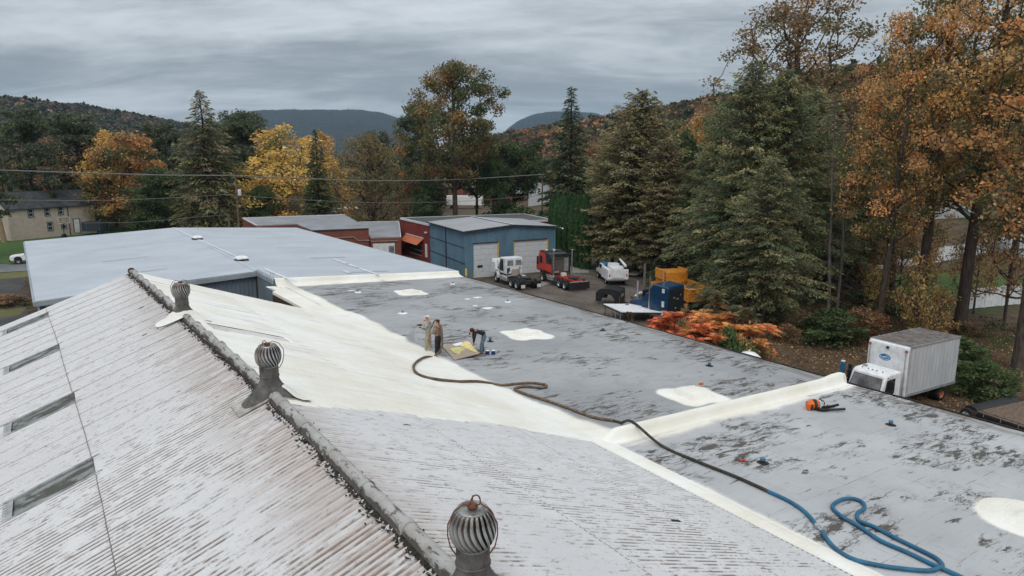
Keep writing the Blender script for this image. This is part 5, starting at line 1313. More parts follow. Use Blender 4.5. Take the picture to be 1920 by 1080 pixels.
# basketball hoop and trampoline
v = P(84, 450, 0); v = hl.lerp(hrr, .38) - nrm_ * 5
e = ewrap('basketball_hoop', (v.x, v.y, 0), 'portable basketball hoop with clear backboard in front of the tan house', 'basketball hoop', ha)
MB().prism([(-.6, 0), (.6, 0), (.15, .9), (-.15, .9)], -.3, .3, 'y').build('base', M['black_metal'], e); MB().cyl((0, 0, .5), (0, -.3, 3.0), .06).build('pole', M['black_metal'], e)
MB().box(-.9, .9, -.5, -.46, 2.75, 3.75).build('backboard', M['tan_box'], e)
b = MB(); [b.box(*a) for a in ((-.95, .95, -.53, -.5, 3.7, 3.8), (-.95, .95, -.53, -.5, 2.7, 2.8), (-.95, -.86, -.53, -.5, 2.8, 3.7), (.86, .95, -.53, -.5, 2.8, 3.7), (-.3, .3, -.54, -.5, 3.0, 3.06), (-.3, .3, -.54, -.5, 3.35, 3.4))]; b.build('board_frame', M['white_paint'], e)
b = MB(); b.tube([(.23 * math.cos(t), -.78 + .23 * math.sin(t), 3.0) for t in np.linspace(0, 2 * PI, 14)], .015, 5); b.build('rim', M['red_paint'], e)
v = hl.lerp(hrr, .82) - nrm_ * 3.5
e = ewrap('trampoline', (v.x, v.y, 0), 'round trampoline with dark safety net beside the tan house', 'trampoline', ha)
MB().lathe([(0, .85), (1.9, .85), (2.05, .9), (2.05, .82), (0, .8)], 24).build('mat', M['black_metal'], e)
MB().lathe([(2.0, .9), (2.0, 1.6), (2.1, 2.35)], 24).build('net', M['net'], e)
for k in range(6): a = k * PI / 3 + .3; MB().tube([(2.05 * math.cos(a), 2.05 * math.sin(a), 0), (2.05 * math.cos(a), 2.05 * math.sin(a), 1.6), (2.15 * math.cos(a), 2.15 * math.sin(a), 2.5)], .04, 6).build('leg', M['blue_bright'], e)
# sheds and town houses
def simple(label, px, py, rz, w_, d_, hw, hr, wall, roof, trim='trim_white', wins=None, chim=None, z=None):
    v = P(px, py, 0); return house('town_house', (v.x, v.y, 0), rz, label, w_, d_, hw, hr, wall, roof, wins if wins is not None else [(-w_ * .25, hw * .6, 'y', -1, .8, 1.2), (w_ * .2, hw * .6, 'y', -1, .8, 1.2), (0, hw * .8, 'x', -1, .8, 1.1)], chim, .35, trim)
vh = -HEAD
simple('brick house with white gable trims seen behind the cottonwood trunk', 858, 381, vh + 1.25, 12, 9, 5, 3.6, 'brick', 'grey_roof')
simple('white sided house with a red roof beyond the brick gable', 912, 366, vh - .25, 9, 8, 6.0, 2.6, 'white_siding', 'red_roof')
simple('low orange brick house in front of the red roofed one', 915, 378, vh + 1.1, 9, 7, 2.5, 3.2, 'brick', 'red_roof')
simple('small brick house with white trims and chimney behind dark shrubs', 962, 378, vh + 1.0, 9, 7, 3.0, 3.2, 'brick', 'grey_roof', chim=(2, 0, 1.0))
simple('tall white gabled house behind the right utility pole', 1012, 388, vh + 1.5, 11, 6, 6.2, 3.4, 'white_siding', 'house_roof')
simple('distant pale house low among the trees left of the cottonwood', 795, 372, vh + .6, 9, 7, 4, 3, 'white_siding', 'grey_roof')
simple('white house half hidden behind the tan house and maple', 206, 410, vh + .2, 11, 7, 4.0, 3, 'white_siding', 'grey_roof', z=0)
simple('pale grey house glimpsed behind the orange maple', 290, 388, vh + .2, 11, 7, 3.6, 2.6, 'white_siding', 'grey_roof')
simple('white house seen between the yellow maple trunks', 600, 396, vh + .3, 8, 6, 3.4, 2.4, 'white_siding', 'grey_roof')
v = P(872, 391, 0); e = ewrap('box_trailer', (v.x, v.y, 0), 'long white box trailer behind the workshop roofs', 'trailer', vh - .1)
MB().box(-5, 5, -1.2, 1.2, 1.0, 3.5).build('box', M['white_clean'], e, bevel=.03); 
for sx_ in (-3.5, 3.2): MB().cyl((sx_, -1.0, .5), (sx_, 1.0, .5), .5, n=16).build('wheel', M['black_rubber'], e)
# gambrel garden shed
v = P(362, 432, 0); e = ewrap('garden_shed', (v.x, v.y, 0), 'pale gambrel roofed garden shed below the tall spruce', 'shed', vh + .3)
gp = [(-1.6, 0), (1.6, 0), (1.6, 1.7), (1.15, 2.7), (0, 3.2), (-1.15, 2.7), (-1.6, 1.7)]
MB().prism(gp, -1.5, 2.2, 'y').build('wall', M['white_siding'], e, smooth=0)
for p_, q_ in zip(gp[2:], gp[3:]):
    b = MB(); dx, dz = q_[0] - p_[0], q_[1] - p_[1]; L = math.hypot(dx, dz); nx, nz = dz / L * .06, -dx / L * .06
    b.prism([(p_[0] + nx * .1, p_[1] + nz * .1), (p_[0] + nx * 1.2, p_[1] + nz * 1.2), (q_[0] + nx * 1.2, q_[1] + nz * 1.2), (q_[0] + nx * .1, q_[1] + nz * .1)], -1.6, 2.3, 'y'); b.build('roof_panel', M['house_roof'], e, smooth=0)
MB().box(.4, 1.1, -1.56, -1.5, 0, 1.9).build('door', M['trim_white'], e)
# picnic canopy, white
v = P(654, 410, 0); e = ewrap('garden_canopy', (v.x, v.y, 0), 'white garden canopy on thin posts behind the brick workshop', 'canopy', vh)
MB().lathe([(2.6, 2.3), (1.6, 2.7), (0, 3.1)], 4).build('canopy_roof', M['tarp'], e, smooth=0)
for a in (PI / 4, 3 * PI / 4, 5 * PI / 4, 7 * PI / 4): MB().cyl((1.7 * math.cos(a + PI / 4), 1.7 * math.sin(a + PI / 4), 0), (1.7 * math.cos(a + PI / 4), 1.7 * math.sin(a + PI / 4), 2.4), .05, n=6).build('leg', M['alu'], e)

# right side: white fences, garden shed and houses beyond the wood
def fence(label, a, c, h, zo=0.0, n=None):
    a, c = Vector((a.x, a.y, 0)), Vector((c.x, c.y, 0)); L = (c - a).length; n = n or max(2, round(L / 2.4)); d = (c - a) / n
    e = ewrap('vinyl_fence', (a.x, a.y, 0), label, 'fence', math.atan2(d.y, d.x)); l = d.length
    pm = MB().box(.06, l - .06, -.02, .02, .08, h).box(.06, l - .06, -.04, .04, h, h + .06).box(.06, l - .06, -.04, .04, .05, .14).mesh('fence_panel', 0); pm.materials.append(M['white_paint'])
    qm = MB().box(-.065, .065, -.065, .065, 0, h + .1).prism([(-.08, h + .1), (.08, h + .1), (0, h + .2)], -.08, .08, 'y').mesh('post', 0); qm.materials.append(M['white_paint'])
    for k in range(n + 1):
        zz_ = th(a.x + d.x * k, a.y + d.y * k)
        o = bpy.data.objects.new('post', qm); col.objects.link(o); o.parent = e; o.location = (l * k, 0, zz_)
        if k < n: o = bpy.data.objects.new('fence_panel', pm); col.objects.link(o); o.parent = e; o.location = (l * k, 0, zz_)
    return e
fence('white vinyl fence panels at right, in front of the green garden lawn', P(1812, 580), P(2000, 562), 1.8)
fence('long white fence behind the orange maples at the top of the lawn', P(1640, 505), P(1990, 478), 1.9)
v = P(1925, 492); e = house('porch_shed', (v.x, v.y, 0), vh - .2, 'grey roofed white shed with porch post at the right edge', 7, 5, 2.3, 1.7, 'white_siding', 'grey_roof', [])
v = P(1760, 455); house('town_house', (v.x, v.y, 0), vh + 1.2, 'white house glimpsed through the middle of the orange maples', 11, 8, 4.5, 3, 'white_siding', 'grey_roof', [(0, 3, 'x', -1, 1, 1.4)])
v = P(1655, 430); house('town_house', (v.x, v.y, 0), vh + .3, 'white house with dark windows behind the left orange maple', 11, 8, 5, 3, 'white_siding', 'grey_roof', [(-2, 3, 'y', -1, 1, 1.4), (1, 3, 'y', -1, 1, 1.4)])
v = P(1895, 440); house('town_house', (v.x, v.y, 0), vh - .5, 'grey roofed white house beyond the fence at far right', 12, 8, 5, 3, 'white_siding', 'grey_roof', [(-2, 3, 'y', -1, 1, 1.4)])

# ------------------------------------------------------------------ power line
def pole(px, d, ztop, label, cross=True):
    v = D(px, 330, d); e = ewrap('utility_pole', (v.x, v.y, 0), label, 'utility pole', vh)
    MB().cyl((0, 0, -.3), (0, 0, ztop), .17, .11, 10).build('pole', M['pole_wood'], e, smooth=60); return e, v
e1, pv1 = pole(441, 110, 11.0, 'wooden utility pole with a grey transformer behind the warehouse roof')
MB().lathe([(0, 0), (.24, 0), (.26, .05), (.26, .8), (.2, .88), (0, .9)], 16, (.5, -.1, 8.2)).build('transformer', M['lamp_white'], e1); MB().cyl((.1, 0, 8.6), (.4, -.1, 8.6), .05).build('bracket', M['black_metal'], e1)
MB().lathe([(0, 0), (.04, 0), (.03, .3), (0, .3)], 8, (.5, -.1, 9.1)).build('insulator', M['trim_dark'], e1)
MB().tube([(0, 0, 10.4), (-.25, 0, 10.2), (-.2, 0, 9.6)], .03, 5).build('cutout', M['alu'], e1); MB().tube([(.05, 0, 9), (3.2, .5, 0)], .02, 5).build('guy_wire', M['wire'], e1)
e2, pv2 = pole(1017, 110, 11.0, 'wooden utility pole with a short crossarm near the hedge')
MB().box(-.5, .5, -.08, .08, 10.55, 10.7).build('crossarm', M['pole_wood'], e2)
for k in (-.4, .4): MB().lathe([(.05, 0), (.06, .1), (0, .15)], 8, (k, 0, 10.7)).build('insulator', M['alu'], e2)
v = D(428, 395, 112); e = ewrap('wooden_post', (v.x, v.y, 0), 'short wooden post left of the transformer pole', 'post'); MB().cyl((0, 0, 0), (0, 0, 5.1), .16, n=10).build('post', M['pole_wood'], e)
v = P(4, 455, 0); e = ewrap('utility_pole', (v.x, v.y, 0), 'thick bare wooden pole at the left edge of the photo', 'utility pole')
MB().cyl((.3, 0, -.2), (-.1, 0, 6.0), .42, .34, 12).build('pole', M['log_wood'], e, smooth=60)
def wire(label, pts, r, m='wire', grp='overhead power lines'):
    pts = smooth_pts(pts, 6); o = MB().tube(pts, r, 5).build('power_line', M[m], None, smooth=80); tag(o, label, 'cable', grp)
dd_ = 110
wire('thick bundled cable running from the left edge to the transformer pole', [D(-140, 314, 105), D(0, 319, 106), D(180, 325, 108), D(320, 328.5, 109), D(441, 329, 110)], .085)
wire('thick bundled cable sagging between the two utility poles', [D(441, 329, 110), D(560, 334, 108), D(700, 339, 107.5), D(850, 337, 108), D(940, 332, 109), D(1017, 327, 110)], .07)
wire('thick cable from the right utility pole into the hemlocks', [D(1017, 327, 110), D(1105, 326, 106), D(1250, 322, 100)], .06)
wire('thin lower cable from the left edge to the transformer pole', [D(-60, 375, 106), D(0, 375, 106), D(180, 376, 108), D(320, 371, 109), D(438, 364, 110)], .04)
wire('thin lower cable crossing behind the brick workshop between the poles', [D(441, 366, 110), D(560, 374, 108), D(700, 380, 107.5), D(850, 378, 108), D(1017, 366, 110)], .03, 'wire')
wire('lowest thin cable under the tall spruce', [D(140, 418, 118), D(260, 416, 116), D(430, 402, 112)], .03, 'wire')

# ================================================================== VEHICLES (local frame: +y forward, z up, y = 0 at the rear)
def local(loc, fx, fy, name, label, cat, group=None):
    return empty(name, loc, -math.atan2(fx, fy), label, cat, group)
_wm = {}
def wheel(parent, x, y, r, w_=.26, rim='chrome', dual=False, side=-1, z=None):
    key = (r, w_, rim, dual)
    if key not in _wm:
        def lat(prof, mat, nm, n=20):
            me = MB().lathe(prof, n, M=Matrix.Rotation(PI / 2, 4, 'Y')).mesh(nm, 40); me.materials.append(mat); return me
        ty = [(r * .58, -w_ / 2), (r * .9, -w_ / 2), (r, -w_ * .36), (r, w_ * .36), (r * .9, w_ / 2), (r * .58, w_ / 2), (r * .55, 0), (r * .58, -w_ / 2)]
        if dual: ty = [(rr, z + w_ * .6) for rr, z in ty] + [(rr, z - w_ * .6) for rr, z in ty]
        o_ = w_ * (1.1 if dual else .5)
        rm = [(0, o_ - (.12 if dual else .06)), (r * .22, o_ - (.12 if dual else .03)), (r * .26, o_ - .14), (r * .48, o_ - .1), (r * .58, o_ - .01), (r * .6, o_), (r * .57, o_ - .2), (r * .2, o_ - .22)]
        _wm[key] = (lat(ty, M['black_rubber'], 'tyre'), lat(rm, M[rim], 'rim'))
        bm_ = MB(); 
        for k in range(6): a = k * PI / 3; bm_.cyl((o_ - .115, r * .36 * math.cos(a), r * .36 * math.sin(a)), (o_ - .085, r * .36 * math.cos(a), r * .36 * math.sin(a)), r * .07, n=8)
        me = bm_.mesh('rim_holes', 0); me.materials.append(M['black_metal']); _wm[key] += (me,)
    e = empty('wheel', (x, y, r if z is None else z), PI if side < 0 else 0); e.parent = parent
    for me in _wm[key]:
        o = bpy.data.objects.new(me.name.split('.')[0], me); col.objects.link(o); o.parent = e
    return e
def rbox(b, x0, x1, y0, y1, z0, z1): return b.box(x0, x1, y0, y1, z0, z1)

def tractor(loc, f, label, red):
    e = local(loc, *f, 'semi_tractor', label, 'truck', 'semi tractors in front of the roller doors')
    fm = M['red_paint'] if red else M['dark_frame']; body = M['red_paint'] if red else M['white_paint']
    b = MB()
    for s in (-1, 1): b.prism([(0, .85), (0, 1.1), (7.4, 1.1), (7.4, .8), (3.4, .8), (2.9, .88)], s * .43 - .05, s * .43 + .05, 'x')
    for y in (.05, .95, 1.65, 2.4, 3.3): b.box(-.42, .42, y, y + .16, .86, 1.06)
    b.build('frame', fm, e, bevel=.015)
    for y in (.95, 2.25):
        for s in (-1, 1): wheel(e, s * .93, y, .52, .26, 'alu' if not red else 'chrome', True, s)
        MB().cyl((-.8, y, .52), (.8, y, .52), .11).ball((0, y, .52), .24).build('axle', M['dark_frame'], e)
    for s in (-1, 1): wheel(e, s * 1.02, 6.45 if red else 6.0, .52, .28, 'chrome' if red else 'alu', False, s)
    MB().cyl((0, 1.5, 1.12), (0, 1.5, 1.2), .45).prism([(-.12, .55), (-.45, 1.15), (.45, 1.15), (.12, .55)], 1.13, 1.21, 'z').build('fifth_wheel', M['black_metal'], e)
    for s in (-1, 1): MB().prism([(1.2, 1.08), (2.0, 1.08), (2.2, 1.14), (1.0, 1.14)], s * .3 - .04, s * .3 + .04, 'x').build('slide_rail', M['alu'] if not red else fm, e)
    if red:
        MB().box(-1.2, 1.2, -.18, -.1, .22, .95).build('mud_flap_bar', M['black_metal'], e); MB().box(-1.05, 1.05, -.2, -.05, .95, 1.02).build('flap_hanger', M['alu'], e)
        MB().prism([(4.3, 1.3), (7.6, 1.3), (7.6, 2.75), (7.35, 3.35), (5.6, 3.35), (4.5, 2.5)], -1.12, 1.12, 'x').build('cab', body, e, bevel=.06)
        MB().prism([(4.42, 2.2), (5.5, 2.2), (5.75, 3.4), (4.6, 3.3), (4.32, 2.9)], -1.14, 1.14, 'x').build('sleeper_side', M['black_metal'], e, bevel=.05)
        MB().box(-1.05, 1.05, 4.1, 4.34, 1.2, 2.95).build('rear_panel', plain('cab_rear_grey', (0.12, 0.1, 0.09), .4), e, bevel=.04)
        MB().box(-1.15, 1.15, 5.8, 7.1, 3.35, 3.5).build('roof_fairing', M['black_metal'], e, bevel=.05)
        for x in (-.75, .2): MB().box(x, x + .26, 6.4, 6.7, 3.5, 3.58).build('marker_light', M['lamp_white'], e)
        b = MB().box(-1.1, 1.1, 3.86, 3.96, 3.05, 3.42); b.box(-1.02, -.9, 3.86, 3.96, 1.1, 3.1).box(.9, 1.02, 3.86, 3.96, 1.1, 3.1); b.build('headache_rack', M['black_metal'], e, bevel=.02)
        for s in (-1, 1):
            MB().tube([(s * 1.1, 3.7, .95), (s * 1.1, 3.7, 3.6), (s * 1.1, 3.62, 3.85)], .085, 12).build('exhaust_stack', M['chrome'], e, smooth=60)
            MB().cyl((s * 1.0, 3.3, .8), (s * 1.0, 4.9, .8), .33, n=20).build('fuel_tank', M['chrome'], e)
        MB().box(-.9, -.3, 4.0, 4.12, 1.35, 1.5).box(.35, .85, 4.0, 4.12, 1.5, 2.9).build('gauge_board', M['alu'], e)
        MB().box(-.3, .2, 3.1, 3.6, 1.05, 1.4).build('battery_box', M['lamp_white'], e, bevel=.03)
        MB().box(-.8, .8, 7.6, 8.9, 1.0, 2.2).build('hood', body, e, bevel=.15)
        for s in (-1, 1): MB().prism([(5.95, 1.0), (6.0, 1.25), (6.45, 1.32), (6.9, 1.25), (6.98, 1.0), (6.85, 1.1), (6.45, 1.2), (6.05, 1.1)], s * 1.0 - .18, s * 1.0 + .18, 'x').build('fender', M['black_metal'], e)
        for s in (-1, 1): MB().box(s * 1.13 - .01, s * 1.13 + .01, 6.5, 7.2, 2.1, 2.9).build('side_window', M['glass_dark'], e)
        for s in (-1, 1): MB().box(s * 1.36 - .1, s * 1.36 + .1, 7.2, 7.3, 1.9, 2.8).build('mirror', M['black_metal'], e, bevel=.02)
    else:
        for s in (-1, 1):
            MB().box(s * .95 - .26, s * .95 + .26, -.15, -.1, .3, .95).build('mud_flap', M['black_rubber'], e)
            MB().box(s * .95 - .23, s * .95 + .23, -.17, -.152, .32, .66).build('flap_plate', M['white_paint'], e)
            MB().box(s * .9 - .3, s * .9 + .3, -.14, -.08, .95, 1.02).build('flap_hanger', M['black_metal'], e)
        MB().prism([(3.7, 1.2), (5.5, 1.2), (5.55, 2.1), (5.2, 2.95), (3.78, 2.98), (3.7, 2.2)], -1.02, 1.02, 'x').build('cab', body, e, bevel=.09)
        for s in (-1, 1):
            MB().box(s * .5 - .36, s * .5 + .36, 3.66, 3.71, 2.15, 2.72).build('rear_window', M['glass_grey'], e, bevel=.05)
            MB().prism([(4.3, 1.5), (5.3, 1.5), (5.25, 2.2), (5.0, 2.75), (4.35, 2.75)], s * 1.03 - .01, s * 1.03 + .01, 'x').build('side_window', M['black_metal'], e)
            MB().box(s * 1.2 - .06, s * 1.2 + .06, 5.3, 5.42, 1.9, 2.6).build('mirror', M['white_paint'], e)
        MB().box(-.35, .55, 3.5, 3.6, 1.15, 1.75).build('rear_plate', M['tan_box'], e)
        MB().box(-.9, -.72, 3.62, 3.7, 1.3, 1.9).box(-.66, -.58, 3.62, 3.7, 1.5, 1.95).box(.6, .7, 3.62, 3.7, 1.75, 1.95).build('air_lines', M['black_metal'], e)
        b = MB(); b.prism([(5.5, 1.1), (7.0, .9), (7.2, 1.0), (7.5, 2.4), (7.3, 2.55), (6.7, 1.4), (5.7, 1.5)], -.98, .98, 'x'); b.build('tilted_hood', M['white_paint'], e, bevel=.08)
        MB().box(-1.5, -1.42, 5.5, 6.5, 1.2, 2.4).build('open_door', M['white_paint'], e, bevel=.05); MB().box(-1.41, -1.39, 5.6, 6.4, 1.3, 2.2).build('door_inner', M['black_metal'], e)
        MB().box(-.6, .6, 5.6, 6.8, .9, 1.7).build('engine', M['dark_frame'], e, bevel=.1)
        MB().prism([(5.4, .6), (5.4, 1.0), (5.75, 1.3), (5.95, 1.3), (5.75, 1.0), (5.7, .6)], -1.2, -.85, 'x').build('fender', body, e, bevel=.03)
        for s in (-1, 1): MB().box(s * .98 - .28, s * .98 + .28, 3.2, 4.9, .5, 1.05).build('fuel_tank', M['alu'], e, bevel=.12)
        MB().prism([(2.9, 1.05), (2.85, 1.2), (3.3, 1.2), (3.5, 1.0), (3.1, 1.02)], -1.15, .1, 'x').build('quarter_fender', M['alu'], e)
    return e
tractor((41.15, 56.9, 0.02), (.13, .99), 'white day cab semi tractor with its hood tilted open before the left roller door', False)
tractor((45.1, 53.8, 0.02), (.2, .98), 'bright red semi tractor with chrome stacks and wide black rear flap', True)

# white utility truck
e = local((50.5, 53.6, 0.02), .47, .88, 'utility_truck', 'white service body truck with crane arm parked by the tree line', 'truck')
MB().prism([(.2, .7), (3.0, .7), (3.0, 1.55), (.2, 1.55)], -1.1, 1.1, 'x').build('service_body', M['white_paint'], e, bevel=.04)
MB().box(-1.15, -.72, .15, 3.05, .55, 1.75).build('tool_chest', M['white_clean'], e, bevel=.03); MB().box(.72, 1.15, .15, 3.05, .55, 1.75).build('tool_chest', M['white_clean'], e, bevel=.03)
MB().box(-.68, .68, .12, .2, .85, 1.75).build('tailgate', M['white_clean'], e, bevel=.02); MB().box(-.62, .62, .4, 2.6, 1.62, 1.95).build('tarp_cover', M['tarp'], e, bevel=.1)
MB().box(-1.15, 1.15, -.15, .12, .5, .62).build('rear_bumper', M['black_metal'], e, bevel=.02); MB().box(-1.1, 1.1, 0, .15, .62, .75).build('step', M['alu'], e)
MB().prism([(3.1, .6), (6.2, .6), (6.2, 1.15), (5.0, 1.25), (4.6, 1.9), (3.3, 1.95), (3.15, 1.4)], -1.0, 1.0, 'x').build('cab', M['white_paint'], e, bevel=.08)
MB().box(-.75, .75, 3.08, 3.16, 1.35, 1.85).build('rear_window', M['glass_dark'], e); 
for s in (-1, 1): MB().prism([(3.5, 1.35), (4.6, 1.35), (4.45, 1.8), (3.5, 1.82)], s * 1.01 - .01, s * 1.01 + .01, 'x').build('side_window', M['glass_dark'], e); MB().box(s * 1.2 - .1, s * 1.2 + .1, 4.7, 4.8, 1.3, 1.6).build('mirror', M['black_metal'], e)
MB().box(-.9, -.4, 3.1, 4.3, 1.95, 2.05).build('light_bar', M['blue_bright'], e)
for s in (-1, 1): MB().box(s * .95 - .06, s * .95 + .06, .08, .13, 1.0, 1.3).build('tail_light', M['red_paint'], e); wheel(e, s * .95, 1.4, .4, .26, 'alu', False, s); wheel(e, s * .95, 5.2, .4, .26, 'alu', False, s)
b = MB().cyl((.9, .5, 1.7), (.9, .5, 2.2), .13); b.tube([(.9, .5, 2.1), (.75, 1.2, 2.4), (.6, 1.9, 2.65)], [.14, .11, .08], 8); b.build('crane_arm', M['white_clean'], e, bevel=0); MB().box(.75, 1.05, .3, .7, 1.75, 2.0).build('crane_base', M['black_metal'], e)

# dark blue sleeper tractor
e = local((43.0, 38.6, -.0), -.16, .985, 'semi_tractor', 'dark blue sleeper tractor seen from behind beside the white table', 'truck')
MB().prism([(0, .9), (1.75, .9), (1.75, 3.0), (1.5, 3.25), (.1, 3.1), (0, 3.0)], -1.2, 1.2, 'x').build('sleeper', M['blue_paint'], e, bevel=.1)
MB().box(-1.12, 1.12, -.03, .0, 1.0, 2.95).build('sleeper_back', M['black_metal'], e, bevel=.02)
MB().prism([(1.75, .9), (2.9, .9), (2.9, 1.7), (2.5, 2.3), (1.75, 2.5)], -.85, 1.05, 'x').build('cab', M['blue_paint'], e, bevel=.1)
MB().prism([(2.9, .8), (4.3, .8), (4.35, 1.3), (4.1, 1.5), (2.9, 1.7)], -.5, .85, 'x').build('hood', M['blue_paint'], e, bevel=.15)
MB().box(-1.22, -1.2, .35, .6, 2.6, 2.95).build('vent_window', M['lamp_white'], e); MB().box(-1.22, -1.2, .35, .6, 1.4, 1.9).build('vent_window', M['lamp_white'], e); MB().box(-.9, .9, 2.75, 2.8, 1.9, 2.5).build('windscreen', M['glass_dark'], e)
for s in (-1, 1):
    MB().cyl((s * 1.1, 1.9, .9), (s * 1.1, 1.9, 3.9), .075, n=12).build('exhaust_stack', M['chrome'], e); MB().cyl((s * 1.0, .4, .65), (s * 1.0, 2.0, .65), .32, n=18).build('fuel_tank', M['chrome'], e)
    wheel(e, s * 1.0, 4.3, .52, .28, 'chrome', False, s); wheel(e, s * .93, -2.2, .52, .26, 'chrome', True, s); wheel(e, s * .93, -3.5, .52, .26, 'chrome', True, s)
b = MB(); [b.box(s * .43 - .05, s * .43 + .05, -4.2, 5.0, .8, 1.05) for s in (-1, 1)]; b.build('frame', M['black_metal'], e)
for x, z, l in ((-.45, 2.1, .2), (.0, 1.95, .32), (.55, 2.25, .12), (-.2, 1.2, .2)): MB().box(x, x + l, -.06, -.03, z, z + .12).build('air_connector', M['alu'], e)
# other stacks / poles standing there
for px, y0_, top, lab in ((1194, 583, 538, 'grey exhaust pipe standing by the white table, the left one'), ):
    v = P(px, y0_ + 6, 0); MBp = MB().tube([(0, 0, 0), (0, 0, 2.9), (0, 0, 3.0)], .09, 12); o = MBp.build('exhaust_pipe', M['alu'], None); o.location = v; tag(o, lab, 'pipe')
v = P(1206, 600, 0); o = MB().tube([(0, 0, 0), (0, 0, 4.5)], .1, 12).build('exhaust_pipe', M['chrome'], None); o.location = (v.x + 1.5, v.y + 1.5, 0); tag(o, 'tall shiny pipe standing just left of the blue sleeper', 'pipe')

# yellow dump truck
e = local((47.6, 40.0, -.1), .33, .95, 'dump_truck', 'yellow dump truck with ribbed steel bed parked behind the blue sleeper', 'truck')
yb = M['yellow_paint']
bd = empty('dump_bed', (0, 0, 0)); bd.parent = e
MB().box(-1.2, 1.2, 0, 4.6, 1.25, 1.33).build('bed_floor', M['alu'], bd)
for s in (-1, 1):
    b = MB().box(s * 1.2 - .05, s * 1.2 + .05, 0, 4.6, 1.2, 2.25); b.box(s * 1.26 - .07, s * 1.26 + .07, 0, 4.6, 2.2, 2.34)
    b.build('bed_side', yb, bd, bevel=.02)
    for k in range(6): MB().box(s * 1.3 - .06, s * 1.3 + .06, .1 + k * .86, .26 + k * .86, 1.2, 2.2).build('bed_rib', yb, bd)
b = MB().box(-1.2, 1.2, -.05, .05, 1.2, 2.2); b.build('tailgate', yb, bd, bevel=.02)
for x in (-1.15, -.5, .3, .98): MB().box(x, x + .17, -.14, -.05, 1.2, 2.25).build('tailgate_rib', yb, bd)
MB().box(-1.25, 1.25, -.16, .1, 2.14, 2.28).box(-1.25, 1.25, -.14, .05, 1.1, 1.24).build('tailgate_rail', yb, bd, bevel=.02)
MB().prism([(4.55, 1.3), (4.7, 1.3), (4.8, 2.9), (6.1, 3.05), (6.1, 3.15), (4.6, 3.0)], -1.2, 1.2, 'x').build('cab_guard', yb, bd, bevel=.03)
for s in (-1, 1): MB().box(s * 1.21 - .09, s * 1.21 + .09, 4.5, 6.2, 2.35, 3.3).build('guard_side', yb, bd, bevel=.03)
MB().box(-1.15, 1.15, .3, 4.3, 1.34, 1.8).build('gravel_load', M['concrete'], bd, bevel=.15)
MB().prism([(4.9, .9), (7.8, .9), (7.8, 1.6), (6.6, 1.9), (6.3, 2.6), (4.95, 2.7)], -1.05, 1.05, 'x').build('cab', yb, e, bevel=.08)
b = MB(); [b.box(s * .43 - .05, s * .43 + .05, .1, 7.5, .8, 1.1) for s in (-1, 1)]; b.build('frame', M['black_metal'], e)
for y in (1.0, 2.3): [wheel(e, s * .93, y, .52, .26, 'alu', True, s) for s in (-1, 1)]
for s in (-1, 1): wheel(e, s * 1.0, 6.9, .52, .28, 'alu', False, s)

# black bonnet and fender assembly lying in the yard
v = P(1166, 571, 0); e = local((v.x, v.y, .02), -.5, .86, 'truck_bonnet', 'black truck bonnet with cut wheel arch standing beside the white table', 'truck part')
arch = [(0, 0), (0, 1.5), (1.3, 1.6), (2.2, 1.35), (2.4, .9), (2.1, 0)] 
b = MB(); prof = [(-.0, .0), (.0, 1.45), (.9, 1.6), (1.9, 1.5), (2.3, 1.1), (2.3, .3), (1.75, .3)] + [(1.1 + .65 * math.cos(t), .3 + .75 * math.sin(t)) for t in np.linspace(.1, PI - .1, 9)] + [(.4, .0)]
b.prism(prof, -.95, -.87, 'x'); b.prism(prof, .87, .95, 'x'); b.build('fender', M['black_metal'], e, bevel=.02)
MB().prism([(0, 1.3), (.9, 1.55), (1.9, 1.45), (2.3, 1.05), (2.3, .98), (1.85, 1.36), (.9, 1.46), (0, 1.2)], -.9, .9, 'x').build('bonnet', M['black_metal'], e, bevel=.03)
MB().box(-.75, .75, -.06, 0, .1, 1.2).build('grille', M['trim_dark'], e); MB().box(-.5, .2, -.1, -.06, .8, 1.05).build('lamp_cutout', M['alu'], e)
v = P(1190, 562, 0); e = local((v.x, v.y, .02), .3, .95, 'cab_seat', 'pale grey curved truck fairing lying behind the black bonnet', 'truck part')
MB().tube([(0, 0, .3), (.5, .1, .55), (1.1, .1, .6), (1.6, .2, .5)], [.12, .2, .2, .1], 8).build('fairing', M['alu'], e, smooth=80); MB().box(-.2, 1.6, -.3, .5, 0, .3).build('pallet', M['old_wood'], e)

# white topped work table
tp = [P(x_, y_, 1.0) for x_, y_ in ((1131, 569.5), (1200, 569.5), (1243, 585), (1165, 584.5))]
e = empty('work_table', (tp[3].x, tp[3].y, 0), 0, 'large white topped table on thin steel legs in the yard', 'table')
rel(MB().add([tuple(q) for q in tp] + [(q.x, q.y, .94) for q in tp], [(0, 1, 2, 3), (7, 6, 5, 4), (0, 4, 5, 1), (1, 5, 6, 2), (2, 6, 7, 3), (3, 7, 4, 0)]).build('table_top', M['white_clean'], None, smooth=0), e)
for k, (q, r_) in enumerate(((tp[0], tp[3]), (tp[1], tp[2]))):
    for t in (.12, .45, .7, .95): v = q.lerp(r_, t); rel(MB().cyl((v.x, v.y, 0), (v.x, v.y, .94), .035, n=6).build('leg', M['alu'] if t > .3 else M['black_metal']), e)
b = MB(); beam(b, (tp[0].x, tp[0].y, .82), (tp[3].x, tp[3].y, .82), .03, .1); beam(b, (tp[3].x, tp[3].y, .86), (tp[2].x, tp[2].y, .86), .03, .08); rel(b.build('table_frame', M['black_metal']), e)
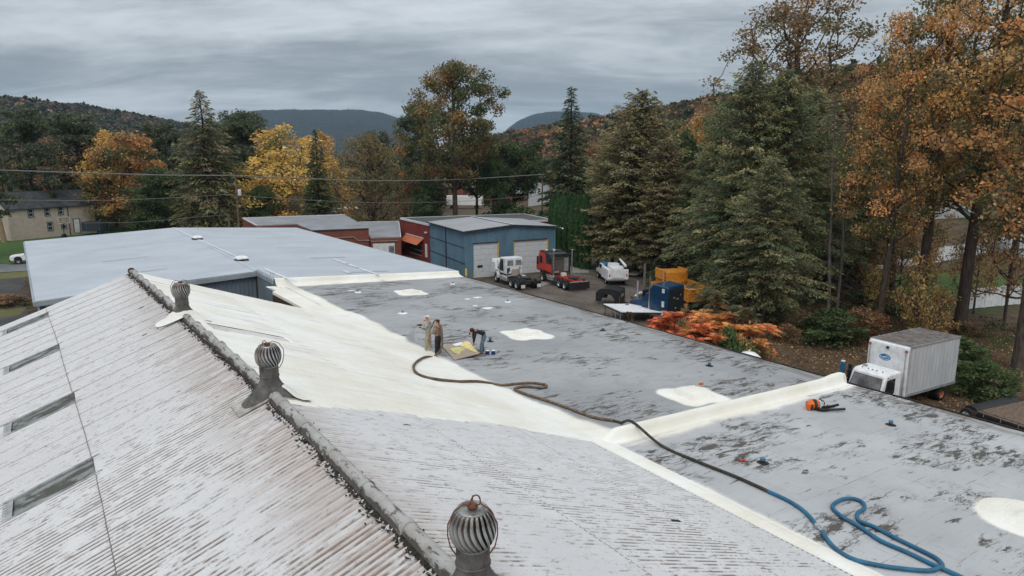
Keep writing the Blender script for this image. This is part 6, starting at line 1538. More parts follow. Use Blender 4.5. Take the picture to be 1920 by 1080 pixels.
# small pale thing on posts near the trees
v = P(1190, 518, 0); e = empty('plank_stack', (v.x, v.y, 0), .5, 'stack of weathered planks on blocks beside the tree line', 'planks')
for k in range(4): MB().box(-1.3, 1.3, -.6 + k * .3, -.34 + k * .3, .35, .42).build('plank', M['concrete'], e)
MB().box(-1, -.8, -.5, .5, 0, .35).box(.8, 1, -.5, .5, 0, .35).build('block', M['old_wood'], e)

# white box truck behind the roof edge (front faces the roof)
ZG = -.6
e = local((44.15, 18.6, ZG), -.995, .085, 'box_truck', 'white box truck with a blue oval emblem parked behind the roof edge', 'truck')
TW, TL, TZ0, TZ1 = 1.2, 5.1, .95, 3.85
# here +y local is forward: rear of the box at y=0, front at TL
MB().box(-TW, TW, 0, TL - .12, TZ0, TZ1).build('cargo_box', M['box_side'] if 'box_side' in M else M['white_paint'], e, bevel=.01)
xs_ = np.linspace(.12, TL - .25, 14)
for s in (-1, 1):
    for k in range(13):
        MB().box(s * TW - .004, s * (TW) + s * .012 + .004, xs_[k] + .012, xs_[k + 1] - .012, TZ0 + .16, TZ1 - .1).build('side_panel', M['box_panel'] if 'box_panel' in M else M['white_paint'], e)
prof = [(TL - .12, TZ0 - .02), (TL + .02, TZ0 - .02), (TL + .05, TZ0 + .1), (TL + .05, TZ1 - .25), (TL - .0, TZ1 - .08), (TL - .14, TZ1 + .0)]
MB().prism(prof, -TW + .0, TW - .0, 'x').build('front_cap', M['white_clean'], e, bevel=.05)
for s in (-1, 1): MB().prism([(s * TW, TL + .0), (s * (TW - .14), TL + .07), (s * (TW - .2), TL + .05), (s * (TW - .2), TL - .3), (s * (TW + .012), TL - .3)], TZ0, TZ1 - .16, 'z').build('corner_cap', M['alu_corner'] if 'alu_corner' in M else M['alu'], e, bevel=.03)
b = MB()
for s in (-1, 1):
    for za, zb in ((TZ1 - .1, TZ1 + .02), (TZ0, TZ0 + .15)): MB().box(s * (TW + .005) - .03, s * (TW + .005) + .03, 0, TL - .1, za, zb).build('rail', M['alu'], e)
MB().box(-TW + .03, TW - .03, .02, TL - .2, TZ1, TZ1 + .012).build('roof_skin', M['truck_roof'] if 'truck_roof' in M else M['old_wood'], e)
for k in range(11): MB().box(-TW + .05, TW - .05, .2 + k * .41, .26 + k * .41, TZ1 + .012, TZ1 + .026).build('roof_bow', M['truck_roof2'] if 'truck_roof2' in M else M['old_wood'], e)
MB().box(-.07, .07, TL + .04, TL + .12, TZ1 - .32, TZ1 - .2).build('marker_light', M['black_metal'], e)
for s in (-1, 1): MB().box(s * 1.08 - .08, s * 1.08 + .08, TL + .03, TL + .09, TZ1 - .3, TZ1 - .22).build('marker_light', M['red_tool'], e)
# blue oval emblem with a white swoosh band
def oval(cx, cz, rx, rz, y, t=.008, n=28): return [(cx + rx * math.cos(2 * PI * k / n), cz + rz * math.sin(2 * PI * k / n)) for k in range(n)]
em = empty('emblem', (.12, TL + .052, 2.98)); em.parent = e
MB().prism(oval(0, 0, .34, .19, 0), 0, .006, 'y').build('emblem_oval', M['blue_bright'], em, smooth=0)
ring = oval(0, 0, .28, .14, 0); inner = oval(0.0, 0.0, .245, .115, 0)
b = MB(); vs = [(p[0], .0085, p[1]) for p in ring] + [(p[0], .0085, p[1]) for p in inner]; n = 28
b.add(vs, [(k, (k + 1) % n, n + (k + 1) % n, n + k)[::-1] for k in range(n) if not 2 < k < 8]); b.add([(-.2, .009, -.01), (-.05, .009, .05), (.1, .009, .03), (.22, .009, -.03), (.1, .009, -.035), (-.06, .009, -.01)], [(5, 4, 3, 2, 1, 0)]); b.build('emblem_swoosh', M['white_clean'], em, smooth=0)
# low-cab-forward cab
cz = TZ0 + .55
cab = MB(); pr = [(TL + .15, .55), (TL + 2.0, .5), (TL + 2.02, 1.25), (TL + 1.62, 2.28), (TL + 1.4, 2.42), (TL + .2, 2.46), (TL + .15, 2.3)]
cab.prism(pr, -1.02, 1.02, 'x').build('cab', M['white_clean'], e, bevel=.09)
def slab(b, p0, p1, x0, x1, off, t_=.02):
    (ya, za), (yb_, zb_) = p0, p1; L = math.hypot(yb_ - ya, zb_ - za); ny, nz = (zb_ - za) / L, -(yb_ - ya) / L
    if ny < 0: ny, nz = -ny, -nz
    a = [(x0, ya + ny * off, za + nz * off), (x1, ya + ny * off, za + nz * off), (x1 - (.08 if x1 > 0 else 0), yb_ + ny * off, zb_ + nz * off), (x0 + .08, yb_ + ny * off, zb_ + nz * off)]
    c_ = [(x, y + ny * t_, z + nz * t_) for x, y, z in a]; return b.add(a + c_, [(0, 1, 2, 3), (7, 6, 5, 4), (0, 4, 5, 1), (1, 5, 6, 2), (2, 6, 7, 3), (3, 7, 4, 0)])
slab(MB(), (TL + 1.98, 1.36), (TL + 1.66, 2.18), -.93, .93, -.0, .014).build('windscreen_seal', M['black_metal'], e, bevel=.01)
slab(MB(), (TL + 1.965, 1.40), (TL + 1.675, 2.145), -.89, .89, .004, .02).build('windscreen', M['glass_grey'], e, bevel=.01)
for k in (-.6, -.25, .0, .25, .62): MB().ball((k, TL + 1.3, 2.47), .035, .05, .03, 8, 6).build('cab_light', M['trim_dark'], e)
MB().box(.55, .8, TL + .9, TL + 1.0, 2.45, 2.55).build('antenna_base', M['alu'], e)
for s in (-1, 1):
    MB().prism([(TL + .75, 1.3), (TL + 1.72, 1.15), (TL + 1.5, 2.1), (TL + .75, 2.15)], s * 1.025 - .008, s * 1.025 + .008, 'x').build('side_window', M['glass_dark'], e)
    mr = empty('mirror', (s * 1.3, TL + 1.45, 1.5)); mr.parent = e
    MB().box(-.1, .1, -.06, .06, .2, .65).build('mirror_head', M['black_metal'], mr, bevel=.03); MB().box(-.08, .08, -.06, .06, -.1, .14).build('mirror_head', M['black_metal'], mr, bevel=.03); MB().tube([(-s * .28, 0, .75), (0, 0, .68), (0, 0, -.15), (-s * .28, 0, -.2)], .018, 6).build('mirror_arm', M['black_metal'], mr)
    MB().prism([(-s * 0 + TL + .95, .75), (TL + 1.3, .75), (TL + 1.3, .98), (TL + .95, .98)], s * 1.03 - .008, s * 1.03 + .008, 'x').build('door_emblem', M['blue_bright'], e)
    wheel(e, s * .95, TL + 1.1, .42, .24, 'alu', False, s)
    wheel(e, s * .85, 1.1, .42, .24, 'orange_rim' if 'orange_rim' in M else 'rust', True, s)
MB().box(-.45, -.35, -.1, TL + 1.6, .6, .85).box(.35, .45, -.1, TL + 1.6, .6, .85).build('frame', M['black_metal'], e)
MB().box(-.9, .9, TL + 2.0, TL + 2.12, .45, .75).build('bumper', M['alu'], e, bevel=.03)

# flatbed trailer
e = local((43.3, 14.15, ZG), .02, 1, 'flatbed_trailer', 'weathered wooden flatbed trailer on a white rimmed wheel beyond the roof edge', 'trailer')
t0, t1 = P(1833, 772, .05), P(1918, 800, .05); t2, t3 = P(1862, 733, .05), P(1945, 745, .05)
e.location = (t0.x, t0.y, ZG); e.rotation_euler = (0, 0, math.atan2(t1.y - t0.y, t1.x - t0.x)); LT = (t1 - t0).length + 1.2
dv = Vector((t2.x - t0.x, t2.y - t0.y)); c_, s_ = math.cos(-e.rotation_euler.z), math.sin(-e.rotation_euler.z); WT = dv.x * s_ + dv.y * c_
for k in range(9):
    u = rsd.uniform(-.02, .03); MB().box(-.05 + u, LT + u, k * WT / 9 + .008, (k + 1) * WT / 9 - .008, .62 + rsd.uniform(0, .012), .665).build('plank', M['old_wood'], e)
MB().box(0, LT, -.08, -.0, .42, .62).box(0, LT, WT, WT + .08, .42, .62).box(-.05, .03, 0, WT, .45, .62).build('frame', M['black_metal'], e)
MB().tube([(.1, -.12, .8), (LT, -.12, .8)], .02, 6).build('side_rail', M['black_metal'], e); 
for k in range(4): MB().cyl((.4 + k * LT / 4, -.12, .5), (.4 + k * LT / 4, -.12, .8), .02, n=6).build('stake', M['alu'], e)
w_ = wheel(e, -.42, -.16, .36, .24, 'white_clean', False, -1); w_.rotation_euler = (0, 0, -PI / 2)
w_ = wheel(e, -.42, WT - .1, .36, .24, 'white_clean', False, -1); w_.rotation_euler = (0, 0, PI / 2)
MB().prism([(-.75, .45), (-.7, .75), (-.45, .86), (-.15, .8), (-.05, .66), (-.05, .62), (-.5, .62)], .05, WT - .3, 'y').build('fender', M['black_metal'], e, bevel=.02)
# ladder and log behind the trailer
v = P(1868, 735, ZG); e = local((v.x + .6, v.y + .2, ZG), .86, .5, 'ladder', 'rusty iron ladder rack standing behind the flatbed trailer', 'ladder')
for s in (-.45, .45): MB().cyl((s, 0, 0), (s * .85, .5, 2.3), .03, n=8).build('rail', M['rust'], e)
for k in range(8): z = .3 + k * .26; MB().cyl((-.44, z * .217, z), (.44, z * .217, z), .024, n=8).build('rung', M['rust'], e)
v = P(1850, 728, ZG); q = P(1897, 747, ZG); o = MB().cyl((v.x + .3, v.y, ZG + .45), (q.x + .3, q.y, ZG + .45), .13, .11, 12).build('log', M['log_wood'], None); tag(o, 'pale bare log lying behind the flatbed trailer', 'log')
# blue pipe post, barrel roll, white sheet
v = P(1578, 708, ZG); o = MB().lathe([(.13, 0), (.13, 1.15), (.0, 1.15)], 16).build('pipe_post', M['blue_bright'], None); o.location = (v.x, v.y, ZG); tag(o, 'upright blue pipe beside the front of the box truck', 'pipe')
MB().lathe([(.135, 1.1), (.135, 1.18), (0, 1.18)], 16).build('pipe_lid', M['white_clean'], o)
v = P(1587, 712, ZG); o = MB().lathe([(.11, 0), (.11, 1.0), (.0, 1.0)], 12).build('dark_post', M['black_metal'], None); o.location = (v.x + .3, v.y, ZG); tag(o, 'short dark post right of the blue pipe', 'post')
v = P(1433, 657, -.3); e = empty('plastic_drum', (v.x, v.y, -.2), .5, 'white plastic bucket lying on its side in the leaf litter', 'bucket')
MB().lathe([(0, -.42), (.2, -.42), (.23, -.3), (.2, -.28), (.2, .0), (.25, .05), (.26, .38), (.28, .42), (.24, .42), (.22, .1), (0, .1)], 20, M=Matrix.Translation((0, 0, .25)) @ Matrix.Rotation(PI / 2, 4, 'Y')).build('bucket', M['white_clean'], e)
v = D(1404, 668, 36); e = empty('satellite_dish', (29.3, FR(1404, 668).y + .6, 0), .4, 'white rounded dish showing just past the roof edge', 'dish')
v = P(1404, 669, 3.3); e.location = (v.x, v.y, 2.9); MB().lathe([(.72, .25), (.6, .42), (.35, .62), (0, .68), (0, .64), (.6, .36), (.7, .24)], 24).build('dish', M['white_clean'], e); MB().cyl((0, 0, -3.4), (0, 0, .6), .05).build('mast', M['alu'], e); MB().cyl((0, 0, .66), (0, 0, .78), .04).build('knob', M['white_clean'], e)
v = P(1415, 655, -.1); o = MB().cyl((0, 0, 0), (0, 0, 2.5), .04, n=8).build('fence_post', M['alu'], None); o.location = (v.x, v.y, -.3); tag(o, 'thin galvanised fence post right of the orange sumac', 'post')
# white SUV at the left
v = P(47, 494, 0); e = local((v.x + 2.2, v.y + .15, .03), -1, .03, 'parked_car', 'white pickup style car with dark wheel arches parked behind the warehouse corner', 'car')
MB().prism([(-.9, .45), (3.6, .45), (3.75, .6), (3.72, 1.0), (3.3, 1.12), (2.2, 1.22), (1.5, 1.75), (-.9, 1.8)], -.9, .9, 'x').build('body', M['white_clean'], e, bevel=.08)
MB().box(-.88, .88, 3.6, 3.8, .4, .68).build('bumper', M['black_metal'], e, bevel=.03)
for s in (-1, 1):
    MB().prism([(2.4, .5), (2.45, .85), (2.7, 1.02), (3.0, 1.02), (3.25, .85), (3.3, .5)], s * .91 - .02, s * .91 + .02, 'x').build('wheel_arch', M['black_rubber'], e); wheel(e, s * .84, 2.85, .38, .24, 'alu', False, s); wheel(e, s * .84, .0, .38, .24, 'alu', False, s)
    MB().prism([(.3, 1.2), (2.1, 1.2), (1.45, 1.66), (.3, 1.68)], s * .905 - .01, s * .905 + .01, 'x').build('side_window', M['glass_dark'], e); MB().box(s * 1.05 - .1, s * 1.05 + .1, 1.95, 2.1, 1.2, 1.42).build('mirror', M['black_metal'], e)
    MB().box(s * .7 - .14, s * .7 + .14, 3.7, 3.77, .75, .92).build('headlight', M['glass_grey'], e)

# ================================================================== PEOPLE
def skin(name, pts, edges, radii, mat, parent, root=0, sub=2):
    me = bpy.data.meshes.new(name); me.from_pydata([tuple(p) for p in pts], edges, []); me.update()
    o = bpy.data.objects.new(name, me); col.objects.link(o); me.materials.append(mat); o.parent = parent
    sk = o.modifiers.new('skin', 'SKIN'); sk.use_smooth_shade = True; sk.branch_smoothing = .4
    if not me.skin_vertices: pass
    for i_, r_ in enumerate(radii):
        d = me.skin_vertices[0].data[i_]; d.radius = r_ if isinstance(r_, tuple) else (r_, r_); d.use_root = (i_ == root)
    ss = o.modifiers.new('sub', 'SUBSURF'); ss.levels = sub; ss.render_levels = sub
    return o
def hand_chain(pts, edges, radii, wrist_i, wrist, direc, side, curl=.5):
    """palm, four unequal bent fingers and a side thumb appended to a skeleton"""
    d = Vector(direc).normalized(); up = Vector((0, 0, 1)); lat = d.cross(up); lat = (Vector((1, 0, 0)) if lat.length < .2 else lat).normalized() * side; pn = lat.cross(d).normalized()
    palm = wrist + d * .075; pts.append(palm); radii.append((.036, .02)); edges.append((wrist_i, len(pts) - 1)); pi_ = len(pts) - 1
    for k, L in enumerate((.07, .08, .075, .055)):
        a = palm + lat * (-.027 + .018 * k) + d * .02; b_ = a + d * L * .55 - pn * L * .2 * curl; c_ = b_ + d * L * .4 - pn * L * .6 * curl
        n0 = len(pts); pts += [a, b_, c_]; radii += [.0095, .009, .0075]; edges += [(pi_, n0), (n0, n0 + 1), (n0 + 1, n0 + 2)]
    a = wrist + d * .03 - lat * .035; b_ = a + d * .04 - lat * .02 - pn * .015; n0 = len(pts); pts += [a, b_]; radii += [.0115, .009]; edges += [(wrist_i, n0), (n0, n0 + 1)]
def person(loc, rz, label, J, parts):
    """J: joints in local metres (facing +y). parts: clothing (name, material, chains [(joint, radius)...])"""
    e = empty('person', loc, rz, label, 'person', 'roofing workers on the flat roof')
    V = {k: Vector(v) for k, v in J.items()}
    names = ['pelvis', 'waist', 'chest', 'neck', 'jaw', 'head', 'crown', 'nose', 'shL', 'elL', 'wrL', 'shR', 'elR', 'wrR', 'hipL', 'knL', 'anL', 'toL', 'hipR', 'knR', 'anR', 'toR']
    rad = dict(pelvis=(.15, .11), waist=(.135, .10), chest=(.165, .115), neck=.058, jaw=.07, head=.098, crown=.075, nose=.016, shL=.062, elL=.044, wrL=.03, shR=.062, elR=.044, wrR=.03, hipL=.09, knL=.062, anL=.042, toL=.035, hipR=.09, knR=.062, anR=.042, toR=.035)
    f = (V['jaw'] - V['neck']).normalized(); 
    pts = [V[n] for n in names]; idx = {n: i_ for i_, n in enumerate(names)}; radii = [rad[n] for n in names]
    E = [('pelvis', 'waist'), ('waist', 'chest'), ('chest', 'neck'), ('neck', 'jaw'), ('jaw', 'head'), ('head', 'crown'), ('head', 'nose'), ('chest', 'shL'), ('shL', 'elL'), ('elL', 'wrL'), ('chest', 'shR'), ('shR', 'elR'), ('elR', 'wrR'), ('pelvis', 'hipL'), ('hipL', 'knL'), ('knL', 'anL'), ('anL', 'toL'), ('pelvis', 'hipR'), ('hipR', 'knR'), ('knR', 'anR'), ('anR', 'toR')]
    edges = [(idx[a], idx[b_]) for a, b_ in E]
    for s, w_, el in ((-1, 'wrL', 'elL'), (1, 'wrR', 'elR')): hand_chain(pts, edges, radii, idx[w_], V[w_], V[w_] - V[el], s)
    skin('body', pts, edges, radii, M['skin'], e)
    for nm, mat, chains, *rest in parts:
        ps, es, rs = [], [], []; seen = {}
        for ch in chains:
            last = None
            for jn, r_ in ch:
                key = jn if isinstance(jn, str) else tuple(jn)
                if key not in seen: seen[key] = len(ps); ps.append(V[jn] if isinstance(jn, str) else Vector(jn)); rs.append(r_)
                if last is not None and last != seen[key]: es.append((last, seen[key]))
                last = seen[key]
        skin(nm, ps, es, rs, mat, e)
    return e, V
def mix_(a, b_, t): return tuple(Vector(a).lerp(Vector(b_), t))
def outfit(J, top, topn, trs, boots, long_=.0, loose=1.0):
    g = loose
    sl = lambda s: [('chest', (.185 * g, .135 * g)), ('sh' + s, .082 * g), ('el' + s, .066 * g), (mix_(J['el' + s], J['wr' + s], .92), .048 * g)]
    parts = [(topn, top, [[('pelvis', (.178 * g, .14 * g)), ('waist', (.165 * g, .13 * g)), ('chest', (.185 * g, .135 * g)), (mix_(J['chest'], J['neck'], .8), .075)], sl('L'), sl('R')])]
    lg = lambda s: [('pelvis', (.16 * g, .125 * g)), ('hip' + s, .108 * g), ('kn' + s, .082 * g), (mix_(J['kn' + s], J['an' + s], .95), .066 * g)]
    parts.append(('trousers', trs, [[('waist', (.14, .11)), ('pelvis', (.16 * g, .125 * g))], lg('L'), lg('R')]))
    for s in 'LR': parts.append(('boot', boots, [[(mix_(J['kn' + s], J['an' + s], .8), .058), ('an' + s, .056), ('to' + s, .046)]]))
    return parts
base = dict(pelvis=(0, 0, .95), waist=(0, .01, 1.08), chest=(0, 0, 1.32), neck=(0, .0, 1.50), jaw=(0, .035, 1.57), head=(0, .02, 1.65), crown=(0, .0, 1.70), nose=(0, .125, 1.62),
            shL=(-.18, 0, 1.42), elL=(-.24, -.02, 1.14), wrL=(-.2, .16, .98), shR=(.18, 0, 1.42), elR=(.24, -.02, 1.14), wrR=(.2, .16, .98),
            hipL=(-.09, 0, .88), knL=(-.11, .02, .48), anL=(-.12, 0, .08), toL=(-.14, .14, .04), hipR=(.09, 0, .88), knR=(.11, .02, .48), anR=(.12, 0, .08), toR=(.14, .14, .04))
# camouflage cloth
def mat_camo(name, a, b_, c_):
    m, t = newmat(name); p = t.n('ShaderNodeTexCoord').outputs['Object']; n = t.noise(p, 9, 4, .6, .8); n2 = t.noise(p, 16, 3, .6)
    c = t.mix(t.step(n, .46, .52), a, b_); c = t.mix(t.m('MULTIPLY', t.step(n2, .54, .6), .9), c, c_); t.finish(c, .95); return m
M['camo'] = mat_camo('camouflage_cloth', (0.17, 0.11, 0.075), (0.3, 0.22, 0.16), (0.09, 0.065, 0.045))
M['overall'] = mat_camo('sprayed_overall', (0.30, 0.29, 0.265), (0.42, 0.41, 0.38), (0.2, 0.19, 0.17))
M['overall_low'] = mat_camo('foam_stained_trousers', (0.33, 0.25, 0.16), (0.42, 0.35, 0.25), (0.16, 0.13, 0.1))
def roofz(px, py): v = roof_at(px, py); return (v[0], v[1], v[2] + .012)
# worker 2: back to the camera, hose over the shoulder
J = dict(base); J.update(elL=(-.27, .05, 1.16), wrL=(-.12, .25, 1.1), elR=(.27, .06, 1.18), wrR=(.12, .2, 1.36), anL=(-.13, .02, .08), toL=(-.16, .15, .04), knR=(.12, .05, .48))
e, V_ = person((WK.x, WK.y, WK.z), R(28), 'worker in brown camouflage jacket and black trousers with the hose over one shoulder', J, outfit(J, M['camo'], 'jacket', M['black_cloth'], M['boot'], loose=1.12))
skin('hair', [(0, -.01, 1.60), (0, -.01, 1.69), (0, .0, 1.745)], [(0, 1), (1, 2)], [(.085, .09), .106, .07], M['hair'], e)
for s in (-1, 1): MB().ball((s * .1, .02, 1.62), .016, .028, .035, 8, 6).build('ear', M['skin'], e)
# worker 1: spraying, sleeves pale, respirator and cap
w1 = roofz(804, 659)
J = dict(base); J.update(jaw=(0, .05, 1.56), head=(0, .04, 1.645), nose=(0, .14, 1.6), elL=(-.25, .06, 1.2), wrL=(-.1, .32, 1.22), elR=(.24, .08, 1.18), wrR=(.08, .34, 1.2), knL=(-.12, .06, .48), anL=(-.13, .08, .08), toL=(-.15, .22, .04), anR=(.13, -.1, .08), toR=(.15, .04, .04), knR=(.12, -.02, .48))
e, V_ = person(w1, R(50), 'worker in pale overalls, respirator and cap spraying foam from a gun', J, outfit(J, M['overall'], 'overall_top', M['overall_low'], M['boot_foam'], loose=1.15))
skin('cap', [(0, .02, 1.67), (0, .0, 1.76)], [(0, 1)], [.112, .075], M['white_clean'], e); MB().prism([(.1, 1.7), (.2, 1.69), (.2, 1.68), (.1, 1.68)], -.08, .08, 'x').build('cap_peak', M['white_clean'], e)
MB().ball((0, .14, 1.56), .06, .06, .055).build('respirator', M['white_paint'], e); 
for s in (-1, 1): MB().cyl((s * .05, .14, 1.54), (s * .11, .17, 1.52), .035, n=10).build('filter_cartridge', M['orange_plastic'], e); MB().ball((s * .1, .03, 1.62), .016, .028, .035, 8, 6).build('ear', M['orange_plastic'], e)
MB().box(-.08, .08, .115, .14, 1.61, 1.68).build('goggles', M['orange_plastic'], e, bevel=.01)
g = empty('spray_gun', Vector(w1) + Matrix.Rotation(R(50), 3, 'Z') @ Vector((-.02, .38, 1.27)), R(50), 'small black spray gun in the hands of the worker in pale overalls', 'spray gun')
MB().box(-.03, .03, -.02, .04, -.14, 0).build('grip', M['black_metal'], g, bevel=.008); MB().cyl((0, -.08, .03), (0, .16, .0), .035).build('gun_body', M['black_metal'], g); MB().cyl((0, .16, 0), (0, .22, -.01), .018).build('nozzle', M['alu'], g)
ho = smooth_pts([g.location + Vector((0, 0, -.1)), Vector(w1) + Vector((.1, .1, 1.0)), Vector(w1) + Vector((.35, .0, 1.45)), Vector((WK.x, WK.y, WK.z)) + Vector((.12, .16, 1.62)), Vector((WK.x, WK.y, WK.z)) + Vector((.06, -.02, 1.55))])
rel(MB().tube(ho, .03, 8).build('gun_whip', M['hose_brown'], None, smooth=80), he)
# spray mist: a soft cone of droplets reaching the roof
mm = bpy.data.materials.new('spray_mist'); mm.use_nodes = True; t = NT(mm.node_tree)
pv = t.n('ShaderNodeVolumePrincipled'); pv.inputs['Color'].default_value = (.9, .9, .88, 1); pv.inputs['Density'].default_value = 1.1; oo = t.n('ShaderNodeOutputMaterial'); t.l(pv.outputs[0], oo.inputs['Volume'])
g0 = g.location + Matrix.Rotation(R(50), 3, 'Z') @ Vector((0, .24, 0)); g1 = Vector(roof_at(768, 640)) + Vector((0, 0, .05))
o = MB().cyl(tuple(g0), tuple(g1), .02, .26, 16).build('spray_mist', mm, None); tag(o, kind='stuff')
# worker 3: bending forward over the board
w3 = roofz(901, 664)
J = dict(base); J.update(pelvis=(0, -.22, .93), waist=(0, -.1, 1.04), chest=(0, .16, 1.17), neck=(0, .35, 1.20), jaw=(0, .42, 1.14), head=(0, .46, 1.10), crown=(0, .5, 1.12), nose=(0, .50, 1.0),
    shL=(-.18, .27, 1.14), elL=(-.2, .32, .86), wrL=(-.14, .36, .6), shR=(.18, .27, 1.14), elR=(.2, .3, .86), wrR=(.12, .3, .62), hipL=(-.1, -.2, .87), hipR=(.1, -.2, .87), knL=(-.12, -.02, .48), knR=(.13, -.1, .48), anL=(-.13, -.02, .08), toL=(-.14, .13, .04), anR=(.14, -.16, .08), toR=(.16, -.02, .04))
e, V_ = person(w3, R(68), 'worker in black hooded jacket and jeans bending over the foam covered board', J, outfit(J, M['black_cloth'], 'jacket', M['jeans'], M['boot'], loose=1.06))
skin('hood', [(0, .3, 1.24), (0, .42, 1.2), (0, .5, 1.14)], [(0, 1), (1, 2)], [(.1, .09), .112, .085], M['hair'], e)
for s in (-1, 1): MB().ball((s * .1, .46, 1.08), .016, .028, .035, 8, 6).build('ear', M['skin'], e)
MB().ball((0, .51, 1.03), .06, .035, .05).build('beard', M['hair'], e)

# ================================================================== TREES
def tubes_np(segs, n=5):
    """segs: list of (p0, p1, r0, r1)"""
    P0 = np.array([s[0] for s in segs], float); P1 = np.array([s[1] for s in segs], float); r0 = np.array([s[2] for s in segs]); r1 = np.array([s[3] for s in segs])
    d = P1 - P0; L = np.linalg.norm(d, axis=1, keepdims=True) + 1e-9; d = d / L
    ref = np.where(np.abs(d[:, 2:3]) > .9, np.array([[1., 0, 0]]), np.array([[0, 0, 1.]])); a = np.cross(d, ref); a /= np.linalg.norm(a, axis=1, keepdims=True); b_ = np.cross(d, a)
    P1 = P1 + d * (r1[:, None] * .3)
    V = []; 
    for P_, r_ in ((P0, r0), (P1, r1)):
        for k in range(n):
            t_ = 2 * PI * k / n; V.append(P_ + (a * math.cos(t_) + b_ * math.sin(t_)) * r_[:, None])
    V = np.stack(V, 1); m_ = len(segs); V = V.reshape(-1, 3); base_ = np.arange(m_)[:, None] * 2 * n
    F = np.concatenate([np.stack([base_[:, 0] + k, base_[:, 0] + (k + 1) % n, base_[:, 0] + n + (k + 1) % n, base_[:, 0] + n + k], 1) for k in range(n)])
    return V, F
def leaf_quads(C, sz, U, W, asp=.6):
    """diamond leaves; C centres, U long axis, W side axis (unit)"""
    s = sz[:, None]; return np.stack([C - U * s, C + W * s * asp, C + U * s, C - W * s * asp], 1).reshape(-1, 3), np.arange(len(C) * 4).reshape(-1, 4)
def rdir(rs, n):
    v = rs.normal(size=(n, 3)); return v / np.linalg.norm(v, axis=1, keepdims=True)
def palette(rs, n, cols, wts):
    cols = np.array(cols); k = rs.choice(len(cols), n, p=np.array(wts) / sum(wts)); return cols[k]
def broad(seed, h, base_h, prof, rad, nclump, cr, nleaf, lsize, cols, wts, trunk_r=.3, mat='bark', lean=(0, 0), bare=0.0, gradient=None, fork=.35, fill=.75):
    """returns trunk mesh, crown mesh. prof(t)-> relative radius for t in 0..1 of crown height"""
    rs = np.random.RandomState(seed); rr = random.Random(seed)
    # clump centres
    C = []; tries = 0
    while len(C) < nclump and tries < 20000:
        tries += 1; t_ = rs.rand(); a = rs.rand() * 2 * PI; pr = prof(t_) * rad * (1 + .32 * math.sin(a * 2 + seed) * math.cos(a + 3 * t_ + seed) + .16 * math.sin(5 * a + 7 * t_))
        r_ = pr * (rs.rand() ** .55); z = base_h + t_ * (h - base_h)
        c_ = np.array([r_ * math.cos(a) + lean[0] * z / h, r_ * math.sin(a) + lean[1] * z / h, z])
        if all(np.linalg.norm((c_ - q) * np.array([1, 1, 1.2])) > cr * fill for q in C): C.append(c_)
    C = np.array(C)
    # skeleton
    nodes = []; par = []; 
    nt = 14; th_top = base_h + (h - base_h) * .8
    for k in range(nt + 1):
        z = th_top * k / nt; nodes.append(np.array([lean[0] * z / h + .12 * math.sin(z * .7 + seed) * (z / h), lean[1] * z / h + .12 * math.cos(z * .6 + seed) * (z / h), z])); par.append(k - 1)
    order = np.argsort([np.linalg.norm(c_[:2] - np.array(lean) * c_[2] / h) + .3 * abs(c_[2] - base_h) for c_ in C]); tips = []
    for oi in order:
        c_ = C[oi]; N_ = np.array(nodes); d = c_ - N_; hd__ = np.hypot(d[:, 0], d[:, 1]); up = d[:, 2]
        cost = np.linalg.norm(d, axis=1) + np.where(up < fork * hd__, 2.5 * (fork * hd__ - up), 0) + np.where(N_[:, 2] < base_h * .85, 50, 0)
        j_ = int(np.argmin(cost)); p = N_[j_]; L = np.linalg.norm(c_ - p); k_ = max(1, int(L / (cr * .7))); last = j_
        for q in range(1, k_ + 1):
            u = q / k_; pt = p + (c_ - p) * u; pt[2] += -.18 * L * math.sin(PI * u) * .5 * (1 if up[j_] > 0 else -1)
            if q < k_: pt = pt + rs.normal(size=3) * L * .035
            nodes.append(pt); par.append(last); last = len(nodes) - 1
        tips.append(last)
    cnt = np.zeros(len(nodes)); 
    for t_ in tips:
        k = t_
        while k >= 0: cnt[k] += 1; k = par[k]
    for k in range(nt + 1): cnt[k] = max(cnt[k], 1)
    full = max(cnt[0], 1); r_of = lambda k: max(.018, trunk_r * (cnt[k] / full) ** .52)
    segs = []
    for k in range(1, len(nodes)):
        rp = r_of(par[k]) if par[k] >= 0 else trunk_r; rk = r_of(k); 
        if par[k] <= nt and k > nt: rp = min(rp, rk * 1.35)
        if k <= nt: rp = trunk_r * (1 - .45 * (k - 1) / nt) if cnt[k] > 1 else rp; rk = trunk_r * (1 - .45 * k / nt) if cnt[k] > 1 else rk
        segs.append((nodes[par[k]], nodes[k], rp, rk))
    # fine twigs round each tip
    for t_ in tips:
        for q in range(5 if bare else 2):
            v = rs.normal(size=3); v[2] = abs(v[2]) * .7; v /= np.linalg.norm(v); segs.append((nodes[t_], nodes[t_] + v * cr * rs.uniform(.6, 1.15), .02, .008))
    segs[0] = (segs[0][0] - np.array([0, 0, .4]), segs[0][1], trunk_r * 1.3, segs[0][3])
    Vt, Ft = tubes_np(segs, 6); tm = np_mesh('trunk', Vt, Ft, M[mat], smooth=True)
    # leaves
    n = nclump * nleaf; ci = np.repeat(np.arange(len(C)), nleaf); n = len(ci)
    v = rdir(rs, n); rad_ = cr * rs.uniform(.75, 1.25, len(C))[ci] * (rs.rand(n) ** .42) * (1 + .35 * rs.normal(size=n) * .5)
    P_ = C[ci] + v * rad_[:, None] * np.array([1.05, 1.05, .72])
    ccol_ = palette(rs, len(C), cols, wts)
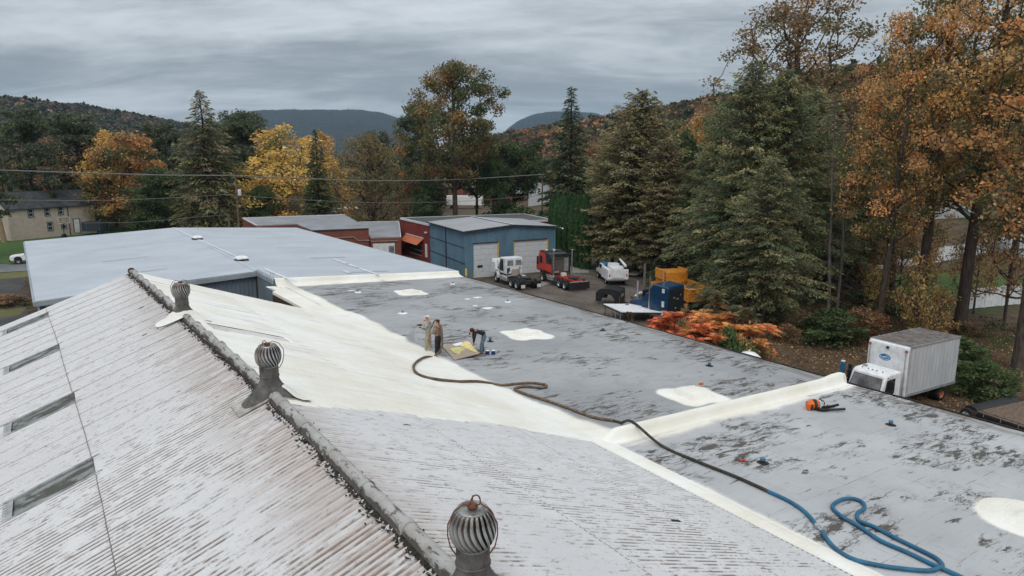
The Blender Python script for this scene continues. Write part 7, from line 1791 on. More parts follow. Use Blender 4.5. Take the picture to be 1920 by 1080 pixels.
    if gradient is not None:
        g_ = np.clip((C[:, 2] - base_h) / (h - base_h) + rs.normal(size=len(C)) * .12, 0, 1); pick = rs.rand(len(C)) < g_ ** gradient[2]
        ccol_ = np.where(pick[:, None], palette(rs, len(C), gradient[0], [1] * len(gradient[0])), palette(rs, len(C), gradient[1], [1] * len(gradient[1])))
    lc = ccol_[ci]; sw = rs.rand(n) < .22; lc = np.where(sw[:, None], palette(rs, n, cols, wts), lc) * rs.uniform(.62, 1.38, (n, 1))
    keep = rs.rand(n) > bare; P_, lc = P_[keep], lc[keep]; n = len(P_)
    U = rdir(rs, n); W = np.cross(U, rdir(rs, n)); W /= np.linalg.norm(W, axis=1, keepdims=True)
    Vl, Fl = leaf_quads(P_, lsize * rs.uniform(.6, 1.35, n), U, W, .62)
    return tm, np_mesh('crown', Vl, Fl, M['leaf'], colors=np.clip(lc, 0, 1))
def conifer(seed, h, base_h, rad, nbr, spray_n, ssize, cols, wts, trunk_r=.25, droop=.35, taper=1.0, mat='bark_dark', up=.15, asp=.28, gap=0.0, deadlow=0, topsparse=0.0, rough=0.0):
    rs = np.random.RandomState(seed); segs = []; k_ = 12
    for k in range(k_): z0, z1 = h * k / k_, h * (k + 1) / k_; segs.append((np.array([.05 * math.sin(z0), .05 * math.cos(z0), z0 - (.4 if k == 0 else 0)]), np.array([.05 * math.sin(z1), .05 * math.cos(z1), z1]), trunk_r * (1 - z0 / h) ** .8 + .02, trunk_r * (1 - z1 / h) ** .8 + .015))
    CP = []; CU = []; CC = []; CS = []
    for b_ in range(nbr):
        t_ = (b_ + rs.rand()) / nbr; t_ = t_ ** 1.12; z = base_h + (h - base_h) * t_ * .985; a = b_ * 2.399963 + rs.normal() * .3
        L = rad * max(.05, (1 - t_) ** taper * (1 - .28 * math.exp(-((t_) / .09) ** 2))) * rs.uniform(.68 - rough, 1.2 + rough * .4) * (1 + rough * math.sin(a * 2 + z * .55 + seed)) + .22
        if rs.rand() < gap: continue
        d = np.array([math.cos(a), math.sin(a)]); n_ = 6; pts = []
        for q in range(n_ + 1):
            u = q / n_; r_ = L * u; zz_ = z + L * (up * (1 - t_ * .2 + .8 * t_) * u - droop * (1 - .65 * t_) * u * u + .12 * droop * u ** 4)
            pts.append(np.array([d[0] * r_, d[1] * r_, zz_]))
        for q in range(n_): segs.append((pts[q], pts[q + 1], max(.01, .055 * (L / rad) * (1 - q / n_) + .01), max(.008, .055 * (L / rad) * (1 - (q + 1) / n_) + .008)))
        ns = max(4, int(spray_n * (L / rad) ** 1.3 * (1 - topsparse * t_))); u = rs.rand(ns) ** .62; u = .12 + .9 * u
        B = np.array([[np.interp(x, np.linspace(0, 1, n_ + 1), [p[i_] for p in pts]) for x in u] for i_ in range(3)]).T
        w_ = L * .30 * (1.0 - .68 * u) + .10; sd_ = rs.uniform(-1, 1, ns); lat = np.array([-d[1], d[0], 0.])
        B += lat * (sd_ * w_)[:, None] + np.array([0, 0, 1.]) * (-(np.abs(sd_) * w_ * .35) + rs.normal(size=ns) * .07)[:, None]
        U = np.array([d[0], d[1], -.12]) * (.55 + rs.rand(ns) * .5)[:, None] + lat * (sd_ * .95 + rs.normal(size=ns) * .25)[:, None] + np.array([0, 0, 1.]) * (-.22 * droop - rs.rand(ns) * .65 * droop + rs.normal(size=ns) * .16)[:, None]
        cb = palette(rs, 1, cols, wts)[0] * rs.uniform(.75, 1.25)
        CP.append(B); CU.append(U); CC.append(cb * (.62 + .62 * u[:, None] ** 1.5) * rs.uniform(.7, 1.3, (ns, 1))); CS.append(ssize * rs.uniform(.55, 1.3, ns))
    for q in range(deadlow):
        z = rs.uniform(1.5, base_h + .1 * h); a = rs.rand() * 2 * PI; L = rs.uniform(.6, 2.4); p = np.array([0, 0, z]); d = np.array([math.cos(a), math.sin(a), rs.uniform(-.25, .3)]); m_ = p + d * L * .5; e_ = p + d * L + np.array([0, 0, -.3 * L * .5])
        segs += [(p, m_, .03, .018), (m_, e_, .018, .008), (m_, m_ + rdir(rs, 1)[0] * .6, .012, .006)]
    Vt, Ft = tubes_np(segs, 5); tm = np_mesh('trunk', Vt, Ft, M[mat], smooth=True)
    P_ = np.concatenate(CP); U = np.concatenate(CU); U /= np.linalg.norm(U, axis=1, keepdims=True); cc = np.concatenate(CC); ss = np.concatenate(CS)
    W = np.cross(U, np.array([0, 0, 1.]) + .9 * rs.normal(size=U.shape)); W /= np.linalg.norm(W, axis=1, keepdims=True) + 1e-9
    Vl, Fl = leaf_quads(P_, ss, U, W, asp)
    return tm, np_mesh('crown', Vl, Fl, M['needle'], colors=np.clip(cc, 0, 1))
GREEN = (.045, .062, .022); DGREEN = (.022, .036, .014); OLIVE = (.085, .078, .028); YEL = (.32, .2, .05); GOLD = (.25, .135, .028); ORA = (.34, .115, .02); RUST = (.17, .065, .02); BROWN = (.12, .075, .035); TAN = (.2, .12, .06)
HEM = (.08, .078, .032); HEM2 = (.115, .10, .042); HEM3 = (.045, .052, .022); BRN = (.12, .09, .048)
egg = lambda t_: math.sin(PI * min(1, max(0, (t_ * .92 + .06)))) ** .6
dome = lambda t_: (1 - t_ ** 2.2) ** .5 * (.75 + .25 * min(1, t_ * 4))
vase = lambda t_: (.35 + .65 * math.sin(PI * min(1, t_ * .8 + .18)) ** .8)
PRO = {}
def proto(key, fn, h):
    PRO[key] = (fn, h)
GRP = {'hem': 'hemlocks along the wood edge', 'bg': 'trees behind the warehouse roofs', 'map': 'orange maples at the right', 'dead': 'thin bare trunks in the hemlock wood'}
def tree(key, name, px, d, top_py, label, grp=None, rz=None, wide=1.0, base_py=None):
    tm, cm, H0 = PRO[key]
    v = D(px, 300, d); zg = th(v.x, v.y); ztop = D(px, top_py, d).z; s = (ztop - zg) / H0
    e = empty(name, (v.x, v.y, zg), rz if rz is not None else (px * 1.7) % 6.28, label, 'tree', grp); e.scale = (s * wide, s * wide, s)
    for nm, me in (('trunk', tm), ('crown', cm)):
        if me is None: continue
        o = bpy.data.objects.new(nm, me); col.objects.link(o); o.parent = e
    return e
def mk(key, t2, h): PRO[key] = (*t2, h)
mk('spruce', conifer(11, 20, 2.6, 4.9, 360, 100, .27, [HEM, HEM3, OLIVE, BRN], [4, 3, 2, 1], .32, .55, .72, up=.2, topsparse=.6, rough=.16), 20)
mk('spruce_narrow', conifer(12, 17, .8, 3.3, 320, 80, .25, [DGREEN, (.03, .034, .015), HEM3], [3, 3, 2], .24, .4, .85, up=.25, topsparse=.6), 17)
mk('hemlock_a', conifer(13, 16, 1.4, 4.2, 620, 130, .135, [HEM2, BRN, HEM, OLIVE, (.10, .088, .05)], [3, 3, 3, 2, 2], .2, .4, .62, asp=.34, up=.4, rough=.26), 16)
mk('hemlock_b', conifer(14, 17, 2.4, 4.6, 640, 135, .135, [HEM, HEM2, (.055, .07, .03), HEM3], [4, 2, 3, 2], .22, .5, .58, asp=.34, up=.34, mat='bark_grey', deadlow=14, rough=.26), 17)
mk('hemlock_c', conifer(15, 12, .6, 3.4, 480, 115, .125, [HEM, (.05, .066, .032), HEM2, DGREEN], [4, 4, 2, 2], .18, .6, .6, asp=.34, up=.26, rough=.25), 12)
mk('pine', broad(21, 17, 4.5, vase, 4.2, 95, .9, 150, .17, [(.045, .056, .03), (.055, .066, .036), (.06, .066, .04)], [1, 1, .6], .3, 'bark_dark', fill=.8, bare=.1), 17)
mk('maple_orange', broad(22, 14, 2.0, dome, 6.0, 92, 1.25, 230, .17, [ORA, RUST, OLIVE, GREEN, (.24, .11, .03)], [2, 2, 2, 2, 2], .3, gradient=([(.19, .09, .03), RUST, (.17, .10, .035), (.24, .10, .025)], [DGREEN, (.05, .05, .018), OLIVE], .75)), 14)
mk('maple_yellow', broad(23, 14, 1.6, dome, 5.4, 84, 1.1, 210, .15, [YEL, GOLD, (.44, .28, .05), (.3, .19, .04), OLIVE], [5, 5, 1.5, 2, 2], .28, bare=.38, fill=1.1), 14)
mk('thin_tan', broad(24, 12, 2.4, dome, 5.2, 66, 1.15, 150, .13, [TAN, BROWN, (.24, .13, .05), OLIVE], [3, 3, 2, 1], .26, 'bark_grey', bare=.5), 12)
mk('willow', broad(25, 12, 1.8, dome, 6.4, 110, 1.15, 170, .12, [(.12, .1, .035), BROWN, OLIVE, (.15, .11, .05)], [3, 2, 2, 2], .45, 'bark', bare=.45, fork=.2), 12)
mk('cottonwood', broad(26, 24, 8.2, lambda t_: (.55 + .45 * math.sin(PI * min(1, t_ * .9 + .1))) * (1 if t_ < .75 else 1 - (t_ - .75) * 2), 6.6, 128, 1.3, 210, .17, [(.10, .075, .025), GREEN, (.16, .095, .03), OLIVE, RUST, (.05, .055, .02)], [3, 3, 3, 3, 1, 2], .42, 'bark', bare=.12, fork=.8, fill=.72), 24)
mk('green_tree', broad(27, 12, 1.2, dome, 5.0, 80, 1.2, 220, .16, [GREEN, DGREEN, (.05, .075, .028)], [3, 3, 2], .3), 12)
mk('green_high', broad(35, 12, 5.2, lambda t_: .55 + .45 * math.sin(PI * t_), 4.2, 60, 1.1, 230, .15, [GREEN, DGREEN, (.05, .075, .028)], [3, 3, 2], .28, fork=.6), 12)
mk('brown_tree', broad(28, 11, 1.4, dome, 4.6, 70, 1.1, 180, .14, [BROWN, RUST, TAN, OLIVE], [3, 1, 2, 2], .25, bare=.25), 11)
mk('oak_sparse', broad(29, 26, 12.5, lambda t_: vase(t_) * 1.05, 7.0, 120, 1.25, 130, .15, [(.13, .075, .028), BROWN, OLIVE, (.19, .10, .03), (.07, .06, .025)], [3, 3, 3, 2, 2], .45, 'bark', bare=.25, fork=.75, fill=.7), 26)
mk('maple_tall_a', broad(30, 25, 8.5, lambda t_: .45 + .55 * math.sin(PI * min(1, t_ * .8 + .12)), 4.6, 100, 1.05, 170, .12, [(.35, .17, .04), (.27, .14, .04), (.32, .21, .06), OLIVE, (.10, .08, .025), (.05, .06, .02), (.42, .20, .05)], [4, 4, 3, 3, 2, 2, 2], .32, 'bark', bare=.18, fork=.5, fill=.8), 25)
mk('maple_tall_b', broad(31, 27, 9.5, lambda t_: .4 + .6 * math.sin(PI * min(1, t_ * .75 + .15)), 5.4, 112, 1.1, 165, .12, [(.31, .16, .04), OLIVE, (.07, .08, .026), (.11, .10, .035), (.38, .22, .06), (.25, .13, .04)], [4, 3, 3, 3, 3, 2], .4, 'bark', bare=.18, fork=.5, fill=.8), 27)
mk('yellow_sapling', broad(32, 7, .8, egg, 2.4, 46, .75, 70, .14, [(.30, .2, .06), (.24, .15, .04), OLIVE, (.2, .1, .035)], [4, 3, 3, 2], .09, 'bark_grey', bare=.35), 7)
mk('bush', broad(33, 3, .1, dome, 1.7, 40, .55, 150, .1, [(.04, .065, .02), GREEN, (.07, .085, .03)], [2, 3, 2], .05), 3)
mk('bush_brown', broad(34, 3, .1, dome, 1.7, 40, .55, 110, .09, [BROWN, RUST, TAN, OLIVE], [3, 2, 2, 2], .05, bare=.3), 3)
mk('twiggy_tree', broad(36, 11, 2.6, dome, 4.6, 60, 1.0, 90, .12, [TAN, BROWN, (.24, .12, .04), OLIVE, (.3, .17, .05)], [3, 2, 3, 2, 2], .18, 'bark', bare=.25, fill=.9), 11)
# arborvitae column
def column(seed, h, r):
    rs = np.random.RandomState(seed); n = 5200; t_ = rs.rand(n); a = rs.rand(n) * 2 * PI; pr = r * np.minimum(1, (1 - t_) * 3.2) ** .6 * (1 + .1 * np.sin(a * 5 + t_ * 9)); rr = pr * rs.rand(n) ** .25
    C = np.stack([rr * np.cos(a), rr * np.sin(a), t_ * h], 1); U = np.stack([np.cos(a) * .25, np.sin(a) * .25, np.ones(n)], 1) + rs.normal(size=(n, 3)) * .22; U /= np.linalg.norm(U, axis=1, keepdims=True)
    W = np.cross(U, rdir(rs, n)); W /= np.linalg.norm(W, axis=1, keepdims=True); V, F = leaf_quads(C, .17 * rs.uniform(.6, 1.3, n), U, W, .35)
    Vt, Ft = tubes_np([(np.array([0, 0, -.2]), np.array([0, 0, h * .8]), .08, .03)], 5)
    return np_mesh('trunk', Vt, Ft, M['bark']), np_mesh('crown', V, F, M['needle'], colors=np.array([.022, .05, .016]) * rs.uniform(.6, 1.4, (n, 1)))
mk('arborvitae', column(41, 6, .75), 6)
T = tree
BG = GRP['bg']; HG = GRP['hem']; MG = GRP['map']
# ---- left belt
T('pine', 'pine_tree', -88, 118, 222, 'very dark broad pine at the left edge behind the pole', BG, wide=1.35)
T('spruce', 'spruce_tree', 12, 168, 236, 'dark spruce just right of the left edge above the tan house', BG)
T('pine', 'pine_tree', 52, 150, 205, 'dark pine rising behind the tan orange tree at left', BG)
T('thin_tan', 'autumn_tree', 92, 166, 262, 'half bare tan and orange tree above the tan house roof', BG, wide=1.25)
T('pine', 'pine_tree', 146, 165, 214, 'rounded dark green pine standing above the autumn trees at left', BG, wide=1.3)
T('maple_yellow', 'autumn_tree', 168, 172, 268, 'small yellow tree right of the half bare tan tree', BG, wide=.9)
T('maple_orange', 'maple_tree', 240, 150, 254, 'broad maple with orange top and dark green skirt at left', BG, wide=1.12)
T('maple_yellow', 'autumn_tree', 205, 160, 246, 'pale yellow tree top peeking over the orange topped maple', BG)
T('pine', 'pine_tree', 300, 160, 232, 'dark narrow pine right behind the orange topped maple', BG)
T('green_tree', 'shade_tree', 290, 135, 318, 'dark green low tree between maple and tall spruce', BG, wide=1.2)
T('spruce', 'spruce_tree', 385, 122, 168, 'tall ragged spruce with thin spiky top left of transformer pole', BG, wide=1.12)
T('pine', 'pine_tree', 458, 138, 212, 'layered pine right behind the tall ragged spruce', BG, wide=1.15)
T('pine', 'pine_tree', 425, 150, 226, 'pine partly hidden between the tall spruce and the layered pine', BG)
T('maple_yellow', 'maple_tree', 528, 128, 236, 'big bright yellow maple right of the transformer pole', BG, rz=1.0, wide=1.35)
T('maple_yellow', 'maple_tree', 605, 140, 248, 'second yellow maple behind the small dark spruce', BG, wide=.75, rz=4.0)
T('spruce_narrow', 'spruce_tree', 594, 112, 242, 'small dark spruce in front of the yellow maples', BG, wide=1.0)
T('green_tree', 'shade_tree', 482, 122, 352, 'dark green bush tree under the big yellow maple', BG, wide=.9)
T('willow', 'willow_tree', 690, 122, 258, 'wide brownish half bare tree with crooked limbs behind brick workshop', BG)
T('pine', 'pine_tree', 712, 170, 248, 'distant dark pine top behind the crooked limbed tree', BG)
T('green_tree', 'evergreen_shrub_tree', 800, 112, 342, 'very dark rounded evergreen behind the red brick building', BG, wide=.85)
T('cottonwood', 'cottonwood_tree', 852, 112, 120, 'tallest bare stemmed cottonwood with olive brown crown at centre', BG, rz=.4)
T('pine', 'pine_tree', 790, 128, 200, 'dark layered pine against the left side of the cottonwood', BG, wide=1.0)
T('brown_tree', 'autumn_tree', 775, 118, 325, 'rust brown low tree between the crooked tree and evergreen', BG, wide=1.0)
T('green_high', 'autumn_tree', 893, 128, 262, 'dark tree just right of the cottonwood stem', BG, wide=.8)
T('green_high', 'shade_tree', 965, 122, 272, 'mid green rounded tree between the cottonwood and tall spruce', BG, wide=1.05)
T('green_high', 'shade_tree', 925, 116, 306, 'leaning dark green tree in front of the town houses', BG, wide=.6)
T('bush', 'dark_shrub', 950, 118, 384, 'low dark shrub mass in front of the town houses', BG, wide=1.7)
T('spruce_narrow', 'spruce_tree', 1070, 108, 163, 'tall dark spruce with open pointed top right of centre', BG, wide=1.15)
T('brown_tree', 'autumn_tree', 1120, 150, 268, 'brown and yellow tree between the dark spruce and first hemlock', BG)
for k, (px, top) in enumerate(((1038, 368), (1048, 362), (1058, 365), (1068, 360), (1079, 364), (1090, 362), (1101, 366))):
    T('arborvitae', 'arborvitae', px, 92 - k * 1.2, top, ['bright green column shrub at the left end of the hedge', 'second bright green column shrub from the left end of the hedge', 'third bright green column shrub from the left end of the hedge', 'middle bright green column shrub of the hedge', 'third bright green column shrub from the hemlock end of the hedge', 'second bright green column shrub from the hemlock end of the hedge', 'bright green column shrub of the hedge nearest the hemlocks'][k], 'arborvitae hedge beside the driveway', wide=.62)
# ---- wood edge hemlocks
T('hemlock_a', 'hemlock_tree', 1200, 84, 168, 'large brownish conical hemlock above the driveway, first in the row', HG, wide=1.2)
T('hemlock_a', 'hemlock_tree', 1152, 86, 262, 'low olive hemlock on the left flank of the first big one', HG, wide=1.2)
T('hemlock_a', 'hemlock_tree', 1250, 80, 262, 'brown hemlock right of the large conical one', HG, wide=1.1)
T('maple_yellow', 'autumn_tree', 1300, 104, 222, 'yellow green tree in the gap between the two hemlock groups', HG, wide=.85)
T('hemlock_c', 'hemlock_tree', 1322, 80, 300, 'small feathery green hemlock behind the yellow dump truck', HG, wide=1.0)
T('green_tree', 'shade_tree', 1285, 90, 256, 'bright green small tree top in the gap between hemlock groups', HG, wide=.55)
T('hemlock_b', 'hemlock_tree', 1356, 76, 188, 'green hemlock at the left shoulder of the big hemlock group', HG, wide=.95)
T('hemlock_b', 'hemlock_tree', 1402, 67, 112, 'tallest pointed hemlock of the big group', HG, wide=.88)
T('hemlock_b', 'hemlock_tree', 1466, 67, 128, 'second tall hemlock right of the tallest pointed one', HG, wide=.9)
T('hemlock_b', 'hemlock_tree', 1520, 73, 160, 'right shoulder hemlock of the big group beside the thin trunks', HG, wide=.85)
T('hemlock_c', 'hemlock_tree', 1385, 66, 330, 'low feathery hemlock behind the sumac thicket', HG, wide=1.35)
T('hemlock_b', 'hemlock_tree', 1448, 58.5, 300, 'shorter hemlock with visible grey trunk base in front of the group', HG, wide=1.1)
T('hemlock_c', 'hemlock_tree', 1400, 60, 400, 'lowest hemlock fronting the wood above the sumac', HG, wide=1.4)
T('hemlock_b', 'hemlock_tree', 1500, 78, 215, 'dark hemlock filling in behind the right shoulder', HG, wide=1.2)
T('hemlock_b', 'hemlock_tree', 1620, 84, 262, 'dark hemlock far back behind the orange maples', HG, wide=1.3)
T('oak_sparse', 'oak_tree', 1480, 96, 2, 'huge open crowned oak rising behind the hemlock group', None, rz=2.2, wide=1.18)
T('brown_tree', 'autumn_tree', 1585, 100, 178, 'muted brown tree between the oak and orange maples', HG, wide=1.1)
T('brown_tree', 'autumn_tree', 1330, 118, 205, 'brown hillside tree left of the hemlock group top', HG)
# ---- right maples, bases near y 620
def based(key, name, bx, by, tx, ty, label, grp, wide=1.0, rz=0.0):
    b_ = P(bx, by, -.3); d = b_.xy.length; t2 = D(tx, ty, d); tm, cm, H0 = PRO[key]; zg = th(b_.x, b_.y); s = (t2.z - zg) / H0
    e = empty(name, (b_.x, b_.y, zg), rz, label, 'tree', grp); lv = Vector((t2.x - b_.x, t2.y - b_.y, t2.z - zg))
    q = Vector((0, 0, 1)).rotation_difference(lv.normalized()); e.rotation_mode = 'QUATERNION'; e.rotation_quaternion = q @ Matrix.Rotation(rz, 4, 'Z').to_quaternion(); e.scale = (s * wide, s * wide, s)
    for nm, me in (('trunk', tm), ('crown', cm)): o = bpy.data.objects.new(nm, me); col.objects.link(o); o.parent = e
    return e
based('maple_tall_a', 'maple_tree', 1645, 628, 1725, 30, 'leftmost orange maple with a slim leaning trunk', MG, .85, .3)
for px, d, top, w_, lab in ((1650, 78, 420, .8, 'low russet tree behind the leftmost maple trunk'), (1712, 74, 395, .7, 'low russet tree screening the white fence behind the box truck'), (1765, 82, 372, .9, 'brown half bare tree in front of the long white fence'), (1862, 72, 400, .6, 'thin brown tree between thick trunk and garden fence'), (1925, 66, 345, .7, 'brown tree with open twigs at the right edge before the shed')):
    T('twiggy_tree', 'autumn_tree', px, d, top, lab, MG, wide=w_)
based('maple_tall_b', 'maple_tree', 1716, 618, 1800, -50, 'second orange maple from the left, straight trunk behind the box truck', MG, .95, 1.6)
based('maple_tall_b', 'maple_tree', 1797, 628, 1900, -80, 'thick trunked orange maple right of the box truck', MG, 1.1, 3.4)
based('maple_tall_a', 'maple_tree', 1908, 690, 2010, -120, 'orange maple whose trunk stands at the right edge', MG, 1.1, 5.0)
based('maple_tall_a', 'maple_tree', 1890, 575, 1960, 20, 'farther orange maple with dark trunk before the white fence', MG, 1.0, 2.2)
based('maple_tall_b', 'maple_tree', 1672, 560, 1690, 105, 'shorter orange maple set back behind the leftmost one', MG, .85, 4.2)
for bx, by, tx, ty, lab in ((1551, 595, 1566, 250, 'thin pale bare trunk left of the leaning one'), (1566, 592, 1600, 255, 'thin pale bare trunk leaning right')):
    pass
mk('bare_stem', (conifer(51, 18, 15, 1.2, 30, 10, .2, [HEM, BRN], [1, 1], .17, .5, .6, mat='bark_grey', deadlow=34)), 18)
based('bare_stem', 'dead_tree', 1551, 608, 1566, 170, 'thin pale bare trunk, left of the two in the hemlock wood', GRP['dead'], .9)
based('bare_stem', 'dead_tree', 1568, 604, 1603, 175, 'thin pale bare trunk leaning right, beside its twin in the hemlock wood', GRP['dead'], .8, 2)
for px, by, lab in ((1137, 497, 'thin dark trunk left of the utility truck crane'), (1148, 500, 'thin trunk directly behind the utility truck'), (1160, 503, 'leaning slim trunk right behind the utility truck'), (1178, 512, 'dark trunk right of the utility truck'), (1209, 517, 'thick pale trunk behind the plank stack'), (1229, 517, 'slim pale trunk behind the dump truck guard')):
    based('bare_stem', 'dead_tree', px, by, px + 3, 250, lab, GRP['dead'], 1.5 if px in (1178, 1209) else .9, px)
# shrubs and saplings
def shrub(key, px, py, top, label, grp='shrubs under the wood edge', wide=1.0, name='shrub', rz=0.0):
    b_ = P(px, py, -.3); return T(key, name, px, b_.xy.length, top, label, grp, rz=px * .9, wide=wide)
shrub('bush', 1585, 640, 585, 'green shrub left of the box truck under the thin trunks', wide=1.6)
shrub('bush', 1560, 625, 598, 'lower green shrub beside the thin pale trunks', wide=1.7)
shrub('bush', 1835, 700, 640, 'green bush right behind the box truck', wide=1.7)
shrub('bush', 1900, 745, 690, 'green bush at the right edge behind the trailer', wide=1.6)
shrub('bush_brown', 1650, 640, 585, 'brown twiggy shrub behind the box truck roof', wide=1.4)
shrub('bush_brown', 1440, 640, 615, 'brown shrub beneath the front hemlock', wide=1.6)
shrub('bush_brown', 1500, 640, 612, 'brown shrub mass right of the front hemlock trunk', wide=1.8)
shrub('bush', 1420, 615, 590, 'dark green shrub behind the sumac thicket', wide=1.8)
shrub('bush_brown', 1130, 500, 484, 'rusty shrub by the bend of the driveway', wide=1.4)
shrub('bush', 1245, 540, 505, 'dark green shrub behind the dump truck cab', wide=1.5)
shrub('yellow_sapling', 1752, 640, 480, 'yellow leaved sapling behind the box truck', 'yellow saplings', wide=.75, name='sapling')
shrub('yellow_sapling', 1800, 655, 540, 'yellow sapling between thick trunk and box truck', 'yellow saplings', wide=.8, name='sapling')
shrub('yellow_sapling', 1665, 600, 500, 'brownish yellow sapling behind the leftmost maple trunk', 'yellow saplings', wide=.7, name='sapling')
shrub('bush_brown', 1730, 600, 560, 'dark brown undergrowth between maple trunks', wide=2.0)
shrub('bush', 1650, 590, 550, 'dark green undergrowth behind the leftmost maple', wide=2.2)
shrub('bush_brown', 1855, 640, 610, 'dark brown undergrowth right of the thick trunk', wide=2.0)

# ---- sumac thicket: fern like fronds on thin stems
def sumac(seed, h, cols, wts, nst=9, spread=1.0):
    rs = np.random.RandomState(seed); segs = []; CP = []; CU = []; CW = []; CC = []
    for s_ in range(nst):
        a = rs.rand() * 2 * PI; r_ = spread * rs.rand() ** .6; top = np.array([r_ * math.cos(a), r_ * math.sin(a), h * rs.uniform(.62, 1.0)]); b0_ = top * np.array([.35, .35, 0]) - np.array([0, 0, .2]); mid_ = (b0_ + top) / 2 + rs.normal(size=3) * .1
        segs += [(b0_, mid_, .035, .028), (mid_, top, .028, .018)]
        heads = [top] + [mid_ + (top - mid_) * rs.uniform(.2, .8) + rs.normal(size=3) * .25 for _ in range(3)]
        for hd_i in heads:
            cb = palette(rs, 1, cols, wts)[0]
            for f_ in range(11):
                fa = f_ * 2.4 + rs.rand(); L = rs.uniform(.4, .68); d = np.array([math.cos(fa), math.sin(fa), rs.uniform(.1, .75)]); d /= np.linalg.norm(d); pts = [hd_i + d * L * u + np.array([0, 0, -.42 * L * u * u]) for u in (0, .35, .7, 1.0)]
                for q in range(3): segs.append((pts[q], pts[q + 1], .008, .006))
                side = np.cross(d, [0, 0, 1.]); side /= np.linalg.norm(side) + 1e-9
                for q in range(9):
                    u = .12 + .88 * q / 8; p = hd_i + d * L * u + np.array([0, 0, -.42 * L * u * u]); ll = .095 * math.sin(PI * min(1, u * .8 + .2)) + .03
                    for sg in (-1, 1):
                        U = side * sg * .85 + d * .5 + np.array([0, 0, -.45]); U /= np.linalg.norm(U); CP.append(p + U * ll * .9); CU.append(U); CW.append(d); CC.append(np.append(cb * rs.uniform(.6, 1.35), ll))
    Vt, Ft = tubes_np(segs, 4); CC = np.array(CC); V, F = leaf_quads(np.array(CP), CC[:, 3], np.array(CU), np.array(CW), .26)
    return np_mesh('stem', Vt, Ft, M['bark']), np_mesh('foliage', V, F, M['leaf'], colors=np.clip(CC[:, :3], 0, 1))
SU = {'red': sumac(61, 3.0, [(.36, .07, .008), (.38, .11, .012), (.2, .035, .008), (.34, .15, .025), (.10, .07, .02)], [4, 4, 2, 2, 1], 11, 1.1), 'orange': sumac(62, 3.1, [(.32, .13, .02), (.2, .12, .035), (.34, .1, .012), (.12, .10, .03)], [3, 2, 3, 1], 10, 1.1), 'green': sumac(63, 3.3, [(.06, .07, .03), (.11, .085, .04), (.14, .07, .03), (.05, .055, .025)], [3, 2, 1, 2], 9, 1.0)}
def sum_(kind, px, top, x, label, sc=1.0):
    r_ = ray(px, top); k = x / r_.x; v = C0 + r_ * k; zg = th(v.x, v.y); s = (v.z - zg) / 3.05
    e = empty('sumac', (v.x, v.y, zg), px * .37, label, 'shrub', 'sumac thicket by the roof edge'); e.scale = (s * sc, s * sc, s)
    for nm, me in zip(('stem', 'foliage'), SU[kind]): o = bpy.data.objects.new(nm, me); col.objects.link(o); o.parent = e
sum_('green', 1183, 592, 31.2, 'small green and brown sumac at the left end of the thicket, by the table', .35)
sum_('red', 1222, 606, 30.6, 'scarlet sumac at the left end of the thicket', .8)
sum_('red', 1252, 592, 30.8, 'scarlet sumac, second from the left end', .85)
sum_('red', 1283, 584, 31.2, 'scarlet sumac in the middle of the thicket', .9)
sum_('red', 1305, 604, 30.0, 'scarlet sumac low along the roof edge at centre', .8)
sum_('orange', 1318, 592, 32.0, 'orange brown sumac right of the scarlet ones', .95)
sum_('red', 1338, 622, 29.9, 'fiery orange sumac hanging over the roof edge', .75)
sum_('orange', 1345, 588, 32.4, 'orange and green sumac below the tall green tip', .9)
sum_('green', 1352, 560, 33.0, 'tallest green tipped sumac above the thicket', .6)
sum_('green', 1378, 590, 32.6, 'olive sumac right of the tallest green tip', .7)
sum_('green', 1404, 588, 32.8, 'olive and red sumac at the right end of the thicket', .6)
sum_('orange', 1262, 612, 32.5, 'orange sumac filling in behind the scarlet front', .9)
def shrub_at(key, px, top, x, label, wide=1.0, grp='shrubs by the roof edge', name='shrub'):
    r_ = ray(px, top); v = C0 + r_ * (x / r_.x); zg = th(v.x, v.y); tm, cm, H0 = PRO[key]; s = (v.z - zg) / H0
    e = empty(name, (v.x, v.y, zg), px * .3, label, 'shrub', grp); e.scale = (s * wide, s * wide, s)
    for nm, me in (('trunk', tm), ('crown', cm)): o = bpy.data.objects.new(nm, me); col.objects.link(o); o.parent = e
shrub_at('bush', 1365, 626, 30.4, 'dark green shrub right under the orange sumac at the roof edge', .7)
shrub_at('yellow_sapling', 1398, 630, 31.0, 'yellow leaved twiggy shrub at the right of the sumac', .6)
sum_('orange', 1372, 606, 31.4, 'orange red sumac behind the dark green shrub at the roof edge', .85)
sum_('orange', 1400, 606, 32.4, 'brown orange sumac beside the thin fence post', .8)
shrub_at('bush_brown', 1400, 618, 32.5, 'brown twiggy shrub by the thin fence post', .7)
shrub_at('yellow_sapling', 1283, 570, 35.0, 'small yellow sapling in front of the blue sleeper and dump bed', .35)
T('thin_tan', 'autumn_tree', 30, 62, 520, 'rusty low shrub beside the asphalt lot at the far left', None, wide=1.2) if False else None
v = P(40, 570, 0); e = empty('brush_pile', (v.x - 1, v.y, 0), .4, 'rusty brush and weeds in the dark lot beside the grey warehouse wall', 'brush')
for nm, me in zip(('trunk', 'crown'), PRO['bush_brown'][:2]): o = bpy.data.objects.new(nm, me); col.objects.link(o); o.parent = e
e.scale = (1.1, 1.3, .32)

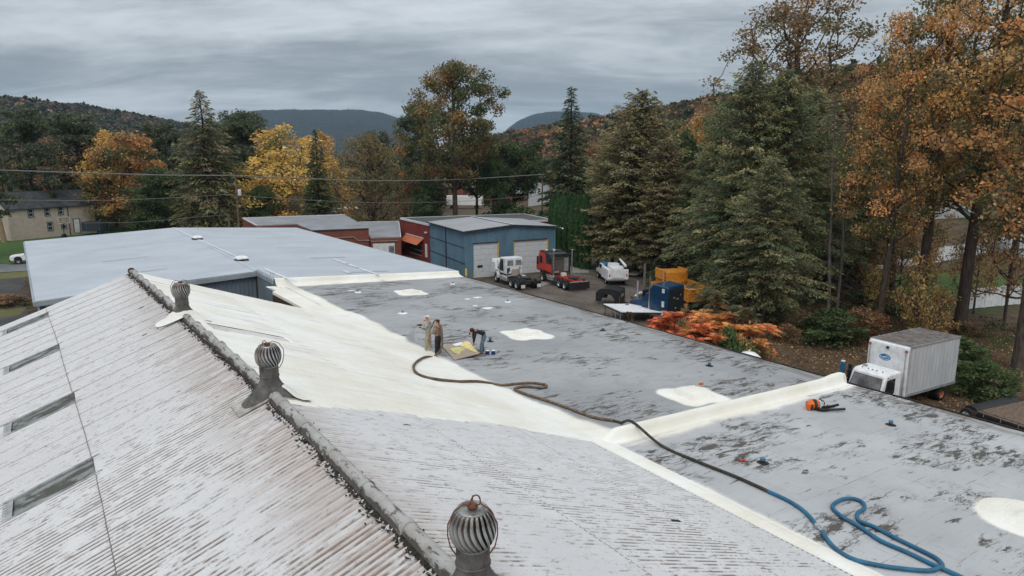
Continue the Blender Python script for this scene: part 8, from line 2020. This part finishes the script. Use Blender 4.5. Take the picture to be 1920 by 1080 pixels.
# ================================================================== WOODS (stuff)
def forest(name, pts, ncard, size, crown, cols, wts, seed, label=None, desat=0.0):
    """pts: (x, y, z, s). crowns as clumped cards over the canopy"""
    rs = np.random.RandomState(seed); pts = np.array(pts); n = len(pts); ci = np.repeat(np.arange(n), ncard); m_ = len(ci)
    v = rdir(rs, m_); v[:, 2] = np.abs(v[:, 2]) * 1.15 - .25; sc = pts[ci, 3]
    con = (rs.rand(n) < .08)[ci]
    C = pts[ci, :3] + v * sc[:, None] * crown * np.where(con[:, None], np.array([.7, .7, 1.15]), np.array([1, 1, .85])) * (rs.rand(m_, 1) ** .3)
    col_ = palette(rs, n, cols, wts) * rs.uniform(.65, 1.3, (n, 1)); lc = np.where(con[:, None], np.array([[.022, .034, .016]]), col_[ci]) * rs.uniform(.65, 1.35, (m_, 1))
    lc = lc * (1 - desat) + lc.mean(1, keepdims=True) * desat
    U = rdir(rs, m_); W = np.cross(U, rdir(rs, m_)); W /= np.linalg.norm(W, axis=1, keepdims=True)
    V, F = leaf_quads(C, size * sc * rs.uniform(.6, 1.3, m_), U, W, .7); o = link(name, np_mesh(name, V, F, M['canopy'], colors=np.clip(lc, 0, 1))); tag(o, kind='stuff')
rs = np.random.RandomState(99); 
def sample(n, pxr, dr, zoff, smin, smax, cond=None):
    out = []
    k = 0
    while len(out) < n and k < n * 12:
        k += 1; px = rs.uniform(*pxr); d = dr[0] * (dr[1] / dr[0]) ** rs.rand(); v = D(px, 300, d); z = th(v.x, v.y)
        if cond and not cond(px, d, z, v): continue
        out.append((v.x, v.y, z + zoff, rs.uniform(smin, smax)))
    return out
AUT = [(.13, .06, .02), (.075, .05, .022), (.045, .045, .018), (.05, .055, .02), (.2, .085, .02), (.085, .062, .03), (.2, .13, .03), (.028, .038, .016)]
forest('wooded_hill', sample(2500, (860, 2100), (170, 760), 6.5, .8, 1.35, lambda px, d, z, v: z > 3.5), 90, .85, 4.6, AUT, [4, 3, 3, 2, 2.4, 3, 1, 2], 3, desat=.15)
forest('wooded_hill', sample(4200, (-260, 520), (430, 930), 6.5, .8, 1.3, lambda px, d, z, v: z > 4), 40, 1.35, 4.8, AUT, [2, 3, 3, 4, .5, 3, .3, 3], 4, desat=.45)
forest('woodland', sample(900, (-250, 1700), (175, 460), 5.5, .8, 1.3, lambda px, d, z, v: z < 5 and not (835 < px < 1035 and d < 330) and not (px > 1560 and d < 200)), 90, .8, 4.3, AUT, [3, 3, 4, 4, 1, 3, .8, 3], 5)
forest('woodland', sample(1500, (-300, 1500), (460, 2400), 7, 1.0, 1.8, lambda px, d, z, v: z < 5), 26, 1.3, 6.5, AUT, [1, 2, 4, 4, .4, 3, .3, 4], 6)
# undergrowth behind the hemlock row so no open ground shows between stems
forest('undergrowth', [p for p in sample(520, (1090, 2150), (74, 150), 1.2, .5, 1.1, lambda px, d, z, v: (px > 1215 or d > 108) and not (px > 1610 and d < 135))], 90, .26, 2.6, [(.03, .035, .014), (.05, .04, .02), (.075, .05, .025), (.022, .028, .012)], [3, 3, 2, 3], 7)
forest('undergrowth', [p for p in sample(90, (1600, 2000), (62, 74), .7, .3, .7, lambda px, d, z, v: not (px > 1800 and d > 64))], 70, .16, 2.0, [(.05, .04, .02), (.09, .06, .03), (.03, .04, .015)], [3, 3, 3], 12)
forest('undergrowth', [p for p in sample(60, (1225, 1500), (70, 76), .9, .4, .8, None)], 90, .2, 2.2, [(.03, .035, .014), (.05, .04, .02), (.075, .05, .025)], [3, 3, 2], 8)
# fallen leaves and weeds on the ground by the box truck
def litter(name, n, fn, size, cols, wts, seed, lift=.03):
    rs = np.random.RandomState(seed); XY = np.array([fn(rs) for _ in range(n)]); Z = TH(XY[:, 0], XY[:, 1]) + lift + rs.rand(n) * lift * 1.5
    U = rdir(rs, n); U[:, 2] *= .4; U /= np.linalg.norm(U, axis=1, keepdims=True); W = np.cross(U, rdir(rs, n)); W /= np.linalg.norm(W, axis=1, keepdims=True)
    V, F = leaf_quads(np.stack([XY[:, 0], XY[:, 1], Z], 1), size * rs.uniform(.5, 1.4, n), U, W, .6); o = link(name, np_mesh(name, V, F, M['leaf'], colors=palette(rs, n, cols, wts) * rs.uniform(.6, 1.4, (n, 1)))); tag(o, kind='stuff')
litter('fallen_leaves', 26000, lambda r_: (r_.uniform(28.6, 62), r_.uniform(4, 36)), .075, [(.17, .085, .04), (.1, .06, .03), (.22, .13, .06), (.28, .16, .06)], [3, 4, 2, 1], 9)
litter('weeds', 16000, lambda r_: (28.6 + abs(r_.normal()) * 3.2, r_.uniform(4, 34)), .085, [(.05, .08, .02), (.08, .1, .03), (.14, .12, .05)], [3, 3, 1], 10, .06)
litter('fallen_leaves', 6000, lambda r_: (r_.uniform(30, 60), r_.uniform(33, 78)), .06, [(.17, .085, .04), (.1, .06, .03), (.25, .15, .06)], [3, 4, 2], 11)

# ================================================================== AIR
hm = bpy.data.materials.new('haze'); hm.use_nodes = True; t = NT(hm.node_tree)
pv = t.n('ShaderNodeVolumePrincipled'); pv.inputs['Color'].default_value = (.5, .73, .98, 1); pv.inputs['Density'].default_value = 0.00009; pv.inputs['Anisotropy'].default_value = 0.0
oo = t.n('ShaderNodeOutputMaterial'); t.l(pv.outputs[0], oo.inputs['Volume'])
o = MB().box(-5400, 5400, -5400, 5400, -60, 420).build('haze', hm, None, smooth=0); tag(o, kind='stuff')
